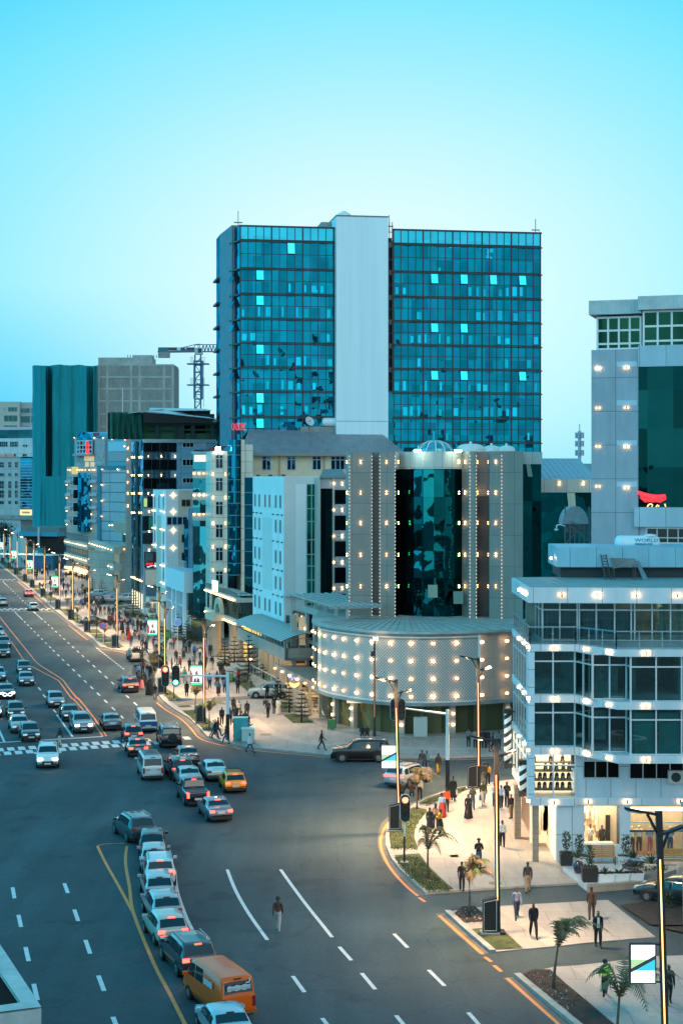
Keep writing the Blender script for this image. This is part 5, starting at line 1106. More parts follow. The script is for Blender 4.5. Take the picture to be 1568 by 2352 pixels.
def arched_building():
 fa=ave(548,43.);Y0=fa.o.y;T=thing('arched_building','white tiled building with blue glass bows above an arched colonnade and lamp garlands','building',(fa.o.x,fa.o.y,0))
 f=FCG(484,224,.17);X=lambda x:w5(x,0)[0];A,Z=f.A,f.Z;W=lambda x,y:w5(x,y)
 til=PANEL('cream_tile',(.66,.66,.56),1.55,1.55,(.10,.13,.11),.05,off=(.3,.2),var=.1,rough=.35)
 body(f,T,'tiled_wall',til,A(X(320)),A(X(472)),4,Z(*W(400,235)),8);body(f,T,'tiled_wall',til,A(X(590)),A(X(620)),4,Z(*W(600,130)),6,.35)
 gb=GLASS('bow_glass',(.003,.03,.05),(.01,.20,.30),.5,2.2,3.4,.35,.05)
 a0,a1=A(X(470)),A(X(590));b=MB();m=MB();n=8;z0,z1=Z(*W(530,1340)),Z(*W(530,135));b.smooth=True
 def bow(t):return a0+(a1-a0)*t,1.5*math.sin(PI*t)**.8
 for i in range(n):
  (u0,k0_),(u1,k1_)=bow(i/n),bow((i+1)/n);b.quad(f.pt(u0,z0,k0_),f.pt(u1,z0,k1_),f.pt(u1,z1,k1_),f.pt(u0,z1,k0_))
  for y in(185,270,380,490,600,700,808,912,1022,1125,1236,1340):z=Z(*W(530,y));m.bar(f.pt(u0,z,k0_+.03),f.pt(u1,z,k1_+.03),.10)
 b.B('bow_window',gb,T);m.B('bow_mullion',M('bow_mullion_blue',(.10,.25,.30),.5),T)
 body(f,T,'glass_wall',gb,A(X(620)),A(X(697)),4,Z(*W(650,472)),6,-.1);b=MB()
 for y in(472,605,715,815,925,1030,1135,1260,1370):z=Z(*W(650,y));f.box(b,A(X(620)),A(X(697)),z-.05,z+.05,-.1,0)
 b.B('glass_mullion',MATS['bow_mullion_blue'],T)
 body(f,T,'tiled_wall',til,A(X(620)),A(X(700)),Z(*W(650,472)),Z(*W(650,175)),6,-.3)
 for y in(330,535,748,953,1160,1370):a0_,a1_,z0_,z1_=f.rect(*W(365,y-62),*W(430,y+58));window(f,T,a0_,a1_,z0_,z1_,2,1,DK,WFR,.13,.03,splits=[.72])
 for y in(440,650,880,1090,1300):
  for x in(340,452):WLP(f,T,A(X(x)),Z(*W(x,y)),'v')
 f2=FCG(443.5,236,-.45);g2=GLASS('flank_glass',(.02,.05,.05),(.12,.30,.30),.5,1.1,2.8,.4,.06)
 zt=f2.Z(*W(240,250));body(f2,T,'glass_wall',g2,f2.A(443.5),f2.A(484),3,zt,5)
 b=MB();f2.box(b,f2.A(442),f2.A(484),zt-.1,zt+.18,-5,.4)
 for y in(410,605,790):z=f2.Z(*W(240,y));f2.box(b,f2.A(443),f2.A(484),z-1.1,z,-.1,.12)
 b.B('floor_band',M('band_grey_green',(.36,.40,.38),.6),T)
 fl=Fr(f2.pt(0,0,.12).xy,f2.d)
 for y in(435,628,800):
  for x in(180,225,265,312):WLP(fl,T,f2.A(X(x)),f2.Z(*W(x,y)),'big',.02)
 b=MB();f2.box(b,f2.A(X(175)),f2.A(X(300)),zt-1.3,zt-.3,.05,.1);b.B('strip_lamp',EMIT('cream_glow',(1,.92,.7),.9,(.4,.4,.35)),T)
 b=MB();fy=Fr(f2.pt(0,0,-3).xy,(1,.1));p=lambda x,y:fy.pt(fy.A(x),fy.Z(x,y));b.add([p(*W(230,240)),p(*W(400,240)),p(*W(470,190)),p(*W(360,190))],[(0,1,2,3)]);b.B('red_roof',M('roof_maroon',(.12,.04,.05),.7),T)
 t_=thing('flood_light','bright white floodlight on the tiled tower roof edge','lamp',f.pt(A(X(385)),Z(*W(385,230))));b=MB();q=f.pt(A(X(385)),Z(*W(385,215)),.2);b.box(q,.32,.12,.28);b.B('lamp_glass',EMIT('flood_white',(1,.97,.8),40),t_);b=MB();b.bar(q+V3((0,.15,-.3)),q+V3((0,.15,-1)),.08);b.B('lamp_bracket',DARK,t_)
 aL=fa.A(476);zt1,zb1,zc=fa.Z(548,1443),fa.Z(548,1519-22),0.
 zt1=fa.Z(*W(568,1590));z_b1=fa.Z(*W(568,1548));zlow=fa.Z(*W(568,1800));zlow2=fa.Z(*W(568,1745))
 band=PANEL('podium_band',(.58,.54,.46),1.6,1.2,(.2,.18,.15),.03)
 fe=Fr(fa.pt(0,0).xy,(VX,VY));b=MB()
 for z0_,z1_ in((zt1,z_b1),(zlow,zlow2)):fa.box(b,aL,.35,z0_,z1_,-3,.35);fe.box(b,.36,8.4,z0_,z1_,-3,.3)
 b.B('floor_band',band,T)
 g3=GLASS('podium_glass',(.05,.06,.055),(.22,.27,.24),.4,2.4,3,.4,.04)
 b=MB();fa.box(b,aL,0,zlow2,zt1,-3,0);fe.box(b,.01,8.2,zlow2,zt1,-3,0);b.B('podium_window',g3,T)
 b=MB()
 for k in range(4):a=.4+k*2.5;fe.box(b,a-.06,a+.06,zlow2,zt1,0,.08)
 b.B('podium_mullion',DARK,T)
 lf=Fr(fa.pt(0,0,.35).xy,fa.d)
 for row in(zt1+.25,zlow+.25):
  for k in range(13):WLP(lf,T,aL*(k+.4)/13.2,row,'big',.02)
 a_c=fa.A(w5(428,0)[0]);b=MB();n=12
 zsp=fa.Z(*W(428,1690));r0,r1=.9,1.45
 for i in range(n):
  t0,t1=PI*i/n,PI*(i+1)/n
  q=[fa.pt(a_c+r*math.cos(t)*1.7,zsp+r*math.sin(t)*1.5,k)for k in(.3,.75)for r,t in((r0,t0),(r1,t0),(r1,t1),(r0,t1))];b.hexa(q)
 for sgn in(-1,1):fa.box(b,a_c+sgn*2.0-.42,a_c+sgn*2.0+.42,zlow2,zsp,.3,.75)
 fa.box(b,a_c-2.7,a_c+2.7,zlow-.02,zlow2+.05,.36,1.9);b.B('arch_surround',M('arch_cream',(.58,.50,.36),.6),T)
 b=MB();b.smooth=True
 for a in(a_c-1.9,a_c+1.9,a_c-5.6,aL*.25,aL*.06):q=fa.pt(a,0,1.2 if abs(a-a_c)<3 else-.4);b.lathe((q.x,q.y,.1),[(.75,0),(.72,.3),(.55,.5),(.52,zlow-.6),(.68,zlow-.3),(.68,zlow-.1)],14)
 b.B('stone_column',M('column_stone',(.34,.26,.20),.7,var=.2,scale=1.5),T)
 b=MB();fa.box(b,aL,0,.1,zlow,-6,-5.5);fe.box(b,0,8,.1,zlow,-6,-5.5);b.B('lobby_wall',M('lobby_yellow_glow',(.42,.32,.10),.6,emit=(1,.72,.22),es=.5),T)  # lobby wall glows by itself to imitate a lit room
 b=MB();fa.box(b,aL*.55,-.5,zlow-.15,zlow-.08,-5,-.5);b.B('ceiling_lamp',EMIT('lobby_glow',(1,.74,.36),5),T)
 b=MB()
 for k in range(40):a=aL*k/40;b.bar(fa.pt(a,zt1,.2),fa.pt(a,zt1+1.15,.2),.05)
 for k in range(12):b.bar(fe.pt(.3+k*.65,zt1,.2),fe.pt(.3+k*.65,zt1+1.15,.2),.05)
 b.bar(fa.pt(aL,zt1+1.18,.2),fa.pt(0,zt1+1.18,.2),.07);b.bar(fe.pt(0,zt1+1.18,.2),fe.pt(8,zt1+1.18,.2),.07);b.B('roof_railing',DARK,T)
 t=thing('lit_sign','blank glowing white sign with green edge above the arched colonnade','sign',fa.pt(fa.A(w5(392,0)[0]),zt1));a0_,a1_,z0_,z1_=fa.rect(*W(375,1395),*W(414,1490));b=MB();fa.box(b,a0_,a1_,z0_,z1_,.45,.65);b.B('sign_face',EMIT('sign_white',(.75,1,.9),2.2),t);b=MB();fa.box(b,a0_-.1,a1_+.1,z0_-.1,z1_+.1,.3,.44);b.B('sign_case',M('sign_green',(.02,.3,.15),.5),t)
arched_building()
def slab_building():
 f=FCG(424,250,.12);T=thing('ribbed_building','blue grey ribbed slab building with dark blue glass left of the tiled tower','building',(f.o.x,f.o.y,0));A=f.A;Z=f.Z;X=lambda x:w5(x,0)[0];W=w5
 gb=GLASS('deep_blue_glass',(.003,.035,.065),(.02,.20,.32),.5,1.4,3.2,.5,.08)
 body(f,T,'ribbed_slab',RIB('slab_ribs',(.20,.33,.42),.5,.5,.4),A(X(120)),A(X(180)),6,Z(*W(150,747)),7,.8);body(f,T,'ribbed_slab',M('slab_blue',(.18,.33,.42),.5,var=.1,scale=.3),A(X(180)),A(X(214)),5,Z(*W(190,757)),7,.8)
 body(f,T,'slab_head',M('slab_head_blue',(.15,.28,.36),.5),A(X(214)),A(X(322)),Z(*W(260,868)),Z(*W(260,752)),6,.5)
 body(f,T,'glass_wall',gb,A(X(88)),A(X(120)),5,Z(*W(100,852)),6,.2);body(f,T,'glass_wall',gb,A(X(232)),A(X(322)),Z(*W(260,1395)),Z(*W(260,885)),6,.2)
 body(f,T,'dark_recess',M('recess_black',(.01,.012,.015),.8),A(X(213)),A(X(233)),0,Z(*W(220,872)),5,-.2)
 body(f,T,'grey_panel',PANEL('slab_grey_panel',(.30,.34,.37),2.2,3,(.1,.12,.13),.03),A(X(232)),A(X(400)),Z(*W(300,1655)),Z(*W(260,1394)),4,.25)
 body(f,T,'ground_shopfront',GLASS('slab_shop_glass',(.012,.02,.03),(.08,.16,.22),.4,2,3,.6,.08),A(X(140)),A(X(430)),.1,Z(*W(300,1655)),4,-.6)
 fl=Fr(f.pt(0,0,.5).xy,f.d)
 for x in(222,265,313):WLP(fl,T,f.A(X(x)),f.Z(*W(x,800)),'big',.02)
 b=MB();a0,a1=A(X(30)),A(X(180));z=Z(*W(110,1600));b.hexa([f.pt(a0,z-.1,4.2),f.pt(a1,z-.1,2.4),f.pt(a1,z-.1,.8),f.pt(a0,z-.1,.8),f.pt(a0,z+.4,4.2),f.pt(a1,z+.4,2.4),f.pt(a1,z+.4,.8),f.pt(a0,z+.4,.8)]);b.B('entrance_canopy',M('canopy_pale',(.5,.48,.45),.6),T)
 fb=FCG(438,236,.1);t=thing('poster_board','pale framed poster board by the ribbed building entrance','sign',fb.pt(0,.1));a0,a1,z0,z1=fb.rect(*e4(725,240),*e4(800,475));b=MB();fb.box(b,a0,a1,z0,z1,0,.15);b.B('board_frame',M('board_blue',(.3,.52,.62),.5),t)
 b=MB();fb.face(b,a0+.15,a1-.15,z0+(z1-z0)*.53,z1-.2,.17);fb.face(b,a0+.15,a1-.15,z0+.2,z0+(z1-z0)*.47,.17);b.B('poster',M('poster_print',(.14,.24,.32),.5,var=.8,scale=1.6),t);b=MB()
 for a in(a0+.2,a1-.2):b.bar(fb.pt(a,.1,.05),fb.pt(a,z0,.05),.12)
 b.B('leg',DARK,t)
slab_building()
def star_block():
 fa=ave(381.6,43.4);f=Fr(fa.o,(VX,VY));T=thing('star_lamp_block','cream block with star shaped wall lamps and a pale blue glazed shop base','building',(fa.o.x,fa.o.y,0));W=q2;X=lambda x:q2(x,0)[0]
 zt=f.Z(400,1125.5);wf=M('beige_render',(.62,.55,.45),.8,var=.07,scale=.5);wa=M('white_plaster',None)
 b=MB();aL=fa.A(X(600));s0,s1=fa.A(X(668)),fa.A(X(748));z1,z0=fa.Z(*W(700,365)),fa.Z(*W(700,985))
 fa.box(b,aL,s0,z0,zt,-5,0);fa.box(b,s1,0,fa.Z(*W(790,1680)),zt,-2,0);fa.box(b,s0,s1,z1,zt,-5,0);fa.box(b,aL,-.5,z0,zt,-8,-5);b.B('avenue_wall',wa,T)
 aR=f.A(X(1245));body(f,T,'front_wall',wf,.01,aR+3,0,zt-.02,10,-.01)
 b=MB();fa.box(b,s0+.1,s1-.1,z0,z1,-5.1,-4.9);b.B('slot_wall',M('slot_grey',(.42,.43,.42),.8),T)
 for x,y in((637,125),(712,125),(792,145),(637,420),(637,745),(792,780),(792,1100),(792,1430)):a,z=fa.A(X(x)),fa.Z(*W(x,y));window(fa,T,a-.5,a+.5,z-1.05,z+1.05,1,1,MATS['window_pane_grey'],MATS['window_surround'],.1,.01)
 for x,y in((607,280),(650,285),(760,290),(810,310),(607,595),(650,600),(760,620),(810,635),(607,900),(650,905),(760,945),(810,955),(760,1270),(810,1285),(760,1580),(810,1605)):WLP(fa,T,fa.A(X(x)),fa.Z(*W(x,y)),'big')
 for x in(620,790):WLP(fa,T,fa.A(X(x)),fa.Z(*W(x,5)),'big',.1)
 star=MB();sm=EMIT('star_lamp',(1,.66,.34),5)
 for i,y in enumerate((5,305,640,960)):
  star=MB();c=f.pt(f.A(X(965)),f.Z(*W(965,y)),.2)
  for k in range(8):t=PI*k/4;d_=V3((math.cos(t)*f.d.x,math.cos(t)*f.d.y,math.sin(t)));e_=V3((-math.sin(t)*f.d.x,-math.sin(t)*f.d.y,math.cos(t)))*.05;L_=.75 if k%2==0 else .5;star.add([c-e_,c+e_,c+d_*L_],[(0,1,2)])
  star.B('star_lamp',sm,T)
 for x0,y0,x1,y1,nx in((1113,82,1276,208,2),(1113,712,1215,862,2),(1113,1042,1215,1192,2)):a0,a1,z0_,z1_=f.rect(*W(x0,y0),*W(x1,y1));window(f,T,a0,a1,z0_,z1_,nx,1,M('brown_pane',(.02,.012,.01),.3),M('frame_tan',(.5,.38,.28),.6),.12,.03)
 a0,a1,z0_,z1_=f.rect(*W(848,392),*W(1225,545));window(f,T,a0,a1,z0_,z1_,4,1,BLUEW,WFR,.18,.03)
 fb=ave(423,41.6);aL=fb.A(X(825));zt2=fb.Z(*W(990,1350));T2=T
 lb=M('pale_blue_frame',(.60,.72,.78),.6);b=MB();fb.box(b,aL,0,zt2-3.0,zt2,-6,0);fb.box(b,aL,0,zt2-11.4,zt2-9.8,-6,0)
 for x in(828,948,1018,1150):a=fb.A(X(x));fb.box(b,a-.35,a+.35,.1,zt2-3,-6,.05)
 b.B('base_frame',lb,T);b=MB();fb.box(b,aL+.1,-.1,.1,zt2-3,-5.5,-.35);b.B('base_glazing',GLASS('base_glass',(.06,.10,.11),(.25,.42,.46),.45,1.1,9,.3,.05),T)
 b=MB()
 for k in range(22):a=aL*k/22;fb.box(b,a-.05,a+.05,zt2-9.8,zt2-3,-.36,-.25)
 fb.box(b,aL,0,zt2-5.2,zt2-5.05,-.36,-.22);b.B('mullion_grid',lb,T)
 b=MB();b.bar(fb.pt(aL,zt2+1.6,-.3),fb.pt(0,zt2+1.6,-.3),.08)
 for k in range(14):b.bar(fb.pt(aL*k/13,zt2,-.3),fb.pt(aL*k/13,zt2+1.6,-.3),.06)
 b.B('roof_railing',ALU,T)
star_block()
def blue_building():
 fa=ave(329.5,43.8);f=Fr(fa.o,(VX,VY));T=thing('blue_panel_building','blue panelled building with a green netted unfinished top and twinkling glass flank','building',(fa.o.x,fa.o.y,0));W=s2;X=lambda x:s2(x,0)[0];A,Z=f.A,f.Z
 zt=Z(*W(600,712));pan=PANEL('sea_blue_panel',(.17,.33,.43),3.0,2.5,(.04,.09,.12),.06,off=(.4,.3),var=.08)
 body(f,T,'wall',pan,0.02,A(500),0,zt,14)
 for y0,y1 in((715,852),(965,1122),(1242,1400),(1520,1680)):a0,a1,z0,z1=f.rect(*W(352,y0),*W(842,y1));window(f,T,a0,a1,z0,z1,4,1,DK,DARK,.12,.04,'ribbon_window')
 for y0,y1 in((715,782),(960,1055),(1240,1312)):a0,a1,z0,z1=f.rect(*W(935,y0),*W(1100,y1));window(f,T,a0,a1,z0,z1,3,1,DK,WFR,.1,.04)
 for y in(915,1198,1470):
  for x in(425,620,822):WLP(f,T,A(X(x)),Z(*W(x,y)),'v',.05)
 b=MB();f.box(b,0,A(500),zt,Z(*W(600,660)),-1,.3);b.B('foil_flashing',M('crumpled_foil',(.45,.55,.58),.3,.7,bump=1.,scale=.9),T)
 a_s=[fa.A(X(x))for x in(175,240,275,350)];g_=GLASS('flank_sky_glass',(.03,.06,.08),(.20,.38,.50),.5,1.5,3.2,.5,.15)
 body(fa,T,'glass_wall',g_,a_s[0],a_s[1],3,zt+.4,5);body(fa,T,'glass_wall',g_,a_s[2],0,3,zt+.4,5);body(fa,T,'black_seam',M('recess_black',None),a_s[1],a_s[2],3,zt+.2,5,.1)
 for y in(930,1200,1470,1760):
  for x in(185,207,230,290,310,332):WLP(fa,T,fa.A(X(x)),fa.Z(*W(x,y)),'v',.02)
 fs=FCG(289.5,318,.12);body(fs,T,'stair_tower',PANEL('stair_grey',(.33,.34,.32),3.4,3.2,(.18,.19,.18),.05),fs.A(X(88)),fs.A(X(176)),0,fs.Z(*W(130,545)),8)
 for y in(640,795,970,1145,1305,1470,1655):WLP(fs,T,fs.A(X(118)),fs.Z(*W(118,y)),'v')
 b=MB();fs.box(b,fs.A(X(60)),fs.A(X(215)),fs.Z(*W(130,545)),fs.Z(*W(130,500)),-4,.5);b.B('stair_head',CONC,T)
 t=thing('rooftop_sign','faded red letter sign on the grey stair tower roof','sign',fs.pt(fs.A(X(130)),fs.Z(*W(130,500))));text('ROX MOTEL',.62,M('letter_faded',(.30,.10,.12),.6),t,fs,fs.A(X(62)),fs.Z(*W(130,490)),.3,.1,sx=.75)
 z0,z1=Z(*W(600,660)),Z(*W(300,262));net=M('green_net',(.004,.10,.075),.85,var=.5,scale=.35)
 rn=random.Random(9);b=MB();n=26
 for i in range(n):
  a0,a1=-6+i*(6+A(X(330)))/n,-6+(i+1)*(6+A(X(330)))/n;b.quad(f.pt(a0,z0,.3+.5*math.sin(i*1.3)),f.pt(a1,z0,.3+.5*math.sin((i+1)*1.3)),f.pt(a1,z1,.2+.4*math.sin((i+1)*1.1)),f.pt(a0,z1,.2+.4*math.sin(i*1.1)))
 b.B('green_net',net,T)
 b=MB();f.face(b,A(X(330)),A(500),z0,Z(*W(900,420)),-.5);b.B('netted_opening',GLASS('net_green_cells',(.03,.075,.05),(.01,.03,.02),.1,4.6,3.2,.9,.0),T)  # green glass with cells of differing tone
 b=MB();f.face(b,-6,A(500),z0,z1,-3);b.B('dark_interior',M('recess_black',None),T)
 b=MB()
 for x in(555,840,870,930,1090,1380):a=A(X(x));f.box(b,a-.35,a+.35,z0,z1-.5,-.5,.1)
 for y in(440,520):z=Z(*W(900,y));f.box(b,A(X(440)),A(500),z-.15,z+.15,-.4,.15)
 b.B('frame_post',M('frame_dark_green',(.01,.03,.028),.7),T)
 b=MB();P_=lambda x,y,k:f.pt(A(X(x)),Z(*W(x,y)),k)
 b.add([P_(340,258,1.),P_(1445,372,1.),P_(1445,430,1),P_(340,420,.9)],[(0,3,2,1)]);b.B('truss_fascia',M('fascia_black',(.012,.014,.015),.7),T)
 b=MB();b.hexa([P_(105,282,1.2),P_(350,250,1.2),P_(730,200,-5),P_(500,225,-5),P_(105,272,1.2),P_(350,240,1.2),P_(730,190,-5),P_(500,212,-5)]);b.hexa([P_(350,252,1.2),P_(1445,370,1.2),P_(1445,300,-8),P_(740,205,-6),P_(350,243,1.25),P_(1445,360,1.25),P_(1445,292,-8),P_(740,197,-6)])
 b.B('roof',M('roof_sheet_pale',(.38,.50,.55),.4),T);b=MB();b.add([P_(740,205,-6.2),P_(1445,212,-6.2),P_(1445,305,-6.2),P_(740,290,-6.2)],[(0,3,2,1)]);b.B('clerestory',GLASS('clerestory_glass',(.01,.03,.04),(.06,.12,.14),.3,3,6,.5,.03),T)
 b=MB();b.hexa([P_(510,222,-5.5),P_(1445,218,-5.5),P_(1445,185,-9),P_(620,168,-9),P_(510,214,-5.5),P_(1445,206,-5.5),P_(1400,175,-9),P_(560,160,-9)]);b.B('roof',M('roof_sheet_light',(.45,.50,.48),.4),T)
 t=thing('rooftop_sign','grey letter sign on a frame in front of the blue panels','sign',f.pt(A(X(1200)),Z(*W(1200,820)),2));fx=Fr(f.pt(0,0,2).xy,f.d);text('VISTNER',1.45,M('letter_grey',(.45,.46,.46),.5),t,fx,fx.A(X(1115)),fx.Z(*W(1200,808)),0,.2,rot=-.08,sx=.40);b=MB();fx.box(b,fx.A(X(1115)),fx.A(X(1300)),fx.Z(*W(1200,826))-.2,fx.Z(*W(1200,822)),-.3,-.1);b.B('sign_frame',DARK,t)
 V=q2;Xq=lambda x:q2(x,0)[0]
 body(f,T,'lower_front',M('lower_blue_grey',(.26,.32,.35),.6,var=.15,scale=.4),0,A(Xq(712)),0,Z(*V(560,30)),4,1.2)
 ff=Fr(f.pt(0,0,1.2).xy,f.d)
 for x0,y0,x1,y1,m_,nm in((425,55,500,222,M('lit_yellow_green',(.3,.35,.15),.6,emit=(.75,1,.35),es=.55),'lit_window'),(505,30,598,222,DK,'window'),(410,385,515,640,DK,'window'),(517,390,598,632,M('green_curtain',(.01,.30,.18),.7),'curtain_window'),(412,690,600,880,M('dark_room',None),'window'),(445,1035,612,1235,GLASS('grey_curtain_window',(.10,.14,.14),(.2,.25,.25),.2,.5,9,.5,.0),'window'),(615,1040,702,1235,M('red_curtain',(.18,.01,.015),.6),'curtain_window')):
  a0,a1,z0,z1=ff.rect(*V(x0,y0),*V(x1,y1));window(ff,T,a0,a1,z0,z1,1,1,m_,DARK,.14,.04,nm)
 for y in(300,660,1000,1665):WLP(ff,T,ff.A(Xq(530)),ff.Z(*V(530,y)),'v',.05)
 b=MB();a0,a1,z0,z1=ff.rect(*V(440,1235),*V(706,1312));ff.box(b,a0,a1,z0,z1,.1,.5);o=b.B('sign_panel',M('sign_black',(.01,.012,.02),.4),T)
 fs_=Fr(ff.pt(0,0,.5).xy,ff.d);text('KOBEL',.62,EMIT('sign_letter_red',(1,.02,.03),2.6),T,fs_,fs_.A(Xq(472)),z0+.42,.06,.05,sx=.72);text('ST',.60,EMIT('sign_letter_white',(.75,.88,1),2.0),T,fs_,fs_.A(Xq(628)),z0+.42,.06,.05,sx=.72)
 b=MB()
 for x0,x1,y in((545,585,1284),(600,680,1280),(490,545,1302),(625,700,1300)):aa,ab=fs_.A(Xq(x0)),fs_.A(Xq(x1));z=fs_.Z(*V(x0,y));fs_.box(b,aa,ab,z-.05,z+.05,.02,.06)
 b.B('sign_small_line',EMIT('sign_letter_white',None,0),T)
 body(f,T,'shop_storey',M('shop_pale_glow',(.48,.48,.42),.6,var=.15,scale=.6,emit=(1,.85,.6),es=.12),.2,A(Xq(700)),Z(*V(560,1620)),Z(*V(560,1345)),4,1.3)  # storey walls carry added glow as if lit from inside
 body(f,T,'entrance_fascia',M('fascia_slate',(.12,.17,.2),.6),.1,A(Xq(710)),Z(*V(560,1810)),Z(*V(560,1640)),5,2.4)
 b=MB();f.box(b,.3,A(Xq(760)),Z(*V(560,1905)),Z(*V(560,1815)),-1,5);b.B('entrance_canopy',M('canopy_white',(.62,.58,.5),.6),T)
 b=MB();f.box(b,.5,A(Xq(740)),Z(*V(560,1910)),Z(*V(560,1906)),1,4.5);b.B('ceiling_lamp',EMIT('lobby_glow',None,0),T)
 body(f,T,'entrance_wall',M('brown_doors',(.20,.11,.06),.5,var=.4,scale=.9),.3,A(Xq(720)),.1,Z(*V(560,1900)),3,.8);b=MB()
 for x in(430,470,570,790):a=A(Xq(x));f.box(b,a-.35,a+.35,.1,Z(*V(560,1900)),3.6,4.4)
 b.B('entrance_column',M('column_white',(.6,.58,.53),.6),T)
 b=MB();fa.box(b,a_s[0],0,.1,3,-4,0);b.B('flank_shopfront',GLASS('warm_shop_glass',(.22,.16,.08),(.3,.26,.2),.25,1.5,5,.5,.05),T)
 b=MB()
 for k in range(5):a=a_s[0]*(k+.3)/5;fa.box(b,a-.3,a+.1,.2,2.9,.05,.15)
 b.B('strip_lamp',EMIT('pale_strip',(1,.92,.62),2.0),T)
 for k in range(8):WLP(fa,T,a_s[0]*(k+.5)/8,5.2,'big')
blue_building()
def barrel_building():
 W=t2;X=lambda x:t2(x,0)[0];f=FrP(153,402,235,392);A,Z=f.A,f.Z
 T=thing('barrel_roof_building','grey building with a blue barrel roof and tall blue glass bay above lamp lined shops','building',(f.o.x,f.o.y,0))
 tan=M('tan_grey_wall',(.36,.33,.31),.75,var=.12,scale=.3);zt=Z(*W(300,785));z0=Z(*W(300,1905))
 body(f,T,'wall',tan,A(X(32)),A(X(570)),0,zt,12)
 gb=GLASS('hotel_bay_glass',(.003,.045,.075),(.02,.22,.34),.5,1.5,3.4,.4,.12);a0,a1=A(X(235)),A(X(445));b=MB();b.smooth=True;n=8;zz0,zz1=Z(*W(340,1868)),Z(*W(340,892))
 for i in range(n):t0,t1=i/n,(i+1)/n;b.quad(f.pt(a0+(a1-a0)*t0,zz0,.3+1.4*math.sin(PI*t0)),f.pt(a0+(a1-a0)*t1,zz0,.3+1.4*math.sin(PI*t1)),f.pt(a0+(a1-a0)*t1,zz1,.3+1.4*math.sin(PI*t1)),f.pt(a0+(a1-a0)*t0,zz1,.3+1.4*math.sin(PI*t0)))
 b.B('glass_bay',gb,T)
 for i,y in enumerate((1020,1240,1460,1690)):
  a0_,a1_,z0_,z1_=f.rect(*W(140,y-75),*W(225,y+85));window(f,T,a0_,a1_,z0_,z1_,1,1,DK,WFR,.2,.03)
  for xa,xb in((45,125),(455,550)):a0_,a1_,z0_,z1_=f.rect(*W(xa,y-80),*W(xb,y-10));window(f,T,a0_,a1_,z0_,z1_,2,1,M('curtained_pane',(.20,.24,.26),.5,var=.4,scale=1.5),WFR,.15,.03)
 b=MB()
 for y in(1140,1360,1580,1800):
  for xa,xb in((38,130),(448,560)):a0_,a1_,z0_,z1_=f.rect(*W(xa,y-140),*W(xb,y));f.box(b,a0_,a1_,z0_+1.2,z1_-.2,0,.7)
 b.B('balcony_front',M('balcony_blue_grey',(.36,.42,.47),.6),T)
 for x,ys in((80,(1090,1308,1528,1755)),(495,(1110,1345,1585,1825))):
  for y in ys:WLP(f,T,A(X(x)),Z(*W(x,y)),'big',.72)
 for x in(68,98,225,265,310,358,428,482,515):WLP(f,T,A(X(x)),Z(*W(x,840)),'big',.1)
 b=MB();a0_,a1_,z0_,z1_=f.rect(*W(128,787),*W(228,915));f.box(b,a0_,a1_,z0_,z1_,.02,.2);b.B('lit_panel',M('amber_panel',(.6,.4,.15),.6,emit=(1,.66,.2),es=.5),T)
 f_r=FrP(228,393,290,385);body(f_r,T,'blue_pier',M('pier_blue',(.04,.18,.25),.5),f_r.A(X(572)),f_r.A(X(628)),0,f_r.Z(*W(600,768)),8,.5);body(f_r,T,'blue_pier',MATS['pier_blue'],f_r.A(X(628)),f_r.A(X(1030)),f_r.Z(*W(800,828)),f_r.Z(*W(800,768)),8,.5)
 body(f_r,T,'panel_wall',PANEL('lined_panel',(.32,.38,.42),40,2.35,(.04,.06,.08),.18,off=(0,.8),var=.12),f_r.A(X(628)),f_r.A(X(1030)),6,f_r.Z(*W(800,828)),8,.2)
 fl=Fr(f_r.pt(0,0,.5).xy,f_r.d)
 for x,y in((630,832),(890,832),(625,1090),(625,1355),(625,1620)):WLP(fl,T,fl.A(X(x)),fl.Z(*W(x,y)),'h',.0)
 fu=FrP(172,408,290,396);body(fu,T,'upper_wall',PANEL('upper_panel',(.36,.37,.39),4.5,4,(.16,.17,.18),.06),fu.A(X(165)),fu.A(X(670)),zt,fu.Z(*W(580,292)),12)
 a0_,a1_=fu.A(X(235)),fu.A(X(490));zb_,zs_=fu.Z(*W(360,565)),fu.Z(*W(360,350));body(fu,T,'arched_window',gb,a0_,a1_,zb_,zs_,3,.5);b=MB();n=10;ac=(a0_+a1_)/2;r=(a1_-a0_)/2*.98;h=fu.Z(*W(360,210))-zs_
 b.add([fu.pt(ac+r*math.cos(PI*i/n),zs_+h*math.sin(PI*i/n),.5)for i in range(n+1)],[tuple(range(n+1))]);b.B('arched_window',gb,T)
 b=MB();vs=[fu.pt(ac+1.0*q+r*1.06*math.cos(PI*i/n),zs_+h*1.04*math.sin(PI*i/n),.7-q*34)for q in(0,1)for i in range(n+1)];b.smooth=True
 vs=[fu.pt(ac+r*1.06*math.cos(PI*i/n)+(8.5 if q else 0),zs_+h*1.04*math.sin(PI*i/n),.7-q*16)for q in(0,1)for i in range(n+1)];b.add(vs,[(i,i+1,n+2+i,n+1+i)for i in range(n)]);b.B('barrel_roof',M('roof_blue',(.04,.34,.48),.4),T)
 b=MB()
 for y in(350,425,495,565):z=fu.Z(*W(360,y));fu.box(b,a0_,a1_,z-.12,z+.12,.5,.65)
 for k in range(6):a=a0_+(a1_-a0_)*k/5;fu.box(b,a-.1,a+.1,zb_,zs_,.5,.66)
 b.B('window_grid',WFR,T);b=MB();fu.box(b,fu.A(X(210)),fu.A(X(500)),fu.Z(*W(360,605)),fu.Z(*W(360,570)),-.5,1.6);b.B('window_ledge',tan,T)
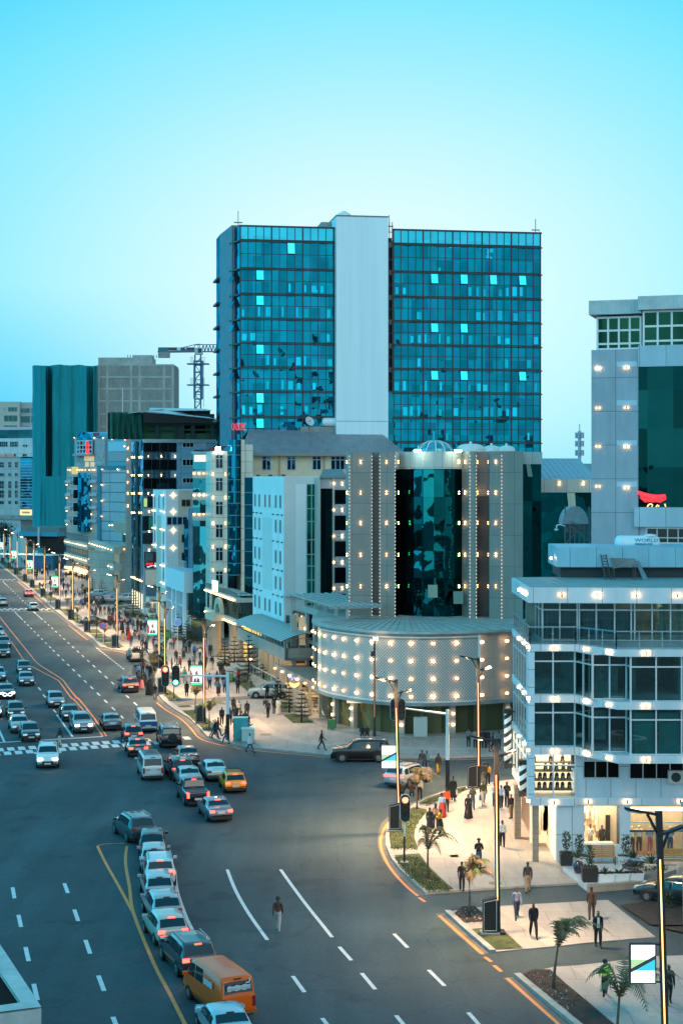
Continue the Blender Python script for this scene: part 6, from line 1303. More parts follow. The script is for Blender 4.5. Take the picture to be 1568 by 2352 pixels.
 t=thing('neon_sign','red vertical neon sign on the arched window of the barrel roofed building','sign',fu.pt(fu.A(X(425)),zb_));sm=EMIT('neon_red',None,0);b=MB();p=lambda x,y:fu.pt(fu.A(X(x)),fu.Z(*W(x,y)),.95)
 for pts in([(405,398),(408,370),(425,362),(432,398)],[(400,430),(420,412),(440,420),(440,440),(420,450),(402,440),(400,430)],[(412,480),(435,478),(425,505),(440,508)],[(425,512),(425,530)],[(408,550),(415,530),(440,530),(450,548),(435,562),(412,558)]):b.tube([p(*q)for q in pts],.17,6)
 b.B('neon_tube',sm,t)
 body(fu,T,'upper_wing',M('wing_blue',(.12,.32,.42),.5),fu.A(X(672)),fu.A(X(1030)),fu.Z(*W(800,768)),fu.Z(*W(800,298)),8,-.5);boxes(fu,T,'wing_window',[M('sky_panel',(.30,.52,.62),.3),M('louvre_grey',(.28,.33,.35),.6)],[(*W(712,362),*W(1020,528),0),(*W(712,535),*W(1020,690),1)],-.5,-.3)
 for x,y in((775,328),(995,335),(990,442)):WLP(fu,T,fu.A(X(x)),fu.Z(*W(x,y)),'big',-.45)
 for x in(170,508,650):WLP(fu,T,fu.A(X(x)),fu.Z(*W(x,300)),'big',.05)
 t=thing('rooftop_sign','red letter sign behind the blue barrel roof','sign',fu.pt(fu.A(X(600)),fu.Z(*W(600,290))));text('MAROMI',1.25,M('letter_red',(.35,.03,.08),.6),t,fu,fu.A(X(540)),fu.Z(*W(600,272)),1.2,.12,sx=.46);text('HIOS',1.2,M('letter_red',None),t,fu,fu.A(X(198)),fu.Z(*W(230,288)),-2,.12,sx=.42)
 b=MB();fu.box(b,fu.A(X(540)),fu.A(X(672)),fu.Z(*W(600,296)),fu.Z(*W(600,282)),.6,.8);b.B('sign_frame',DARK,t)
 boxes(fu,T,'draped_window',[M('drape_grey',(.34,.37,.38),.7,var=.5,scale=1.2),M('drape_lit',(.6,.45,.28),.7,var=.4,scale=1.4,emit=(1,.7,.35),es=.45),WFR],[(*W(190,610),*W(328,690),0),(*W(332,610),*W(495,690),1),(*W(508,545),*W(655,660),0),(*W(190,705),*W(328,785),0),(*W(345,705),*W(405,785),1),(*W(435,705),*W(500,785),1),(*W(508,705),*W(655,760),0)],0,.12)
 V=f2c;Xf=lambda x:f2c(x,0)[0]
 fp=FrP(152.5,403,207,372);fq=FrP(207,372,258,338);fz=FrP(258,338,292,341)
 S2=thing('lamp_lined_shops','stepped shop terraces strung with round warm lamps below the barrel roofed building','building',(fp.o.x,fp.o.y,0))
 sb=PANEL('shop_stone',(.40,.35,.29),2.5,1.6,(.2,.17,.14),.06,var=.2);gl=M('lit_shop_window',(.2,.17,.12),.4,var=.9,scale=.55,emit=(1,.76,.42),es=.14);deck=M('deck_pale',(.46,.42,.36),.7)
 for fr,x0,x1,rows,nl in((fp,103,470,(322,532,735),11),(fq,490,880,(350,595),9),(fz,880,1135,(450,715),4)):
  a0,a1=fr.A(Xf(x0)),fr.A(Xf(x1));zr=[fr.Z(Xf(x0),f2c(0,y)[1])for y in rows];top=zr[0]+1.2
  body(fr,S2,'shop_wall',sb,a0,a1,0,zr[0]-.6,8,-.8)
  b=MB()
  for z in zr:fr.box(b,a0-.2,a1+.2,z-.9,z+.5,-1.2,.5)
  b.B('shop_deck',deck,S2);g_=MB()
  for i,z in enumerate(zr):zl=zr[i+1]+.5 if i+1<len(zr)else .3;n=5 if fr is fp else 4;[fr.box(g_,a0+(a1-a0)*(k+.08)/n,a0+(a1-a0)*(k+.92)/n,zl+.3,z-1.0,-.8,-.7)for k in range(n)]
  g_.B('shop_window',gl if fr is not fz else M('pale_shop_window',(.3,.32,.3),.4,var=.8,scale=.5,emit=(.8,1,.9),es=.16),S2)
  for z in zr:
   for k in range(nl):WLP(fr,S2,a0+(a1-a0)*(k+.5)/nl,z-.15,'big',.52)
  if fr is fp:
   b=MB()
   for z in zr:
    b.bar(fr.pt(a0,z+2.1,.4),fr.pt(a1,z+2.1,.4),.12)
    for k in range(26):a=a0+(a1-a0)*k/25;b.bar(fr.pt(a,z+.5,.4),fr.pt(a,z+2.1,.4),.07)
   b.B('deck_railing',DARK,S2)
 b=MB();fp.box(b,fp.A(Xf(200)),fp.A(Xf(460)),1.8,2.2,-.5,2);b.B('strip_lamp',EMIT('terrace_glow',(1,.70,.28),3),S2)
 body(fq,S2,'roof_bar',M('bar_tan',(.42,.28,.2),.7),fq.A(Xf(700)),fq.A(Xf(970)),fq.Z(Xf(700),f2c(0,180)[1]),fq.Z(Xf(700),f2c(0,20)[1]),5,-2.)
 b=MB();a0,a1,z0_,z1_=fq.rect(*V(800,180),*V(1110,390));fq.box(b,a0,a1,z0_,z1_,-4,-2.4);b.B('bar_glazing',GLASS('bar_glass',(.14,.17,.12),(.3,.35,.28),.3,2.4,3,.6,.05),S2)
 b=MB();a0,a1,z0_,z1_=fq.rect(*V(835,175),*V(925,238));fq.box(b,a0,a1,z0_,z1_,-2.4,-2.2);b.B('lit_window',GLOWC,S2)
 for x in(970,1005,1050,1098,650,690):WLP(fq,S2,fq.A(Xf(x)),fq.Z(Xf(x),f2c(0,150 if x>900 else 85)[1]),'big',-2)
 b=MB();a0,a1,z0_,z1_=fq.rect(*V(1085,185),*V(1128,235));fq.box(b,a0,a1,z0_,z1_,-1.9,-1.7);b.B('exit_sign',EMIT('sign_exit_green',(.1,1,.5),2.0),S2)
barrel_building()
def netted():
 T=thing('netted_tower','unfinished high rise wrapped in teal green construction net with a bare concrete half','building',(PY(160,530),530,0));m,nt,b_=nodes_of('teal_net');MATS['teal_net']=m
 uvn=nt.nodes.new('ShaderNodeTexCoord');mp=nt.nodes.new('ShaderNodeMapping');mp.inputs['Scale'].default_value=(1,.04,1);link(nt,uvn.outputs['UV'],mp.inputs[0]);no=nt.nodes.new('ShaderNodeTexNoise');no.inputs['Scale'].default_value=1.1;no.inputs['Detail'].default_value=6;link(nt,mp.outputs[0],no.inputs[0])
 mr=nt.nodes.new('ShaderNodeMapRange');mr.inputs[1].default_value=.3;mr.inputs[2].default_value=.7;mr.inputs[3].default_value=.84;mr.inputs[4].default_value=1.12;link(nt,no.outputs['Fac'],mr.inputs[0]);sc=nt.nodes.new('ShaderNodeVectorMath');sc.operation='SCALE';sc.inputs[0].default_value=(.003,.24,.27);link(nt,mr.outputs[0],sc.inputs['Scale']);link(nt,sc.outputs[0],b_.inputs['Base Color']);b_.inputs['Roughness'].default_value=.9
 rn=random.Random(4);prof=[(75,532),(79,524),(90,520),(105.5,519),(106.5,526),(113,529),(119,526),(121,520),(140,519),(168,520),(199,519),(204,524),(212,525),(216,520),(222,521),(226.5,524)];b=MB();rows=14;cols=[]
 for i in range(len(prof)-1):
  for k in range(4):t=k/4;cols.append((prof[i][0]+(prof[i+1][0]-prof[i][0])*t,prof[i][1]+(prof[i+1][1]-prof[i][1])*t+rn.uniform(-.5,.5)))
 cols.append(prof[-1]);vs=[]
 for r in range(rows+1):
  for i,(x,Y)in enumerate(cols):zt=PZ(838+abs(x-150)*.03+1.0*math.sin(x*.13)+rn.uniform(-.6,.6),Y);vs.append((PY(x,Y),Y+rn.uniform(-.15,.15)+.3*math.sin(r*1.1+i*.2),zt*r/rows))
 n=len(cols);b.add(vs,[(r*n+i,r*n+i+1,(r+1)*n+i+1,(r+1)*n+i)for r in range(rows)for i in range(n-1)]);b.B('construction_net',m,T)
 b=MB();f=FrP(106,514,170,514);b.smooth=False;f.box(b,f.A(106),f.A(165),0,f.Z(130,1094),-5,0);b.B('net_skirt',m,T)
 fc=FrP(226,523,398,523);A,Z=fc.A,fc.Z;con=PANEL('block_infill',(.30,.29,.27),.8,.4,(.20,.19,.18),.06,var=.3,stagger=.5,rough=.95,bump=.4);body(fc,T,'block_wall',con,A(226),A(398.5),0,Z(300,840),18,0)
 b=MB();lt=M('frame_concrete',(.36,.355,.33),.9,var=.25,scale=.25)
 for x in(226.8,247,301.5,321,377,397):fc.box(b,A(x)-.4,A(x)+.4,0,Z(x,838),-.2,.08)
 for y in(866,893,921,951,980,1009):z=Z(300,y);fc.box(b,A(226),A(398.7),z-.3,z+.3,-.2,.12)
 b.B('concrete_frame',lt,T);b=MB();fc.box(b,A(226),A(350),Z(300,840),Z(300,821),-10,-.2);fc.box(b,A(305),A(348),Z(300,821),Z(300,815),-8,-1.5);fc.box(b,A(350),A(398.5),Z(300,841),Z(300,836.5),-16,-.1);b.B('roof_housing',lt,T)
 b=MB()
 for x in range(292,360,6):b.bar(fc.pt(A(x),Z(300,821),-2),fc.pt(A(x),Z(300,814),-2),.25)
 b.B('rebar',M('rebar_grey',(.25,.3,.32),.7),T)
 b=MB();fh=FrP(281,500,284,500);fh.box(b,fh.A(281.4),fh.A(283.),0,fh.Z(281,890),-.3,.3);tag(b.B('hoist_mast',M('hoist_white',(.55,.62,.62),.6)),'thin white hoist mast standing before the concrete half of the netted tower','mast')
netted()
def far_left():
 W=v3;f=FrP(0,620,75,615);A,Z=f.A,f.Z;X=lambda x:v3(x,0)[0]
 T=thing('far_white_block','distant white block with a script sign and blue glass strip at the far left','building',(f.o.x,f.o.y,0));a0,a1=A(-30),A(80)
 body(f,T,'upper_wall',PANEL('far_white_tile',(.56,.62,.62),3,3,(.25,.3,.3),.12),a0,a1,Z(*W(200,1000)),Z(*W(200,722)),15,.5);body(f,T,'lower_wall',PANEL('far_grey_tile',(.42,.45,.45),3,3,(.25,.28,.28),.12),a0,A(X(312)),0,Z(*W(200,1000)),15)
 body(f,T,'roof_band',M('pink_band',(.5,.46,.5),.7),a0,a1,Z(*W(200,598)),Z(*W(200,552)),15,.8);body(f,T,'top_glazing',GLASS('far_dark_glass',(.01,.04,.045),(.04,.12,.13),.35,5,5,.4,.02),a0,a1,Z(*W(200,722)),Z(*W(200,598)),15,-.5)
 body(f,T,'glass_strip',GLASS('far_blue_glass',(.005,.05,.08),(.03,.22,.32),.45,6,4,.3,.02),A(X(312)),a1,Z(*W(200,1770)),Z(*W(200,1020)),15,.2);b=MB()
 for k in range(17):z=Z(*W(400,1065+k*43));f.box(b,A(X(312)),a1,z-.12,z+.12,.2,.4)
 b.B('strip_bar',M('bar_pale',(.3,.42,.48),.5),T)
 for x,y,w,h,nx,nz in((70,810,3.6,2.0,4,2),(225,810,3.5,2.0,5,2),(375,832,.9,.9,1,1),(410,832,.9,.9,1,1),(385,975,1.9,1.1,2,1),(105,972,.9,1.1,1,1),(240,972,.9,1.1,1,1)):WRW(f,T,[W(x,y)],DK,WFR,w,h,nx,nz,.12,.6)
 for y,h in((1117,2.1),(1265,1.3),(1415,3.),(1553,3.),(1680,1.4)):
  for x,w in((35,1.9),(152,1.3),(250,1.3)):WRW(f,T,[W(x,y)],DK,WFR,w,h,2,2 if h>1.5 else 1,.13,.1)
 text('Beza Building',1.55,EMIT('sign_script',(1,.5,.3),.25,(.25,.09,.05)),T,f,A(X(-6)),Z(*W(100,990)),.8,.1,shear=.35,sx=.82)
 body(f,T,'ground_floor',M('far_lit_floor',(.3,.32,.26),.6,var=.7,scale=.12,emit=(1,.9,.6),es=.12),a0,a1,Z(*W(200,1870)),Z(*W(200,1775)),14,-.2);body(f,T,'canopy_band',CONC,a0,a1,Z(*W(200,1935)),Z(*W(200,1870)),14,.6)
 b=MB();a_,c_,z0,z1=f.rect(*W(310,1790),*W(478,1870));f.box(b,a_,c_,z0,z0+.6,0,.3);f.box(b,a_,c_,z1-.6,z1,0,.3);f.box(b,a_,a_+.6,z0+.6,z1-.6,0,.3);f.box(b,c_-.6,c_,z0+.6,z1-.6,0,.3);b.B('strip_lamp',EMIT('far_warm_strip',(1,.66,.28),1.6),T)
 g=FrP(0,690,75,690);A2,Z2=g.A,g.Z;T2=thing('far_grey_block','distant grey beige block rising behind the script sign block at the far left','building',(g.o.x,g.o.y,0));body(g,T2,'wall',M('far_beige',(.46,.44,.39),.8,var=.06,scale=.1),A2(-30),A2(X(298)),0,Z2(*W(100,175)),20);body(g,T2,'wall',M('far_grey',(.36,.38,.38),.8),A2(X(298)),A2(80),0,Z2(*W(300,182)),20,-2)
 for x,y,w,h in((195,290,3.9,2.),(165,425,5.8,2.7),(165,540,5.8,.7),(70,290,.5,1.9)):WRW(g,T2,[W(x,y)],GLASS('far_dark_glass',None,None),WFR,w,h,3,1,.12,.1)
 for x,y,w,h in((370,305,4.,2.1),(372,437,4.,3.),(372,545,4.,.7),(470,305,.8,2.1),(470,437,.8,3.)):WRW(g,T2,[W(x,y)],MATS['far_dark_glass'],WFR,w,h,1,1,.12,-1.9)
 h=FrP(24,470,60,455);V=e0;Xe=lambda x:e0(x,0)[0];T3=thing('blue_roof_shed','long low shed with pale pillars and a blue roof beyond the lamps at far left','building',(h.o.x,h.o.y,0))
 h1=FrP(25,560,55,480);body(h1,T3,'side_wall',M('shed_wall',(.40,.40,.42),.7,var=.1,scale=.2),h1.A(25),h1.A(54),0,h1.Z(*V(300,200)),10);b=MB()
 for x in(230,262,300,340,375,420,455,500):h1.box(b,h1.A(Xe(x)),h1.A(Xe(x)+1.6),0,h1.Z(*V(300,215)),0,.8)
 b.B('pillar',M('shed_pillar',(.50,.52,.52),.6),T3);h2=FrP(54,480,133,476);body(h2,T3,'blue_fascia',M('fascia_blue',(.03,.26,.38),.5),h2.A(Xe(385)),h2.A(Xe(1135)),h2.Z(*V(800,320)),h2.Z(*V(800,235)),12,.4);body(h2,T3,'dark_interior',M('shed_dark',(.02,.017,.016),.9),h2.A(Xe(460)),h2.A(Xe(1130)),0,h2.Z(*V(800,320)),4,-1)
 body(h2,T3,'roof',M('shed_roof',(.12,.17,.17),.8,var=.3,scale=.2),h2.A(Xe(380)),h2.A(Xe(1135)),h2.Z(*V(800,235)),h2.Z(*V(800,150)),14,-1)
 b=MB();h2.box(b,h2.A(Xe(785)),h2.A(Xe(808)),0,h2.Z(*V(790,140)),.6,1.2);b.B('post',M('shed_pillar',None),T3)
 hd=FrP(61,480,79,466);b=MB();hd.box(b,hd.A(Xe(520)),hd.A(Xe(668)),.1,hd.Z(*V(600,530)),-.1,.1);tag(b.B('red_hoarding',M('hoarding_red',(.42,.11,.07),.7,var=.3,scale=.4)),'red painted hoarding panel before the blue roofed shed','hoarding')
 hb=FrP(80,456,98,452);t=thing('billboard','teal billboard with a round white emblem standing on the far pavement','billboard',hb.pt(0,.1));a_,c_,z0,z1=hb.rect(*V(692,550),*V(835,830));b=MB();hb.box(b,a_,c_,z0,z1,-.2,0);b.B('board_face',M('board_teal',(.01,.17,.16),.5),t);b=MB();cc_=hb.pt(a_+1.9,z1-2.0,.03);b.add([cc_+V3((math.cos(2*PI*i/20)*1.35,0,math.sin(2*PI*i/20)*1.35))for i in range(20)],[tuple(range(20))]);b.B('emblem',M('emblem_pale',(.35,.6,.7),.5),t);b=MB()
 for a in(a_+.4,c_-.4):b.bar(hb.pt(a,0,-.3),hb.pt(a,z0+.5,-.3),.3)
 b.B('leg',DARK,t)
 hp=FrP(91,436,120,415);b=MB();hp.box(b,hp.A(Xe(778)),hp.A(Xe(1020)),.1,hp.Z(*V(900,670)),-.1,.1);tag(b.B('printed_hoarding',M('hoarding_print',(.36,.25,.27),.6,var=.9,scale=.35)),'printed pinkish hoarding along the far pavement beside the teal billboard','hoarding')
 hq=FrP(120,414,154,420);T4=thing('site_cabin','blue and teal site cabin with a pale flat roof beside the lamp lined shops','cabin',hq.pt(0,0));body(hq,T4,'cabin_wall',M('cabin_blue',(.01,.09,.19),.6,var=.3,scale=.2),hq.A(Xe(1020)),hq.A(Xe(1312)),0,hq.Z(*V(1100,700)),8);b=MB();hq.box(b,hq.A(Xe(1018)),hq.A(Xe(1050)),0,hq.Z(*V(1100,720)),0,.1);b.B('teal_panel',M('cabin_teal',(.02,.22,.2),.6),T4);b=MB();hq.box(b,hq.A(Xe(1010)),hq.A(Xe(1316)),hq.Z(*V(1100,700)),hq.Z(*V(1100,690)),-20,.3);b.B('roof',M('cabin_roof',(.45,.55,.56),.5),T4);b=MB();hq.box(b,hq.A(Xe(1140)),hq.A(Xe(1312)),.1,hq.Z(*V(1200,850)),.02,.4);b.B('brown_shutter',M('shutter_brown',(.11,.05,.04),.7),T4)
far_left()
def crane():
 Y=480.;W=x1c;X=lambda x:PY(x1c(x,0)[0],Y);Z=lambda y:PZ(x1c(0,y)[1],Y);T=thing('tower_crane','blue tower crane standing behind the netted roof storey','crane',(X(1010),Y,0));bl=M('crane_blue',(.02,.14,.24),.5)
 b=MB();hw=(X(1062)-X(942))/2;xc=X(1002);z=20.
 for sx in(-1,1):
  for sy in(-1,1):b.bar((xc+sx*hw,Y+sy*hw,5),(xc+sx*hw,Y+sy*hw,Z(470)),.28)
 zt=Z(470);n=0
 while z<zt-1:
  z1=min(z+2.2,zt)
  for s in(-1,1):b.bar((xc-hw,Y+s*hw,z if n%2 else z1),(xc+hw,Y+s*hw,z1 if n%2 else z),.14);b.bar((xc+s*hw,Y-hw,z if n%2 else z1),(xc+s*hw,Y+hw,z1 if n%2 else z),.14);b.bar((xc-hw,Y+s*hw,z),(xc+hw,Y+s*hw,z),.14)
  z+=2.2;n+=1
 b.B('mast',bl,T);b=MB();hw2=hw*1.3
 for sx in(-1,1):
  for sy in(-1,1):b.bar((X(1012)+sx*hw2,Y+sy*hw2,Z(1390)),(X(1012)+sx*hw2,Y+sy*hw2,Z(590)),.45)
 for y in(600,680,830,1080,1240,1390):[b.bar((X(1012)-hw2,Y+s*hw2,Z(y)),(X(1012)+hw2,Y+s*hw2,Z(y)),.3)for s in(-1,1)]
 b.B('climbing_cage',bl,T);b=MB()
 for y in(660,1100):
  for x in(895,1125):b.box((X(x),Y,Z(y)),1.6,2,.12)
  for x in(862,885,910,1100,1128,1155):b.bar((X(x),Y-1.9,Z(y)),(X(x),Y-1.9,Z(y)+1.9),.08)
  for xa,xb in((862,915),(1098,1156)):b.bar((X(xa),Y-1.9,Z(y)+1.9),(X(xb),Y-1.9,Z(y)+1.9),.08)
 b.B('platform',bl,T);b=MB();b.bar((X(170),Y-.8,Z(405)),(X(945),Y-.8,Z(395)),.5,.5);b.bar((X(170),Y+.8,Z(405)),(X(945),Y+.8,Z(395)),.5,.5);b.bar((X(700),Y,Z(312)),(X(960),Y,Z(250)),.22);b.bar((X(960),Y,Z(250)),(X(1070),Y,Z(250)),.3);b.B('counter_jib',bl,T)
 b=MB();b.box(((X(390)+X(940))/2,Y-.9,Z(348)),(X(940)-X(390))/2,.06,(Z(318)-Z(382))/2);b.B('banner',M('crane_banner',(.10,.06,.07),.7),T);b=MB();b.box((X(612),Y-1.05,Z(348)),(X(650)-X(575))/2,.05,(Z(318)-Z(380))/2);b.add([(X(720),Y-1.05,Z(318)),(X(768),Y-1.05,Z(380)),(X(765),Y-1.05,Z(318))],[(0,1,2)]);b.B('banner_mark',M('banner_white',(.55,.68,.7),.6),T)
 b=MB()
 for k in range(6):xa=X(180+k*39);b.box((xa+(X(39)-X(0))/2,Y,Z(472)),(X(36)-X(0))/2,1.2,(Z(418)-Z(528))/2)
 b.B('counterweight',CONC,T);b=MB();b.box((X(280),Y,Z(350)),(X(380)-X(178))/2,.9,(Z(318)-Z(388))/2);b.B('winch_deck',M('crane_teal',(.03,.15,.16),.6),T)
 b=MB();b.box((X(1025),Y-.3,Z(395)),(X(1105)-X(945))/2,1.2,(Z(325)-Z(462))/2);b.B('cab',M('cab_pale',(.40,.46,.46),.5),T);b=MB();b.box((X(1050),Y-1.55,Z(385)),(X(1090)-X(1020))/2,.06,(Z(345)-Z(430))/2);b.B('cab_window',DK,T)
 b=MB();xa,xb=X(1080),X(2300)
 for s in(-.9,.9):b.bar((xa,Y+s,Z(402)),(xb,Y+s,Z(402)),.22)
 b.bar((X(950),Y,Z(255)),(xb,Y,Z(255)),.25);x=xa;k=0;st=X(70)-X(0)
 while x<xb-st:
  for s in(-.9,.9):b.bar((x,Y+s,Z(402)),(x+st/2,Y,Z(255)),.16);b.bar((x+st/2,Y,Z(255)),(x+st,Y+s,Z(402)),.16)
  x+=st
 for x_ in(955,1000,1030):b.bar((X(x_),Y,Z(255)),(X(x_-40 if x_<990 else x_+20),Y,Z(330)),.2)
 b.B('jib',bl,T);b=MB();b.bar((X(1125),Y,Z(600)),(X(1125),Y,Z(1560)),.1);b.B('hoist_rope',DARK,T)
crane()
def near_roof():
 Y=32.;p=lambda x,y,z:P(x,y,z)
 zt=11.;T=thing('near_rooftop','pale parapet corner of a near rooftop at the lower left edge','building',(-8,40,0))
 o=[p(-260,1776,zt),p(-2,2168,zt),p(95.6,2316.8,zt),p(-260,2362,zt)];i=[p(-260,1850,zt),p(0,2236,zt),p(47.8,2306.9,zt),p(-260,2350,zt)]
 b=MB()
 def wallp(a0,a1,c1_,c0):b.hexa([(q.x,q.y,0)for q in(a0,a1,c1_,c0)]+[(q.x,q.y,zt)for q in(a0,a1,c1_,c0)])
 wallp(o[3],o[2],i[2],i[3]);wallp(o[2],o[0],i[0],i[2]);b.B('parapet',M('parapet_render',(.40,.42,.41),.8,var=.2,scale=1.2,bump=.2),T)
 b=MB();b.add([(q.x,q.y,zt+.05)for q in(o[3],o[2],i[2],i[3])]+[(q.x,q.y,zt+.05)for q in(o[2],o[0],i[0],i[2])],[(0,1,2,3),(4,5,6,7)]);b.B('coping',M('coping_render',(.46,.48,.47),.8,var=.2,scale=1.5),T)
 b=MB();b.add([(q.x,q.y,zt-.05)for q in(i[3],i[2],i[0])],[(0,1,2)]);b.B('well_shade_sheet',M('well_shade_dark',(.02,.014,.013),1.,spec=.1),T)  # near-black sheet at coping height paints the shade inside the parapet
near_roof()
KINDS={'hatch':dict(L=3.95,W=1.70,prof=[(0,.72),(.012,.95),(.03,1.0),(.115,1.40),(.2,1.49),(.36,1.53),(.50,1.52),(.585,1.45),(.76,1.02),(.86,.95),(.95,.84),(1,.62)],belt=.95,sides=[(.11,.21),(.23,.42),(.44,.66)],rear=(.035,.108),front=(.60,.75)),'sedan':dict(L=4.55,W=1.76,prof=[(0,.70),(.012,.92),(.03,1.0),(.135,1.05),(.17,1.10),(.27,1.37),(.36,1.45),(.46,1.46),(.56,1.42),(.60,1.38),(.735,1.02),(.86,.94),(.95,.82),(1,.60)],belt=.94,sides=[(.265,.34),(.355,.475),(.49,.665)],rear=(.175,.262),front=(.612,.725)),'suv':dict(L=4.65,W=1.86,prof=[(0,.80),(.01,1.08),(.025,1.16),(.075,1.58),(.13,1.68),(.35,1.72),(.52,1.70),(.59,1.63),(.735,1.16),(.84,1.1),(.96,.98),(1,.70)],belt=1.08,sides=[(.085,.20),(.215,.39),(.405,.64)],rear=(.03,.072),front=(.605,.725)),'longsuv':dict(L=5.05,W=1.98,prof=[(0,.85),(.01,1.15),(.02,1.22),(.06,1.75),(.1,1.82),(.35,1.87),(.54,1.85),(.6,1.76),(.72,1.25),(.84,1.2),(.965,1.1),(1,.75)],belt=1.15,sides=[(.07,.235),(.25,.42),(.435,.65)],rear=(.025,.056),front=(.612,.712)),'van':dict(L=4.70,W=1.70,prof=[(0,.80),(.006,1.15),(.012,1.22),(.035,1.80),(.06,1.93),(.3,1.98),(.72,1.97),(.80,1.90),(.905,1.22),(.955,1.05),(.985,.92),(1,.62)],belt=1.12,sides=[(.48,.66),(.685,.84)],rear=(.0135,.033),front=(.815,.897)),'minibus':dict(L=4.70,W=1.70,prof=[(0,.80),(.006,1.12),(.012,1.18),(.035,1.80),(.06,1.93),(.3,1.98),(.72,1.97),(.80,1.90),(.905,1.22),(.955,1.05),(.985,.92),(1,.62)],belt=1.12,sides=[(.05,.235),(.25,.46),(.475,.66),(.685,.84)],rear=(.0135,.033),front=(.815,.897)),'pickup':dict(L=5.25,W=1.82,prof=[(0,.85),(.006,1.08),(.012,1.12),(.31,1.12),(.325,1.14),(.365,1.66),(.42,1.77),(.52,1.78),(.58,1.70),(.70,1.2),(.84,1.13),(.965,1.0),(1,.70)],belt=1.12,sides=[(.375,.46),(.475,.64)],rear=(.33,.362),front=(.592,.692)),}
def lerp_prof(pr,t):
 for(a,za),(b,zb)in zip(pr,pr[1:]):
  if t<=b:return za+(zb-za)*(t-a)/(b-a)
 return pr[-1][1]
def car_parts(kind):
 """meshes of one vehicle kind in its own frame: forward +Y, centred, ground at z = 0"""
 K=KINDS[kind];L,Wd,pr,belt=K['L'],K['W'],K['prof'],K['belt']
 ts=sorted(set([p[0]for p in pr]+[k/22 for k in range(1,22)]+[.004]))
 boxy=kind in('van','minibus')
 def rowpts(t):
  zt=lerp_prof(pr,t);e=max(0,(abs(t-.5)-.34)/.16);w=Wd/2*(1-(.05 if boxy else .10)*e*e);zb=.26+.10*e*e
  bl=min(belt-.02*(1-t),zt-.06);g_=max(0,min(1,(zt-bl)/.42));wr=w*(.955-(.06 if boxy else .145)*g_)
  return[(0,zb),(w*.86,zb),(w*.955,zb+.10),(w,.58),(w*.995,bl-.16),(w*.972,bl),(wr,zt-.075*g_-.02),(wr*.90,zt-.012),(wr*.5,zt+.012),(0,zt+.016)]
 def P3(t,x,z):return(x,-L/2+t*L,z)
 b=MB();b.smooth=True;n=10;vs=[]
 for t in ts:
  r=rowpts(t);ring=[P3(t,x,z)for x,z in r]+[P3(t,-x,z)for x,z in r[-2:0:-1]];vs+=ring
 m=18;fs=[]
 for i in range(len(ts)-1):
  for k in range(m):fs.append((i*m+k,i*m+(k+1)%m,(i+1)*m+(k+1)%m,(i+1)*m+k))
 fs=[f[::-1]for f in fs];fs+=[tuple(range(m)),tuple(range((len(ts)-1)*m+m-1,(len(ts)-1)*m-1,-1))]
 b.add(vs,fs);out={}
 out['body']=b
 def sidepane(t0,t1):
  g_=MB();g_.smooth=True
  for sx in(-1,1):
   k=6;low=[];hi=[]
   for i in range(k+1):
    t=t0+(t1-t0)*i/k;r=rowpts(t);a,c=r[5],r[6];f=lambda s_:P3(t,sx*(a[0]+(c[0]-a[0])*s_+.014),a[1]+(c[1]-a[1])*s_)
    low.append(f(.10));hi.append(f(.90))
   g_.add(low+hi,[(i,i+1,k+2+i,k+1+i)if sx>0 else(k+1+i,k+2+i,i+1,i)for i in range(k)])
  return g_
 def sideone(t0,t1,sx):
  g_=sidepane(t0,t1);h=MB();h.smooth=True;half=len(g_.v)//2;s0=0 if sx<0 else half;h.v=g_.v[s0:s0+half];h.f=[[i-s0 for i in f]for f in g_.f if s0<=f[0]<s0+half];h.m=[0]*len(h.f);h.sm=[True]*len(h.f);return h
 out['side_window']=[sideone(t0,t1,sx)for t0,t1 in K['sides']for sx in(-1,1)]
 def toppane(t0,t1,up):
  g_=MB();g_.smooth=True;k,q=5,6;vs=[]
  for i in range(k+1):
   t=t0+(t1-t0)*i/k;r=rowpts(t);wr=r[6][0];zt=lerp_prof(pr,t)
   for j in range(q+1):
    x=wr*(-.90+1.8*j/q);z=zt+.016-.030*abs(x/wr)**2
    vs.append((x,-L/2+t*L+(.014 if up else-.014),z+.012))
  fs=[(i*(q+1)+j,i*(q+1)+j+1,(i+1)*(q+1)+j+1,(i+1)*(q+1)+j)for i in range(k)for j in range(q)]
  g_.add(vs,fs);return g_
 out['windscreen']=toppane(*K['front'],True);out['rear_window']=toppane(*K['rear'],False)
 R={'hatch':.30,'sedan':.31,'suv':.36,'longsuv':.40,'van':.31,'minibus':.31,'pickup':.37}[kind];yf,yr=L*(.31 if kind not in('van','minibus')else .33),-L*.30
 ww=MB();ww.smooth=False
 def disc(b,x0,x1,r0,r1,y,n=20):
  vs=[(x,y+r*math.cos(2*PI*i/n),R+r*math.sin(2*PI*i/n))for x,r in((x0,r0),(x1,r1))for i in range(n)]
  fs=[(i,(i+1)%n,n+(i+1)%n,n+i)for i in range(n)]+[tuple(range(n)),tuple(range(2*n-1,n-1,-1))];b.add(vs,fs)
 out['wheel']=[];out['rim']=[]
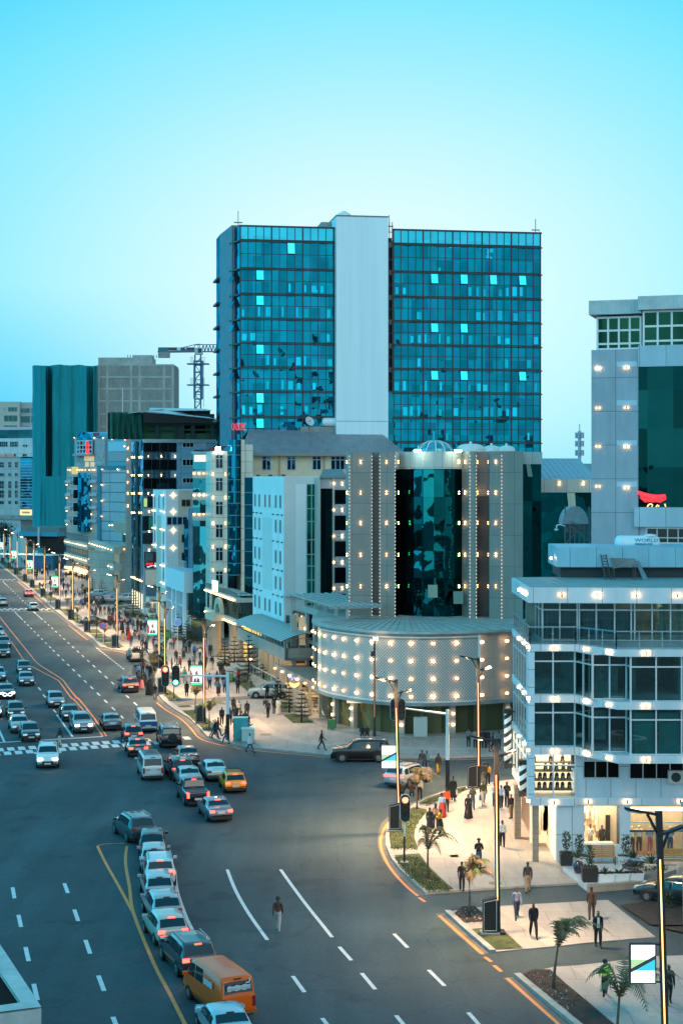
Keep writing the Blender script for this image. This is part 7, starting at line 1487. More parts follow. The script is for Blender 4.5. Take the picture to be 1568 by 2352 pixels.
 for sx in(-1,1):
  for y in(yr,yf):
   w=MB();xo=sx*(Wd/2+.012);xi=sx*(Wd/2-.2);disc(w,xi,xo,R,R,y);disc(w,xo,xo+sx*.012,R*.93,R*.75,y);out['wheel'].append(w)
   r=MB();n=10;xr=xo+sx*.016
   disc(r,xr-sx*.01,xr,R*.60,R*.56,y,20);r.mat(1)
   for k in range(5):
    a=2*PI*k/5;a0,a1=a-.32,a+.32;r.add([(xr+sx*.004,y+R*.5*math.cos(q),R+R*.5*math.sin(q))for q in(a0,a1)]+[(xr+sx*.004,y+R*.16*math.cos(a),R+R*.16*math.sin(a))],[(0,1,2)])
   out['rim'].append(r)
 tr=MB()
 for sx in(-1,1):
  for y in(yr,yf):
   n=14;x=sx*(Wd/2+.006);vs=[(x,y+R*1.17*math.cos(PI*i/n),max(.24,R+R*1.17*math.sin(PI*i/n)))for i in range(n+1)];tr.add(vs,[tuple(range(n+1))if sx>0 else tuple(range(n,-1,-1))])
 tr.box((0,0,.27),Wd/2*.9,L*.42,.06)
 for y in(-L/2+.05,L/2-.06):tr.box((0,y,.36),Wd/2*.80,.075,.10)
 out['lower_trim']=tr
 big=kind in('suv','longsuv','pickup');zl={'hatch':.80,'sedan':.80,'suv':.95,'longsuv':1.02,'van':.85,'minibus':.85,'pickup':.92}[kind]
 def lamp(x,y,z,hx,hy,hz,sl=0):q=MB();q.hexa([(x-hx,y-hy,z-hz),(x+hx,y-hy,z-hz),(x+hx,y+hy,z-hz),(x-hx,y+hy,z-hz),(x-hx*.9,y-hy*.7,z+hz),(x+hx*.9,y-hy*.7,z+hz),(x+hx*.9,y+hy*.7,z+hz),(x-hx*.9,y+hy*.7,z+hz)]);return q
 tall=kind in('van','minibus','pickup')
 wr_=Wd/2*(.93 if boxy else .885)
 out['tail_light']=[lamp(sx*(wr_-(.07 if tall else .14)),-L/2+.06,zl+(.0 if tall else .03),.085 if tall else .17,.075,.22 if tall else .085)for sx in(-1,1)]
 out['headlight']=[lamp(sx*(Wd/2*.90-.22),L/2-.13,.70+(.12 if big else 0),.20,.12,.075)for sx in(-1,1)]
 q=MB();q.box((0,L/2-.035,.56),Wd*.24,.05,.10);out['grille']=q
 q=MB();zp={'hatch':.62,'sedan':.74,'suv':.74,'longsuv':.78,'van':.68,'minibus':.68,'pickup':.62}[kind];q.box((0,-L/2-.012,zp),.26,.02,.075);out['number_plate']=q
 q=MB();q.box((0,L/2+.012,.46),.26,.02,.06);out['front_plate']=q
 out['wing_mirror']=[]
 tm=K['front'][0]+(K['front'][1]-K['front'][0])*.72
 for sx in(-1,1):q=MB();q.box((sx*(Wd/2+.09),-L/2+tm*L,belt+.06),.10,.05,.075);q.box((sx*(Wd/2),-L/2+tm*L,belt+.0),.06,.03,.03);out['wing_mirror'].append(q)
 q=MB();t=K['rear'][1]+.008;q.box((0,-L/2+t*L,lerp_prof(pr,t)+.03),.17,.035,.025);out['brake_light']=q
 if kind in('suv','longsuv'):
  q=MB()
  for sx in(-1,1):q.bar((sx*Wd*.36,-L/2+.13*L,lerp_prof(pr,.13)+.05),(sx*Wd*.36,-L/2+.52*L,lerp_prof(pr,.52)+.05),.05)
  out['roof_rail']=q
 return out
CARPARTS={}
RUB=M('tyre_rubber',(.012,.012,.013),.85);RIM=M('rim_alloy',(.35,.36,.38),.35,.8);RIMD=M('rim_gap',(.02,.02,.022),.6);TRIM=M('black_trim',(.014,.014,.016),.6)
CGL=M('car_glass',(.006,.012,.016),.04,spec=.9);PLATE=M('plate_white',(.6,.6,.56),.5);TLO=M('tail_red',(.28,.012,.012),.3,coat=.5);TLON=EMIT('tail_lit',(1,.05,.03),9,(.5,.02,.02));HLO=M('headlight_clear',(.55,.6,.62),.15,.3);HLON=EMIT('headlight_lit',(1,.96,.85),22);BRK=EMIT('brake_lit',(1,.06,.03),7,(.5,.02,.02));BRKO=M('brake_off',(.12,.01,.01),.4)
def carpaint(c):return M('paint_%02x%02x%02x'%tuple(int(min(1,v)*255)for v in c),c,.28,.25 if max(c)<.5 else .0,coat=.25 if c[0]>.9 else 1.)
def mesh_of(mb,name,mats):
 me=bpy.data.meshes.new(name);me.from_pydata(mb.v,[],mb.f)
 for m in mats:me.materials.append(m)
 me.polygons.foreach_set('material_index',mb.m);me.polygons.foreach_set('use_smooth',mb.sm);me.update();return me
def base_car(kind):
 if kind in CARPARTS:return CARPARTS[kind]
 d=car_parts(kind);W_={}
 mats={'body':[PLATE],'side_window':[CGL],'windscreen':[CGL],'rear_window':[CGL],'wheel':[RUB],'rim':[RIM,RIMD],'lower_trim':[TRIM],'tail_light':[TLO],'headlight':[HLO],'grille':[TRIM],'number_plate':[PLATE],'front_plate':[PLATE],'wing_mirror':[TRIM],'brake_light':[BRKO],'roof_rail':[RIM]}
 for k,v in d.items():W_[k]=[mesh_of(q,k,mats[k])for q in(v if isinstance(v,list)else[v])]
 CARPARTS[kind]=W_;return W_
NAMES={'hatch':'hatchback_car','sedan':'sedan_car','suv':'suv_car','longsuv':'suv_car','van':'cargo_van','minibus':'minibus','pickup':'pickup_truck'}
CATS={'hatch':'car','sedan':'car','suv':'car','longsuv':'car','van':'van','minibus':'minibus','pickup':'pickup truck'}
def VHC(kind,col,at,head,label,end='rear',tail=0,lamp=0,group=None,z=0.):
 """at: pixel of the ground point under the end facing us (or 'mid'); head: compass angle from straight ahead, right positive"""
 W_=base_car(kind);L=KINDS[kind]['L'];p=P(*at);h=math.radians(head);fwd=V3((math.sin(h),math.cos(h),0))
 p=p+fwd*(L/2)if end=='rear' else(p-fwd*(L/2)if end=='front' else p);p.z=z
 t=thing(NAMES[kind],label,CATS[kind],p,group,-h);WL[t.name]=V3()
 def part(nm,me,mat=None,par=t):
  o=bpy.data.objects.new(nm,me);COL.objects.link(o);o.parent=par
  if mat is not None:o.material_slots[0].link='OBJECT';o.material_slots[0].material=mat
  return o
 part('body',W_['body'][0],carpaint(col))
 for nm in('side_window','lower_trim','windscreen','rear_window','grille'):
  for me in W_[nm]:part(nm,me)
 for i,me in enumerate(W_['wheel']):part('rim',W_['rim'][i],None,part('wheel',me))
 for me in W_['wing_mirror']:part('wing_mirror',me,carpaint(col))
 for me in W_['tail_light']:part('tail_light',me,TLON if tail else TLO)
 for me in W_['headlight']:part('headlight',me,HLON if lamp else HLO)
 part('number_plate',W_['number_plate'][0]);part('number_plate',W_['front_plate'][0]);part('brake_light',W_['brake_light'][0],BRK if tail else BRKO)
 if 'roof_rail' in W_:part('roof_rail',W_['roof_rail'][0])
 return t
def extra(t,name,mb,mats):o=put(name,mesh_of(mb,name,mats),t);return o
WHT,SIL,BEI,DRK,BLK,TEAL,NAVY,BRN,ORG,LBL,RED=(.62,.64,.64),(.36,.38,.40),(.42,.40,.35),(.030,.033,.038),(.010,.010,.012),(.05,.12,.14),(.015,.04,.065),(.085,.06,.055),(1.,.125,.0),(.40,.58,.62),(.30,.02,.03)
Q1='cars queuing at the junction';Q2='cars crossing the junction';Q3='oncoming cars waiting at the stop line';Q4='cars parked beside the pavement'
VHC('sedan',(.28,.52,.60),(545,2424),-18,'pale blue car at the bottom edge behind the orange van, mostly out of frame','rear',0,0,Q1)
van=VHC('van',ORG,(549,2348),-27,'bright orange cargo van with white lettering on its rear window','rear',0,0,Q1)
b=MB();L_=4.7
b.add([(-.56+1.12*k/10,-L_/2+.028-.016,1.52+(.11+.03*math.sin(k*1.9))*s_)for s_ in(-1,1)for k in range(11)],[(k,k+1,12+k,11+k)for k in range(10)]);b.box((.43,-L_/2+.03,1.7),.10,.012,.03);b.box((.53,-L_/2+.045,1.79),.03,.012,.08)
extra(van,'window_sticker',b,[M('sticker_white',(.62,.66,.66),.6)])
def van_text(body,size,loc,rot,mat,nm='lettering',sx=1.):
 cu=bpy.data.curves.new('t','FONT');cu.body=body;cu.size=size;cu.extrude=.004;cu.align_x='CENTER';tmp=bpy.data.objects.new('t',cu);COL.objects.link(tmp);me=bpy.data.meshes.new_from_object(tmp.evaluated_get(bpy.context.evaluated_depsgraph_get()));bpy.data.objects.remove(tmp);me.materials.clear();me.materials.append(mat)
 o=put(nm,me,van,loc);o.rotation_euler=rot;o.scale=(sx,1,1);return o
inkm=M('letter_ink',(.03,.05,.06),.6);van_text('CHANOLY NOODLE',.135,(0,-L_/2-.0,1.475),(PI/2-.42,0,0),inkm);van_text('A44343',.13,(0,-L_/2-.036,.635),(PI/2,0,0),inkm)
b=MB();b.add([(-.872,-.35-1.0*k/8,1.42+(.14+.03*math.sin(k*2.1))*s_)for s_ in(-1,1)for k in range(9)],[(k,9+k,10+k,k+1)for k in range(8)]);extra(van,'side_sticker',b,[MATS['sticker_white']])
b=MB();b.box((0,-L_/2-.02,.42),.84,.06,.07);extra(van,'bumper',b,[M('van_bumper',(.45,.11,.02),.5)])
VHC('suv',(.06,.045,.055),(460,2251),-21,'dark plum crossover with lit brake light, directly ahead of the orange van','rear',1,0,Q1)
sw=VHC('hatch',(.50,.47,.40),(399,2177),-19,'beige hatchback with both tail lamps lit, ahead of the dark plum crossover','rear',1,0,Q1)
VHC('hatch',SIL,(386,2127),-16,'silver hatchback with dark tail lamps, just ahead of the beige hatchback','rear',0,0,Q1)
VHC('hatch',(.44,.46,.48),(368,2078),-12,'pale grey hatchback with a sticker in its rear window, in the queue','rear',0,0,Q1)
s4=VHC('suv',WHT,(369,2044),-9,'white crossover with a full width red light bar, in the queue','rear',1,0,Q1)
b=MB();b.box((0,-2.325-.0,1.04),.78,.03,.035);extra(s4,'light_bar',b,[TLON])
VHC('hatch',(.40,.42,.43),(354,2008),-7,'silver hatchback with a lit amber indicator behind the dark pickup queue head','rear',0,0,Q1)
VHC('hatch',(.02,.035,.045),(350,1972),-7,'very dark hatchback second from the head of the turning queue','rear',0,0,Q1)
VHC('suv',(.035,.055,.07),(331,1939),-24,'dark blue crossover heading the turning queue beside the yellow road line','rear',0,0,Q1)
VHC('sedan',(.16,.15,.18),(509,1891),-17,'violet grey sedan with lit brake lamps, last of the group in the junction','rear',1,0,Q2)
pk=VHC('pickup',BLK,(456,1855),-15,'black double cab pickup with lit brake lamps in the junction','rear',1,0,Q2)
b=MB();b.box((0,-1.85,1.13),.78,.78,.02);extra(pk,'bed_cover',b,[M('bed_cover',(.05,.07,.08),.4)])
VHC('sedan',(.36,.44,.47),(441,1813),-15,'silver blue sedan partly hidden behind the black pickup','rear',0,0,Q2)
s6=VHC('suv',(.03,.012,.016),(421,1795),-14,'black crossover with a glowing red light bar in the junction','rear',1,0,Q2)
b=MB();b.box((0,-2.325,1.0),.82,.03,.04);extra(s6,'light_bar',b,[TLON])
VHC('sedan',LBL,(500,1797),-14,'white sedan with a pale blue sheen put into its paint, left of the amber hatchback','rear',0,0,Q2)  # pale blue paint stands in for sky sheen on white
hy=VHC('hatch',(1.,.30,.0),(542,1824),-12,'amber yellow small hatchback with roof rails in the junction','rear',1,0,Q2)
b=MB()
for sx in(-.55,.55):b.bar((sx,-1.35,1.56),(sx,.3,1.60),.04)
for y in(-1.2,-.7,-.2,.2):b.bar((-.55,y,1.59),(.55,y,1.59),.03)
extra(hy,'roof_rack',b,[TRIM])
VHC('sedan',BRN,(437,1762),-14,'brown sedan behind the black crossover with the light bar','rear',0,0,Q2)
mb_=VHC('minibus',(.52,.56,.55),(352,1795),-13,'white minibus with red striped rear and roof rack in the junction','rear',0,0,Q2)
b=MB()
for sx in(-.62,.62):b.bar((sx,-2.0,2.06),(sx,1.2,2.06),.04)
for k in range(7):b.bar((-.62,-1.9+k*.5,2.06),(.62,-1.9+k*.5,2.06),.035)
extra(mb_,'roof_rack',b,[TRIM]);b=MB()
for sx in(-1,1):
 for k in range(4):x=sx*.32+sx*k*.1;b.add([(x,-2.365,.86),(x+.05,-2.365,.86),(x+.10,-2.365,.97),(x+.05,-2.365,.97)],[(0,1,2,3)])
extra(mb_,'hazard_stripe',b,[M('hazard_red',(.45,.03,.03),.5)])
VHC('sedan',BLK,(319,1741),-12,'black sedan with lit tail lamps on the crosswalk ahead of the white minibus','rear',1,0,Q2)
VHC('hatch',(.014,.012,.013),(308,1706),-13,'black hatchback with slim red tail lamps crossing the zebra stripes','rear',1,0,Q2)
bm=VHC('minibus',(.60,.64,.66),(341,1684),-13,'white over blue minibus just beyond the crosswalk','rear',0,0,Q2)
b=MB()
for sx in(-1,1):b.box((sx*.862,0,.72),.012,2.18,.30)
b.box((0,-2.345,.86),.80,.03,.23);extra(bm,'blue_lower_band',b,[carpaint((.02,.12,.30))])
lx=VHC('longsuv',BLK,(394,1720),-11,'black off roader with a covered spare wheel, on the crosswalk by the kerb','rear',0,0,Q2)
b=MB();n=18;b.add([(.1+.40*math.cos(2*PI*i/n),-2.53+y_,.98+.40*math.sin(2*PI*i/n))for y_ in(0,-.2)for i in range(n)],[(i,(i+1)%n,n+(i+1)%n,n+i)for i in range(n)]+[tuple(range(2*n-1,n-1,-1)),tuple(range(n))]);extra(lx,'spare_wheel_cover',b,[carpaint((.03,.035,.04))])
VHC('sedan',(.05,.11,.13),(260,1680),-14,'teal grey sedan alone in the lane left of the blue minibus','rear',0,0,Q2)
s9=VHC('suv',(.02,.016,.02),(301,1593),-15,'black crossover with a red light bar beside the waiting crowd','rear',1,0)
b=MB();b.box((0,-2.325,1.0),.80,.03,.04);extra(s9,'light_bar',b,[TLON])
pk2=VHC('pickup',(.50,.46,.40),(316,1521),-14,'pale pickup carrying people in its open bed by the kerb','rear',0,0)
VHC('sedan',(.02,.026,.03),(215,1437),72,'black sedan crossing the pavement driveway side on','mid',0,0,Q4,.13)
VHC('hatch',(.40,.44,.47),(252,1386),78,'silver hatchback parked side on behind the crowd','mid',0,0,Q4,.13)
VHC('sedan',(.30,.46,.55),(224,1372),-105,'light blue sedan parked behind the silver hatchback','mid',0,0,Q4,.13)
VHC('suv',(.015,.02,.04),(212,1389),-100,'navy suv half hidden by pedestrians beside the silver hatchback','mid',0,0,Q4,.13)
VHC('suv',(.50,.52,.52),(293,1384),-80,'white suv parked in front of the twinkling glass flank','mid',0,0,Q4,.13)
VHC('hatch',(.55,.56,.54),(78.7,1404),-15.6,'white hatchback driving away over the far crosswalk','rear',0,0)
VHC('sedan',(.25,.05,.08),(68.7,1372),-15.6,'red sedan with bright brake lamps on the far avenue','rear',1,0)
VHC('hatch',(.44,.48,.48),(8,1393),-15.6,'pale silver hatchback at the left edge short of the far crosswalk','rear',0,0)
VHC('pickup',(.52,.52,.48),(151,1323),175,'white pickup facing us beside the lamp lined shops','front',0,0,Q4,.13)
VHC('sedan',(.36,.42,.44),(6,1254),165,'silver sedan parked far off at the left edge by the trees','front',0,0,Q4);VHC('hatch',(.4,.46,.48),(20,1250),160,'silver hatchback parked far off beside the pale shed','front',0,0,Q4)
lx2=VHC('sedan',(.03,.05,.075),(18,1607),163,'dark blue luxury sedan with a glowing outlined twin grille at the left edge','front',0,1,Q3)
b=MB()
for sx in(-1,1):
 pts=[(sx*(.27+.22*math.cos(2*PI*i/12)),2.32,.56+.15*math.sin(2*PI*i/12))for i in range(13)];b.tube(pts,.03,5)
extra(lx2,'lit_grille',b,[EMIT('grille_lit',(1,.97,.9),5)])
VHC('hatch',(.03,.06,.075),(57.7,1550),165,'dark blue hatchback approaching, rear of the pair by the yellow line','front',0,0,Q3)
VHC('sedan',(.10,.15,.19),(62.8,1577),165,'steel blue sedan approaching, front of the pair by the yellow line','front',0,0,Q3)
VHC('hatch',(.20,.25,.29),(132,1627),164,'silver hatchback approaching alone in the middle lane','front',0,0,Q3)
VHC('sedan',(.010,.014,.017),(166.6,1659),164,'black sedan approaching beside the yellow median line','front',0,0,Q3)
VHC('suv',(.16,.21,.25),(193.5,1686),164,'grey crossover with headlamps lit at the head of the median lane','front',0,1,Q3)
VHC('hatch',(.014,.02,.022),(39.7,1653),164,'black hatchback approaching behind the silver sedan at the left','front',0,0,Q3)
VHC('sedan',(.26,.30,.32),(48.7,1686),164,'silver sedan approaching between the black and the navy hatchback','front',0,0,Q3)
VHC('hatch',(.02,.045,.06),(73,1705),164,'navy hatchback at the stop line left of the walking woman','front',0,0,Q3)
VHC('suv',(.62,.66,.66),(110,1767),170,'white crossover with lit headlamps entering the junction below the crosswalk','front',0,1)
VHC('hatch',(.03,.07,.1),(12,1489),165,'blue hatchback approaching near the left edge above the dark pickup','front',0,0,Q3)
VHC('pickup',(.015,.025,.03),(9,1512),165,'dark pickup approaching near the left edge','front',0,0,Q3)
VHC('hatch',(.28,.40,.45),(-3,1465),165,'pale blue car cut by the left edge far up the avenue','front',0,0,Q3)
VHC('hatch',(.16,.34,.42),(-2,1566),165,'light blue car cut by the left edge beside the luxury sedan','front',0,0,Q3)
VHC('sedan',(.4,.42,.42),(-15,1650),165,'pale car with dazzling headlamps cut by the left edge','front',0,1,Q3)
VHC('longsuv',(.008,.010,.012),(828,1747),-90,'large black suv side on in front of the round mall','mid',0,0)
s7=VHC('suv',(.34,.38,.42),(902,1812),33,'silver crossover with a red light bar behind the glowing advert screen','rear',1,0)
b=MB();b.box((0,-2.325,1.0),.74,.03,.03);extra(s7,'light_bar',b,[TLON])
VHC('suv',(.42,.42,.40),(620,1605),-88,'silver white crossover parked side on beside the lawn and big conifer','mid',0,0,Q4,.13)
VHC('sedan',(.012,.03,.04),(1552,2073),-55,'dark teal car half hidden behind the stone column at the right edge','mid',0,0,Q4)
BLKP=M('lamp_black',(.012,.012,.014),.5);STRIP=EMIT('led_strip',(1,.52,.18),4.);LENS=EMIT('street_lens',(1,.78,.45),14);LENSO=M('street_lens_off',(.4,.4,.38),.4)
def pyr_arm(b,p,q,w0,w1,h):
 d=(q-p).normalized();s=V3((-d.y,d.x,0)).normalized()
 b.hexa([p-s*w0,p+s*w0,q+s*w1,q-s*w1]+[v+V3((0,0,h))for v in(p-s*w0,p+s*w0,q+s*w1,q-s*w1)])
def SLP(x,y,label,z=.13,hgt=10.2,lit=(1,0),screen=None,cab=True,back=1.,lean=0.,group='black street lamps with glowing strips',light=0.):
 p=P(x,y,z);t=thing('street_lamp',label,'street lamp',p,group)
 L_=V3((-.9,-.35,0)).normalized();top=p+V3((lean,0,hgt));dv=(top-p).normalized()
 at=lambda h:p+dv*h
 b=MB();b.bar(at(0),at(hgt),.26,.24);b.box(at(.06),.35,.35,.06);b.B('pole',BLKP,t)
 b=MB();s=L_*.14;b.bar(at(1.75)+V3((-.03,-.135,0)),at(hgt-1.9)+V3((-.03,-.135,0)),.05,.05);b.B('light_strip',STRIP,t)
 for i,(sg,h,ln)in enumerate(((1,hgt-.2,1.5),(-1,hgt-1.0,1.1))):
  a=at(h);d=L_*sg;e=a+d*ln+V3((0,0,ln*.24));b=MB();pyr_arm(b,a,e,.08,.15,.10);b.bar(a-V3((0,0,.8)),a+d*ln*.36+V3((0,0,ln*.24*.36)),.09);arm=b.B('lamp_arm',BLKP,t)
  b=MB();pyr_arm(b,a+d*ln*.55+V3((0,0,ln*.24*.55-.05)),a+d*ln*.97+V3((0,0,ln*.24*.97-.05)),.11,.13,.05);o=b.B('lamp_lens',LENS if lit[i]else LENSO,t)
 if cab:
  q=p+V3((-.55*back,-.08,0));b=MB();b.hexa([q+V3(v)for v in((-.38,-.22,.1),(.38,-.22,.1),(.38,.22,.1),(-.38,.22,.1),(-.38,-.22,1.75),(.38,-.22,1.95),(.38,.22,1.95),(-.38,.22,1.75))]);b.B('cabinet',BLKP,t)
  b=MB();w=.03
  for u in((-.33,.2,-.33,1.68),(.33,.2,.33,1.82)):b.bar(q+V3((u[0],-.235,u[1])),q+V3((u[2],-.235,u[3])),w)
  b.bar(q+V3((-.33,-.235,.2)),q+V3((.33,-.235,.2)),w);b.bar(q+V3((-.33,-.235,1.68)),q+V3((.33,-.235,1.82)),w);b.B('cabinet_outline',M('outline_white',(.5,.52,.5),.5),t)
  b=MB();b.box(q+V3((0,0,.05)),.5,.35,.05);b.B('cabinet_plinth',CONC,t)
 if screen:
  kind,zc,w,h,sx=screen;q=at(zc)+V3((sx,-.02,0));b=MB();b.box(q,w/2+.05,.09,h/2+.05);b.bar(q+V3((0,0,h/2)),at(zc+h/2)+V3((0,0,0)),.06);b.bar(q-V3((0,0,h/2)),at(zc-h/2),.06);sc=b.B('advert_screen',BLKP,t)
  b=MB();y0=q.y-.10
  def rct(a0,a1,z0,z1,m):b.cur=m;b.quad((q.x+a0*w/2,y0-.001*m,q.z+z0*h/2),(q.x+a1*w/2,y0-.001*m,q.z+z0*h/2),(q.x+a1*w/2,y0-.001*m,q.z+z1*h/2),(q.x+a0*w/2,y0-.001*m,q.z+z1*h/2))
  def tri(pts,m):b.cur=m;b.add([(q.x+u*w/2,y0-.001*m,q.z+v*h/2)for u,v in pts],[tuple(range(len(pts)))])
  rct(-1,1,-1,1,0)
  if kind=='flag':tri([(-1,-.36),(1,.34),(1,-.36)],2);tri([(-1,-.36),(-1,.22),(.9,.22)],1);tri([(-1,-.46),(1,.24),(1,.44),(-1,-.26)],3);tri([(-1,-.40),(1,.30),(1,.36),(-1,-.33)],4)
  else:
   rct(-1,1,-1,-.78,5);rct(-1,1,.84,1,5);tri([(-1,-.72),(-1,.5),(-.62,.1),(-.62,-.72)],6)
   tri([(-.55,-.74),(-.42,-.36),(0,-.22),(.5,-.36),(.66,-.74)],4);tri([(.02+.27*math.cos(2*PI*i/14),.17+.30*math.sin(2*PI*i/14))for i in range(14)],7);tri([(-.12,-.3),(.0,-.74),(.16,-.3)],8)
  o=b.B('screen_image',[EMIT('scr_white',(.9,1,1),1.7),EMIT('scr_green',(.55,.95,.5),.9),EMIT('scr_cyan',(.05,.65,.85),1.1),M('scr_black',(.02,.02,.02),.4),EMIT('scr_gold',(.10,.10,.16),.6),EMIT('scr_brightgreen',(.05,.8,.3),1.3),EMIT('scr_red',(.75,.08,.12),.9),EMIT('scr_skin',(.36,.2,.14),.9),EMIT('scr_shirt',(.95,.95,1),1.0)],sc);o.location=(0,0,0)
 if light:
  ld=bpy.data.lights.new('warm_fill_spot','SPOT');ld.energy=light;ld.color=(1,.62,.32);ld.spot_size=math.radians(150);ld.spot_blend=1;ld.shadow_soft_size=.3  # added warm spots light the ground even where the heads are unlit
  for sg,h,ln,on in((1,hgt-.2,1.3,lit[0]),(-1,hgt-1.0,.9,1)):
   lo=bpy.data.objects.new('warm_fill_spot',ld);COL.objects.link(lo);lo.parent=t;lo.location=V3((0,0,h+.3))+L_*sg*ln
 return t
ORD=['first','second','third','fourth','fifth','sixth','seventh','eighth','ninth','tenth','eleventh','twelfth']
SLP(1529,2474,'street lamp at the lower right edge carrying a glowing flag advert screen',.1,10.6,(0,0),('flag',4.55,.95,1.5,-.82),False,lean=-.3)
SLP(1143,2143,'street lamp rising from the planting bed before the white corner building',.1,10.2,(0,0),None,True,.8,lean=-.10,light=11000)
SLP(917,1908,'street lamp at the kerb bend with a flag advert screen behind the red traffic light',.15,10.2,(0,0),('flag',5.0,.95,1.5,-.60),True,.6,lean=-.25,light=16000)
SLP(1099,1811,'street lamp standing alone at the side street kerb before the mall entrance',.15,10.0,(0,1),None,True,.9,lean=-.05,light=16000)
for i,(x,y,lit,sc)in enumerate(((470,1662,(0,0),('face',4.7,1.1,1.9,-.75)),(380,1594,(0,0),None),(367,1535,(1,0),('face',5.1,1.2,1.95,-.85)),(270.5,1488,(1,0),None),(206,1452,(0,0),None),(168.5,1424,(1,0),None),(138,1400,(1,0),('face',5.0,1.2,2.0,-.85)),(103.5,1372,(0,0),None),(78.5,1350.5,(0,1),('face',5.0,1.2,2.0,-.85)),(62,1336.5,(1,0),None),(41,1321,(1,0),('face',5.0,1.2,2.0,-.85)),(24.5,1307,(1,0),None))):
 SLP(x,y,'%s street lamp counted from the junction along the avenue kerb'%ORD[i]+(' with a portrait advert screen' if sc else ''),.14,10.2,lit,sc,True,.8,lean=-.05,light=15000 if i<10 else 9000)
SLP(10,1295.5,'farthest street lamp of the avenue kerb at the left edge',.14,10.2,(0,0),('face',5.0,1.2,2.0,-.85),True,.8)
p=P(859.5,1697);t=thing('street_lamp','thin dark street lamp standing right before the lattice drum','street lamp',p);b=MB();b.tube([p,p+V3((0,0,1.2)),p+V3((0,0,9.2))],[.16,.12,.09],10);b.box(p+V3((-.18,-.1,7.8)),.15,.1,.25);b.B('pole',M('pole_brown',(.05,.035,.03),.6),t);b=MB();b.box(p+V3((.1,-.25,9.2)),.22,.2,.1);b.B('lamp_head',EMIT('head_warm',(1,.66,.34),18),t);b=MB();b.bar(p+V3((0,-.1,2)),p+V3((0,-.1,7.6)),.05);b.B('light_strip',EMIT('led_dim',(1,.55,.25),.6),t)
def head(t,q,on,s=1.,turn=0.):
 b=MB();n=10;r,h=.30*s,.55*s
 def pill(r,h,y):return[(q.x+r*math.cos(a),q.y+y,q.z+(h if math.sin(a)>=0 else-h)+r*math.sin(a))for a in[2*PI*i/20 for i in range(20)]]
 def plate(r,h,y0,y1):
  a,c=pill(r,h,y0),pill(r,h,y1);m=20;b.add(a+c,[tuple(range(m)),tuple(range(2*m-1,m-1,-1))]+[(i,m+i,m+(i+1)%m,(i+1)%m)for i in range(m)])
 plate(r*1.12,h,-.02,.06);o=b.B('backboard',M('board_edge',(.55,.6,.6),.5),t);b=MB();plate(r,h,-.1,-.02);b.B('signal_case',M('signal_black',(.012,.012,.013),.5),t)
 for k,(c,nm)in enumerate(((EMIT('signal_red',(1,.06,.03),16),'red'),(EMIT('signal_amber',(1,.5,.05),8),'amber'),(EMIT('signal_green',(.1,1,.65),9),'green'))):
  b=MB();z=q.z+(1-k)*h*.95;b.add([(q.x+r*.66*math.cos(2*PI*i/14),q.y-.12,z+r*.66*math.sin(2*PI*i/14))for i in range(14)],[tuple(range(14))]);lit=on==nm
  b.B('signal_lens',c if lit else M('lens_off_'+nm,{'red':(.07,.015,.012),'amber':(.06,.03,.01),'green':(.01,.05,.04)}[nm],.3),t)
  b=MB();m=8;vs=[(q.x+r*.75*math.cos(PI*i/m),q.y+y,z+r*.75*math.sin(PI*i/m))for y in(-.11,-.38)for i in range(m+1)];b.add(vs,[(i,i+1,m+2+i,m+1+i)for i in range(m)]);b.B('hood',MATS['signal_black'],t)
WPOLE=M('pole_white',(.62,.68,.70),.5)
def mast_light(x,y,y_arm,x_end,heads,label,white_to):
 p=P(x,y,.13);Y=p.y;t=thing('traffic_light',label,'traffic light',p);zt=PZ(y_arm,Y);zw=PZ(white_to,Y)
 b=MB();b.tube([p,(p.x,Y,zw)],.17,12);b.B('pole_foot',BLKP,t);b=MB();b.tube([(p.x,Y,zw),(p.x,Y,zt+.35)],[.16,.13],12);b.B('pole',WPOLE,t)
 xe=PY(x_end,Y);b=MB();b.tube([(p.x,Y,zt),(xe,Y,zt+.55 if x>900 else zt+.1)],[.10,.06],10);b.B('arm',WPOLE,t)
 for hx,on,hy,s in heads:head(t,V3((PY(hx,Y),Y-.15,PZ(hy,Y))),on,s)
mast_light(1027,1816,1640,898,[(905,'none',1629,.95),(921,'none',1629,.95)],'white mast traffic light reaching left across the side street',1745)
mast_light(523,1699,1553,372,[(380.5,'red',1552,1.12),(404.5,'green',1552,1.12)],'white mast traffic light showing red and green over the crowd',1640)
p=P(928,1981,.15);t=thing('traffic_light','single red traffic light on a striped post at the kerb bend','traffic light',p);Y=p.y;b=MB();b.tube([p,p+V3((0,0,1.62))],.06,10);b.B('pole_foot',BLKP,t);b=MB();b.tube([p+V3((0,0,1.62)),p+V3((0,0,2.75))],.058,10);b.B('pole',WPOLE,t);head(t,V3((p.x+.05,Y-.1,PZ(1855,Y))),'red',.98)
b=MB();b.box(p+V3((0,0,.02)),.25,.25,.03);b.B('base_plate',CONC,t)
def DSG(x,y,ys,r,label,face,rim,bars=0,pole=True):
 p=P(x,y,.13);Y=p.y;t=thing('road_sign',label,'sign',p);z=PZ(ys,Y);b=MB();b.tube([p,(p.x,Y,z)],.045,8);b.B('pole',M('pole_grey',(.35,.36,.36),.5),t)
 n=20
 for rr,k,m,nm in((r,-.07,rim,'sign_rim'),(r*.8,-.09,face,'sign_face')):b=MB();b.add([(p.x+rr*math.cos(2*PI*i/n),Y+k,z+rr*math.sin(2*PI*i/n))for i in range(n)],[tuple(range(n))]);b.B(nm,m,t)
 if bars:b=MB();[b.bar((p.x-r*.7*s,Y-.11,z-r*.7),(p.x+r*.7*s,Y-.11,z+r*.7),r*.17,.01)for s in((-1,1)[:bars])];b.B('sign_bar',rim,t)
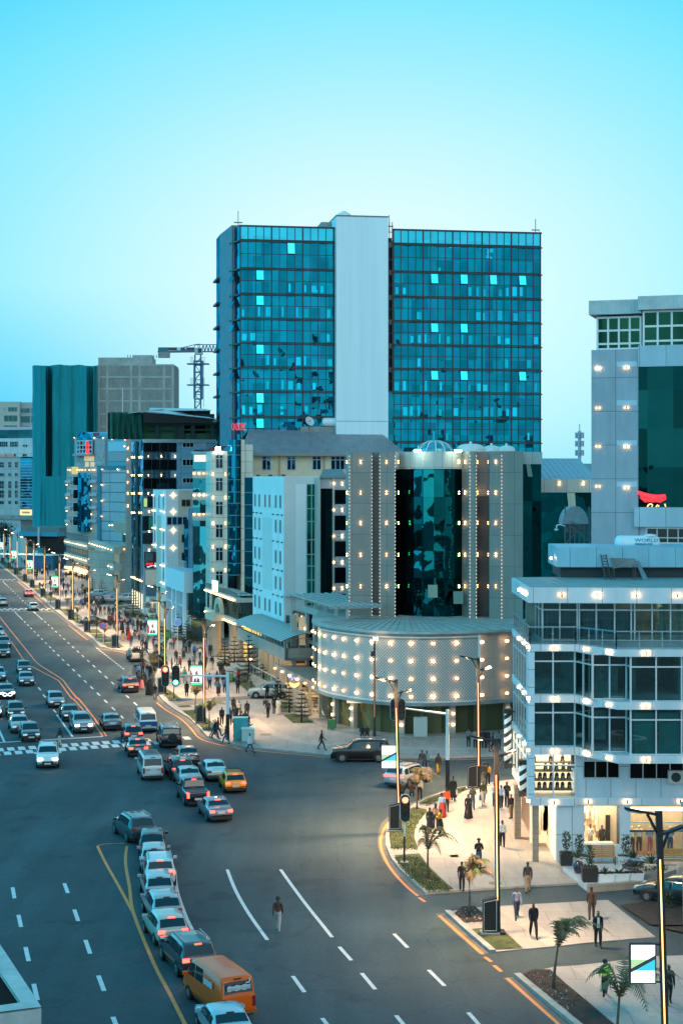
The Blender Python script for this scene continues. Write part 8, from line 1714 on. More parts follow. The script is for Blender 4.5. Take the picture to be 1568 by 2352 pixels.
RD,BU,WT=M('sign_redm',(.42,.02,.04),.5),M('sign_bluem',(.03,.12,.38),.5),M('sign_whitem',(.6,.6,.6),.5)
DSG(237.5,1481,1438,.50,'blue no stopping sign with red cross on the kerb lawn',BU,RD,2)
DSG(110.5,1387,1345.5,.52,'round red rimmed white sign on the far kerb lawn',WT,RD)
DSG(408.5,1522,1429,.5,'plain blue round sign between small conifers before the pale shop base',BU,M('sign_blue2',(.05,.2,.5),.5))
for x,y,w,h,d,c,lb in((553,1702,1.25,2.05,.8,(.05,.30,.32),'tall teal utility cabinet at the crossing corner'),(570,1706,1.1,1.25,.8,(.42,.50,.46),'low pale utility cabinet beside the tall teal one')):
 p=P(x,y,.13);t=thing('utility_cabinet',lb,'cabinet',p);m=M('cab_'+lb[:4],c,.5,var=.1,scale=1.5);b=MB();b.box(p+V3((0,0,h/2+.1)),w/2,d/2,h/2-.06);b.B('case',m,t);b=MB();b.box(p+V3((0,0,h+.07)),w/2+.05,d/2+.05,.04);b.B('lid',M('cab_lid_'+lb[:4],tuple(min(1,v*1.5)for v in c),.5),t);b=MB();b.box(p+V3((0,0,.05)),w/2+.06,d/2+.06,.06);b.B('plinth',CONC,t)
 b=MB()
 for sx in(-.24,.24):b.box(p+V3((sx*w,-d/2-.01,h/2+.1)),w*.22,.012,h*.42)
 b.B('door',m,t)
for x,y,lb in((762,1676,'green litter bin at the cafe terrace corner'),(528.5,1566,'green litter bin by the lawn with the big conifer'),(387,1467,'green litter bin beyond the portrait screen'),(131,1322,'small green litter bin on the far pavement'),(166,1341,'green litter bin beside the low lawns of the far shops')):
 p=P(x,y,.13);t=thing('litter_bin',lb,'bin',p);b=MB();b.hexa([p+V3(v)for v in((-.3,-.28,.12),(.3,-.28,.12),(.3,.28,.12),(-.3,.28,.12),(-.36,-.32,.95),(.36,-.32,.95),(.36,.32,.95),(-.36,.32,.95))]);b.B('bin_body',M('bin_green',(.05,.22,.06),.5),t);b=MB();b.box(p+V3((0,0,1.18)),.4,.36,.03)
 for sx in(-.37,.37):b.box(p+V3((sx,0,.6)),.03,.03,.6)
 b.B('bin_frame',DARK,t)
FRD=[M('frond_green',(.07,.11,.035),.7),M('frond_olive',(.15,.125,.05),.75),M('frond_dry',(.20,.14,.075),.8)];TRK=M('palm_trunk',(.14,.095,.065),.9,var=.3,scale=6)
def palm(x,y,h,label,seed,dry=.5,n=13,lean=(0,0),spread=1.,z=.14,crown=1.):
 p=P(x,y,z);rn=random.Random(seed);t=thing('young_palm',label,'palm',p,'young palms along the kerb');h*=1.5;top=p+V3((lean[0],lean[1],h*.40))
 b=MB();b.smooth=True;b.tube([p,p+(top-p)*.5+V3((rn.uniform(-.04,.04),0,0)),top],[.085,.06,.05],8);b.B('trunk',TRK,t);b=MB()
 for k in range(n):
  a=2*PI*k/n+rn.uniform(-.3,.3);up=rn.uniform(.75,1.4);ln=h*rn.uniform(.46,.70)*crown;d=V3((math.cos(a),math.sin(a),0));pts=[];q=top.copy();vel=d*math.cos(up)*spread+V3((.18+lean[0]*.6,0,math.sin(up)*1.15))
  for i in range(9):pts.append(q.copy());q=q+vel*(ln/8);vel=vel+V3((0,0,-.20-.06*rn.random()))
  m=2 if rn.random()<dry else rn.choice([0,0,1]);b.cur=m;b.tube(pts,[.022*(1-i/10)for i in range(9)],4)
  for i in range(1,9):
   for f in(0.,.33,.66):
    c=pts[i-1]+(pts[i]-pts[i-1])*f;dd=(pts[i]-pts[i-1]).normalized();sd=dd.cross(V3((0,0,1))).normalized();w=h*.085*math.sin(PI*min(1,(i+f)/9.3)**.8)*rn.uniform(.75,1.25)
    for sg in(-1,1):
     tip=c+sd*sg*w+dd*w*.75+V3((0,0,-w*rn.uniform(.25,.8)));e=dd*h*.009;b.cur=m if rn.random()<.75 else rn.randrange(3);b.add([c-e,c+e,tip],[(0,1,2)])
 b.B('fronds',FRD,t);return t
palm(1270,2267,3.3,'tallest young palm, leaning right in the nearest flower bed',1,.7,11,(.22,0),.62,.1,1.15);palm(1076,2105,3.3,'droopy dry young palm in the round dark flower bed',2,.75,13,(.03,0),.55,.1,1.05)
palm(1416,2400,3.5,'young palm at the bottom edge with two drooping sprays',3,.7,10,(.1,0),.95,.1,1.1);palm(984,2019,3.0,'green young palm on the lawn below the red traffic light',4,.1,11,(-.05,0),.85,.15,1.2);palm(957,1858,3.0,'young palm on the lawn beside the silver crossover',5,.45,13,(0,0),.8,.15)
palm(480.5,1673,2.9,'green spreading young palm beside the second mast traffic light',6,.2,13,(0,0),1.05,.15);palm(448.5,1637,3.0,'dry brown young palm between the two kerb lawns',7,1.,11,(.05,0),.7,.15);palm(400,1604,2.9,'green young palm under the green traffic signal',8,.1,14,(0,0),.9,.15);palm(353,1567,3.3,'tall pale dry young palm beside the waiting crowd',9,.8,12,(-.15,0),.5,.15)
for i,(x,y,h,d)in enumerate(((222,1462,2.6,.8),(178.5,1428,2.6,.9),(163,1421,2.4,.9),(155,1405,2.6,.85),(117,1386,2.4,.7),(98,1364,2.4,.8),(67,1335,2.6,.9),(46,1326,2.4,.2),(37,1311,2.2,.5),(30,1306,2.2,.5),(241,1476,2.6,.85))):
 palm(x,y,h,'small %s young palm on the avenue kerb lawns, %s counting by distance'%('green' if d<.4 else 'dry',['second','third','fourth','fifth','sixth','seventh','eighth','ninth','tenth','farthest','nearest'][i]),20+i,d,9,(0,0),.75,.15)
NEED=[M('needle_dark',(.018,.035,.022),.85),M('needle_mid',(.035,.06,.032),.85),M('needle_light',(.06,.085,.04),.85)]
def CNF(x,y,h,label,seed,tiers=8,w=.42,z=.14,group='young conifers in the lawns'):
 p=P(x,y,z);rn=random.Random(seed);t=thing('conifer',label,'tree',p,group);b=MB();b.smooth=True;b.tube([p,p+V3((0,0,h))],[h*.022+.02,.012],7);b.B('trunk',M('bark',(.05,.038,.03),.9),t);b=MB()
 for k in range(tiers):
  f=(k+.6)/tiers;zc=h*(.12+.86*f);r=h*w*(1-f)**.85+.08;m=7 if f<.8 else 5;off=rn.uniform(0,6.28)
  for i in range(m):
   a=off+2*PI*i/m+rn.uniform(-.15,.15);d=V3((math.cos(a),math.sin(a),0));L_=r*rn.uniform(.8,1.12);c0=p+V3((0,0,zc));c1_=c0+d*L_*.6+V3((0,0,-L_*.06));c2_=c0+d*L_+V3((0,0,L_*.14));s=V3((-d.y,d.x,0));b.cur=0;b.tube([c0,c1_,c2_],[.03,.022,.01],4,False)
   for q in range(1,10):
    u=q/9.5;c=c0+(c1_-c0)*(u/.6)if u<.6 else c1_+(c2_-c1_)*((u-.6)/.4);wl_=L_*.20*math.sin(PI*min(1,u*.85+.15))+.04
    for sg in(-1,1):
     for vz in(-.25,.25):b.cur=rn.choice([0,1,1,2]);tip=c+s*sg*wl_*rn.uniform(.7,1.2)+d*wl_*.7+V3((0,0,vz*wl_+rn.uniform(-.02,.05)));e=d*(.035+h*.006);b.add([c-e,c+e,tip],[(0,1,2)])
 b.B('foliage',NEED,t);return t
for i,(fn,x,y,h,lb,n,w)in enumerate(((e5,430,1225,5.6,'largest dark conifer on the lawn beside the stone stairs',10,.36),(e5,640,1290,2.6,'small conifer on the lawn right of the big conifer',7,.45),(e5,70,965,3.4,'conifer with open tiers beside the leaning bicycle',7,.34),(e5,215,1005,4.0,'tall open tiered conifer with a warm lamp behind it',7,.36),(e6,1045,225,2.0,'small conifer in front of the parked side on crossover',6,.38),(e6,1155,330,3.0,'middle conifer on the cafe lawns',7,.36),(e6,1280,425,3.3,'conifer on the lawn nearest the cafe tables',7,.34),(e5,860,1480,2.4,'thin conifer standing before the crossover door',6,.35),(c1,1195,700,4.6,'broad dark conifer in the raised bed before the white canopy',9,.42),(c1,915,520,3.4,'conifer by the stone steps of the lamp lined shops',7,.42),(c1,832,500,3.4,'slim conifer left of the conifer by the stone steps',7,.3),(e4,600,580,3.6,'conifer under the plain blue round sign',7,.32),(e4,665,575,3.0,'conifer right of the plain blue round sign',7,.36),(e4,735,640,3.0,'low conifer left of the poster board',7,.5),(e4,815,680,3.2,'broad conifer below the poster board',7,.5),(e3,1215,855,2.0,'small thin conifer beside the man on the garden path',5,.4))):
 CNF(*fn(x,y),h,lb,50+i,n,w)
LEAF=[M('leaf_dark',(.015,.03,.016),.6),M('leaf_mid',(.03,.055,.028),.6),M('leaf_pale',(.09,.12,.06),.7)]
def bush(t,c,rx,rz,n,s,seed,name='foliage',up=0.):
 rn=random.Random(seed);b=MB()
 for k in range(n):
  a,e,r=rn.uniform(0,6.28),rn.uniform(-1,1),rn.random()**.5;q=c+V3((math.cos(a)*rx*r*(1-e*e*.5),math.sin(a)*rx*r*(1-e*e*.5),e*rz));d=V3((rn.uniform(-1,1),rn.uniform(-1,1),rn.uniform(-.3,1)+up)).normalized();u=d.cross(V3((rn.random(),rn.random(),.3))).normalized()*s*.3;b.cur=rn.choice([0,0,1,1,2]if not up else[1,1,2]);b.add([q-u,q+d*s*.5-u*.3,q+d*s,q+u],[(0,1,2,3)])
 return b.B(name,LEAF,t)
def spiky(t,c,n,ln,seed,pal=(1,2),w=.03):
 rn=random.Random(seed);b=MB()
 for k in range(n):
  a=rn.uniform(0,6.28);e=rn.uniform(.15,1.4);d=V3((math.cos(a)*math.cos(e),math.sin(a)*math.cos(e),math.sin(e)));s=V3((-math.sin(a),math.cos(a),0))*w;L_=ln*rn.uniform(.7,1.1);m=c+d*L_*.55;b.cur=rn.choice(pal);b.add([c-s*.6,c+s*.6,m+s,c+d*L_+V3((0,0,-.12*L_)),m-s],[(0,1,2,3,4)])
 return b.B('foliage',LEAF,t)
zt=.42;tp=lambda x,y:P(*g6(x,y),zt)
fz_=1;b=MB();fc=[tp(0,1352),tp(60,1330),tp(860,1322),tp(1500,1322),tp(1500,1420),tp(1330,1420),tp(1030,1545),tp(320,1600)]
b.prism([(q.x,q.y)for q in fc],.02,zt);setting(b.B('forecourt',PANEL('white_marble',(.55,.60,.62),1.2,1.2,(.42,.47,.5),.012,var=.1,rough=.18)));b=MB();q0,q1=tp(318,1604),tp(1040,1550);q2_=tp(1340,1500);b.hexa([(v.x,v.y+dy,z_)for z_ in(.02,zt+.03)for v,dy in((q0,-.12),(q1,-.12),(q1,.2),(q0,.2))]);b.hexa([(v.x,v.y+dy,z_)for z_ in(.02,zt+.0)for v,dy in((q1,-.12),(q2_,-.12),(q2_,.2),(q1,.2))]);tag(b.B('retaining_wall',PANEL('wall_sandstone',(.34,.29,.24),1.1,.3,(.2,.17,.14),.015,var=.2,stagger=.5)),'low sandstone retaining wall under the white marble forecourt','wall')
PB,PW,PG=M('planter_black',(.02,.02,.022),.5),M('planter_white',(.62,.68,.70),.5),M('planter_glaze',(.015,.018,.035),.12,coat=.6)
def PLT(x,y,w,h,d,m,label,plant,seed,z=zt,rot=0.):
 p=P(*g6(x,y),z);p.z=z;t=thing('planter',label,'planter',p,'planters on the shop forecourt');b=MB()
 if m is PG:b.smooth=True;b.lathe(p,[(w*.36,0),(w*.5,h*.35),(w*.52,h*.6),(w*.4,h*.9),(w*.34,h)],18)
 else:b.hexa([p+V3(v)for v in((-w*.44,-d*.44,0),(w*.44,-d*.44,0),(w*.44,d*.44,0),(-w*.44,d*.44,0),(-w/2,-d/2,h),(w/2,-d/2,h),(w/2,d/2,h),(-w/2,d/2,h))])
 b.B('pot',m,t)
 b=MB()
 if m is PG:b.lathe(p+V3((0,0,h-.02)),[(w*.34,0),(.01,.01)],12)
 else:b.box(p+V3((0,0,h+.005)),w*.45,d*.45,.015)
 b.B('soil',SOIL,t);c=p+V3((0,0,h))
 if plant=='bush':
  b=MB();b.tube([c,c+V3((0,0,.8))],.025,6);b.B('stem',MATS['bark'],t);bush(t,c+V3((.02,0,.72)),.30,.52,150,.17,seed);bush(t,c+V3((0,0,.06)),w*.45,.08,40,.12,seed+1,'ground_foliage')
 elif plant=='spiky':spiky(t,c+V3((0,0,.15)),46,.72,seed,(1,2,2),.035)
 elif plant=='agave':spiky(t,c,14,.5,seed,(0,0,1),.05);bush(t,c+V3((0,0,.04)),w*.42,.06,36,.11,seed+1,'ground_foliage')
 elif plant=='mixed':spiky(t,c+V3((0,0,.3)),34,.6,seed,(1,1,2),.03);bush(t,c+V3((0,0,.06)),w*.45,.08,60,.12,seed+1,'ground_foliage')
PLT(40,1335,.78,.75,.7,PB,'black box planter with a dark shrub by the shop entrance','bush',1);PLT(345,1545,.95,.82,.8,PB,'black box planter with a dark shrub at the forecourt front edge','bush',2);PLT(200,1440,.62,.72,.62,PG,'dark glazed round pot with a spiky plant','spiky',3)
PLT(215,1308,1.1,.42,.5,PW,'white trough with a shrub at the wall left of the bench','bush',4);PLT(820,1312,1.1,.45,.5,PW,'white trough with a shrub at the wall right of the bench','bush',5);PLT(546,1545,1.12,.46,.5,PW,'left of the three white troughs on the forecourt front edge, with blades','agave',6);PLT(740,1540,1.12,.46,.5,PW,'middle of the three white troughs on the forecourt front edge','agave',7);PLT(925,1535,1.15,.46,.5,PW,'right of the three white troughs, with a taller spiky plant','mixed',8)
t=thing('raised_bed','brown edged raised flower bed behind the white troughs','flower bed',tp(930,1400));b=MB();q=[tp(772,1372),tp(890,1362),tp(1105,1408),tp(955,1440)];b.prism([(v.x,v.y)for v in q],zt+.0,zt+.22);b.B('bed_edge',M('bed_brown',(.14,.09,.075),.8,var=.3,scale=2),t);bush(t,tp(860,1380)+V3((0,.1,.3)),.5,.12,90,.14,11,'foliage');bush(t,tp(980,1400)+V3((0,.1,.3)),.45,.12,70,.14,12,'foliage');spiky(t,tp(925,1360)+V3((0,0,.5)),40,.75,13,(1,2),.035);b=MB();rn=random.Random(8)
for k in range(30):c=tp(rn.uniform(820,1030),rn.uniform(1365,1410))+V3((0,0,.36));b.box(c,.04,.04,.04,rn.random())
b.B('flower',M('flower_violet',(.16,.03,.2),.7),t)
t=thing('stone_planter_wall','low grey stone planter wall with spiky plants at the driveway','planter',tp(1160,1500));b=MB();q=[tp(990,1460),tp(1010,1530),tp(1330,1520),tp(1480,1470),tp(1480,1400),tp(1180,1415)];b.prism([(v.x,v.y)for v in q],.02,zt+.35);b.B('wall',PANEL('planter_stone',(.26,.24,.22),.9,.3,(.15,.13,.12),.02,var=.25),t);spiky(t,tp(1155,1455)+V3((0,0,.6)),44,.85,15,(1,2),.035);bush(t,tp(1120,1480)+V3((0,0,.42)),.6,.1,60,.14,16);bush(t,tp(1250,1470)+V3((0,0,.42)),.6,.1,60,.14,17)
WOOD=M('bench_wood',(.48,.24,.07),.55,var=.2,scale=3,stretch=(1,8,8))
def bench(xa,xb,y,label,z=zt,dy=0.):
 a,c=P(*g6(xa,y),z),P(*g6(xb,y),z);a.z=c.z=z;a.y=c.y=a.y+dy;t=thing('park_bench',label,'bench',(a+c)/2)
 b=MB()
 for k in range(4):b.box(((a.x+c.x)/2,a.y+.10+k*.11,z+.47),(c.x-a.x)/2,.048,.022)
 b.B('seat',WOOD,t);b=MB()
 for k in range(5):b.box(((a.x+c.x)/2,a.y+.56+k*.025,z+.56+k*.115),(c.x-a.x)/2,.02,.046)
 b.B('backrest',WOOD,t)
 for x in(a.x+.06,c.x-.06):
  b=MB();b.bar((x,a.y+.05,z),(x,a.y+.05,z+.47),.05);b.bar((x,a.y+.05,z+.44),(x,a.y+.6,z+.44),.05);b.bar((x,a.y+.55,z),(x,a.y+.72,z+1.08),.05);b.B('leg',DARK,t)
 b=MB();b.bar(((a.x+c.x)/2,a.y+.6,z+.5),((a.x+c.x)/2,a.y+.74,z+1.06),.05);b.B('brace',DARK,t)
bench(358,688,1330,'slatted wooden bench under the lit shop window',zt,-.2);bench(1300,1640,1395,'slatted wooden bench before the mannequin window at the right edge',zt,.1)
CH=[M('chair_white',(.6,.56,.48),.5),M('chair_red',(.16,.03,.025),.5),M('chair_black',(.015,.015,.016),.5)];TB=[M('table_cream',(.6,.52,.38),.4),M('table_dark',(.06,.035,.03),.4)]
def table(x,y,r,m,label,box=False):
 p=P(*e6(x,y),.13);t=thing('cafe_table',label,'table',p,'cafe tables beside the drum');b=MB()
 if box:b.box(p+V3((0,0,.73)),r,r*.8,.03)
 else:b.lathe(p+V3((0,0,.70)),[(r,0),(r,.05)],16)
 b.B('table_top',m,t);b=MB();b.bar(p,p+V3((0,0,.71)),.07);b.box(p+V3((0,0,.02)),.25,.25,.02);b.B('leg',DARK,t);return p
def chair(p,ang,m,label):
 t=thing('cafe_chair',label,'chair',p,'cafe chairs beside the drum',ang);WL[t.name]=V3()
 b=MB();b.box((0,0,.45),.22,.22,.025);b.B('seat',m,t);b=MB();b.hexa([(-.21,.19,.5),(.21,.19,.5),(.21,.22,.5),(-.21,.22,.5),(-.2,.27,.88),(.2,.27,.88),(.2,.30,.88),(-.2,.30,.88)]);b.B('backrest',m,t)
 for sx in(-.19,.19):
  for sy in(-.19,.19):b=MB();b.bar((sx,sy,0),(sx*.95,sy*.95,.44),.035);b.B('leg',DARK,t)
cx=0
CW=['white','dark red','black']
for i,(x,y,r,m,bx,lb,cm)in enumerate(((1385,205,.75,0,True,'cream cafe table farthest along the arcade',(0,0)),(1430,235,.7,0,True,'cream cafe table second along the arcade',(0,1)),(1410,270,.6,1,False,'dark cafe table between cream ones',(1,1)),(1520,345,.75,1,True,'large dark cafe table near the drum columns',(0,0)),(1600,395,.65,1,True,'dark cafe table nearest the litter bin',(0,2)),(1655,425,.6,1,False,'dark round cafe table right of the litter bin',(2,2)))):
 q=table(x,y,r,TB[m],lb,bx)
 for k,c_ in enumerate(cm):a=[2.2,-1.1][k]+i*.35;chair(q+V3((math.cos(a),math.sin(a)*.8,0))*(r+.25),a-PI/2,CH[c_],'%s cafe chair %s the %s'%(CW[c_],['behind','before'][k],lb))
p=P(*e4(1245,960),.13);t=thing('bicycle','parked bicycle leaning beside the small flower bed and conifer','bicycle',p)
for s in(-.52,.52):
 b=MB();b.tube([p+V3((s+.33*math.cos(2*PI*i/16),0,.34+.33*math.sin(2*PI*i/16)))for i in range(17)],.022,5,False);b.B('wheel',RUB,t)
b=MB();J={k:p+V3(v)for k,v in dict(r=(-.52,0,.34),f=(.52,0,.34),c=(-.08,0,.3),s=(-.2,0,.82),h=(.38,0,.86)).items()}
for a,c in('rc','rs','cs','ch','sh','hf'):b.bar(J[a],J[c],.035)
b.B('frame',M('bike_grey',(.2,.2,.2),.4),t);b=MB();b.box(J['s']+V3((0,0,.06)),.13,.06,.03);b.B('saddle',DARK,t);b=MB();b.bar(J['h']+V3((0,-.25,.1)),J['h']+V3((0,.25,.1)),.03);b.B('handlebar',DARK,t)
fg=FrP(665,164,700,160);t=thing('bar_gate','tall white barred gate beside the cafe terrace','gate',fg.pt(0,0));b=MB();a0,a1=fg.A(663),fg.A(700)
for k in range(13):a=a0+(a1-a0)*k/12;fg.box(b,a-.03,a+.03,.15,2.6,0,.06)
for z in(.25,1.3,2.55):fg.box(b,a0,a1,z-.04,z+.04,-.02,.03)
b.B('bars',M('gate_white',(.5,.46,.42),.5),t)
q=fg.pt(fg.A(676),3.2);t=thing('neon_sign','small neon sign with blue script over an amber bowl at the gate','sign',q);b=MB();b.smooth=True;b.tube([q+V3((-.5+1.0*k/8,-.3,.05-.28*math.sin(PI*k/8)))for k in range(9)],[.05,.12,.16,.18,.18,.18,.16,.12,.05],7);b.B('bowl',EMIT('neon_amber',(1,.6,.12),4),t);b=MB();b.tube([q+V3(v)for v in((-.55,-.3,.55),(-.35,-.3,.75),(-.2,-.3,.35),(0,-.3,.65),(.15,-.3,.35),(.35,-.3,.6))],.05,5);b.B('script',EMIT('neon_blue',(.3,.35,1),3),t)
p=P(1592,2115);p=V3((p.x+.25,p.y-1,0));t=thing('stone_column','round block built stone column at the right edge','column',p);b=MB();b.smooth=True;zt2=PZ(1845,p.y);b.lathe(p,[(1.05,0),(1.05,zt2-.25),(1.12,zt2-.2),(1.12,zt2),(.72,zt2),(.70,zt2-.5)],28);b.B('shaft',PANEL('column_block',(.36,.31,.27),.9,.36,(.16,.13,.12),.02,var=.2,stagger=.5,bump=.4),t)
t=thing('shrub','single low shrub in the dark planting bed at right','plant',P(*c8(1485,350),.1));bush(t,P(*c8(1485,350),.1)+V3((0,0,.4)),.25,.5,60,.25,31)
for i,(x,y,h,r,lb)in enumerate(((3,1262,9,5,'dark broad tree at the left edge beside the pale shed'),(14,1254,8,4,'dark tree second from the left edge beside the pale shed'),(112,1246,6,3,'dark small tree against the netted tower'))):
 p=P(x,y);t=thing('street_tree',lb,'tree',p);b=MB();b.smooth=True;b.tube([p,p+V3((.3,0,h*.35)),p+V3((0,0,h*.7))],[.35,.28,.15],7)
 for k in range(4):a=k*1.6;b.tube([p+V3((0,0,h*.4)),p+V3((math.cos(a)*r*.6,math.sin(a)*r*.6,h*.8))],[.16,.05],5)
 b.B('trunk',MATS['bark'],t);rn=random.Random(70+i);b=MB()
 for k in range(900):
  g_=rn.randrange(7);cxx=V3((math.cos(g_*.9)*r*.55,math.sin(g_*.9)*r*.5,h*(.6+.12*(g_%3))));q=p+cxx+V3((rn.gauss(0,r*.25),rn.gauss(0,r*.25),rn.gauss(0,h*.1)));d=V3((rn.uniform(-1,1),rn.uniform(-1,1),rn.uniform(-.5,.8))).normalized()*.55;u=d.cross(V3((.2,.3,1))).normalized()*.25;b.cur=rn.choice([0,0,1]);b.add([q-u,q+d,q+u],[(0,1,2)])
 b.B('crown',LEAF,t)
b=MB();rn=random.Random(12)
for fn,x,y,rx,n in((e4,960,800,60,60),(e4,900,640,90,90),(e4,250,440,120,70),(e4,330,505,120,80),(e4,560,620,150,90),(e4,1340,1020,130,120),(e3,1150,610,60,60),(e3,900,740,80,50),(e3,820,300,60,60)):
 for k in range(n):
  q=P(*fn(x+rn.uniform(-rx,rx),y+rn.uniform(-14,22)),.15);d=V3((rn.uniform(-.5,.5),rn.uniform(-.5,.5),1)).normalized()*rn.uniform(.15,.45);u=V3((rn.uniform(-1,1),rn.uniform(-1,1),0)).normalized()*.09;b.cur=rn.choice([0,1,1,2]);b.add([q-u,q+d,q+u],[(0,1,2)])
o=b.B('ground_cover',LEAF);o['kind']='stuff'
for i,(fn,pts,z0,z1,lb)in enumerate(((e3,[(1060,655),(1130,640),(1185,680),(1185,740),(1090,720)],.1,1.1,'white block planter wall before the white canopy, left part'),(e3,[(1160,735),(1262,722),(1262,775),(1165,785)],.1,.9,'white block planter wall before the white canopy, right part'))):
 t=thing('planter_wall',lb,'planter',gp(fn,pts[:1])[0]);b=MB();b.prism([(q.x,q.y)for q in gp(fn,pts)],z0,z1);b.B('wall',M('planter_wall_white',(.6,.58,.54),.6),t);c=sum((P(*fn(*q))for q in pts),V3())/len(pts);bush(t,c+V3((0,0,z1+.3)),.9,.4,90,.3,40+i)
def skeleton(pose):
 """joints (x right, y forward, z up) with radii; returns names, points, radii, edges and a region per joint"""
 J={};E=[];st={'walk1':.30,'walk2':-.30,'step1':.17,'step2':-.17}.get(pose,.04);sit=pose=='sit';lo=-.42 if sit else 0
 def j(n,p,r,reg,parent=None):J[n]=(V3(p),r,reg);(E.append((parent,n))if parent else None)
 j('pelvis',(0,0,.96+lo),(.15,.105),'bottom');j('waist',(0,.0,1.12+lo),(.145,.10),'top','pelvis');j('chest',(0,.01,1.32+lo),(.165,.112),'top','waist');j('collar',(0,0,1.43+lo),(.10,.075),'top','chest')
 j('neck',(0,.01,1.50+lo),(.05,.05),'skin','collar');j('skull',(0,.025,1.60+lo),(.070,.082),'skin','neck');j('crown',(0,.015,1.685+lo),(.062,.075),'skin','skull');j('nose',(0,.115,1.595+lo),(.014,.014),'skin','skull')
 for s,n in((-1,'l'),(1,'r')):
  j('ear'+n,(s*.078,.01,1.60+lo),(.014,.02),'skin','skull')
  sw=-s*st*.75
  if sit:kn,an=(s*.12,.42,.52),(s*.12,.44,.09)
  else:f=s*st;kn=(s*.10,f*.62+.04,.50);an=(s*.095,f*1.15-.02,.085+(.06 if f<-.2 else 0))
  j('hip'+n,(s*.09,0,.90+lo),(.092,.098),'bottom','pelvis');j('knee'+n,kn,(.062,.066),'bottom','hip'+n);j('calf'+n,((kn[0]+an[0])/2,(kn[1]+an[1])/2-.015,kn[2]*.6+an[2]*.4),(.055,.058),'bottom','knee'+n);j('ankle'+n,an,(.042,.045),'bottom','calf'+n);j('ball'+n,(an[0]+s*.015,an[1]+.13,max(.03,an[2]-.05)),(.042,.030),'shoe','ankle'+n);j('toe'+n,(an[0]+s*.02,an[1]+.19,max(.028,an[2]-.055)),(.034,.024),'shoe','ball'+n)
  sh=(s*.180,0,1.395+lo)
  if pose=='phone':el,wr=(s*.23,.05,1.13),(s*.08,.24,1.28 if s>0 else 1.18)
  elif pose=='point' and s>0:el,wr=(.36,.14,1.24),(.58,.30,1.34)
  elif sit:el,wr=(s*.24,.06,1.14+lo),(s*.14,.28,1.08+lo)
  else:el,wr=(s*.215,-.03+sw*.30,1.12+lo),(s*.215,.05+sw*.95,.885+lo+abs(sw)*.12)
  j('shoulder'+n,sh,(.060,.060),'top','collar');j('elbow'+n,el,(.043,.043),'top','shoulder'+n);j('wrist'+n,wr,(.028,.030),'arm','elbow'+n)
  d=(V3(wr)-V3(el)).normalized();side=V3((s,0,0))if abs(d.x)<.6 else V3((0,1,0));fw=d.cross(side).normalized()*(-s);pl=V3(wr)+d*.075;j('palm'+n,pl,(.020,.036),'skin','wrist'+n)
  for q,(off,ln)in enumerate(((-.030,.075),(-.010,.085),(.011,.080),(.030,.062))):b0=pl+d*.035+fw*off;j('f%d'%q+n,b0+d*ln*.45,(.0085,.0085),'skin','palm'+n);j('g%d'%q+n,b0+d*ln*.85-side*s*.02*s,(.0075,.0075),'skin','f%d'%q+n)
  tb=V3(wr)+d*.04+fw*.035;j('th'+n,tb+d*.02+fw*.02,(.0095,.0095),'skin','wrist'+n);j('tt'+n,tb+d*.055+fw*.03,(.008,.008),'skin','th'+n)
 return J,E
POSES={}
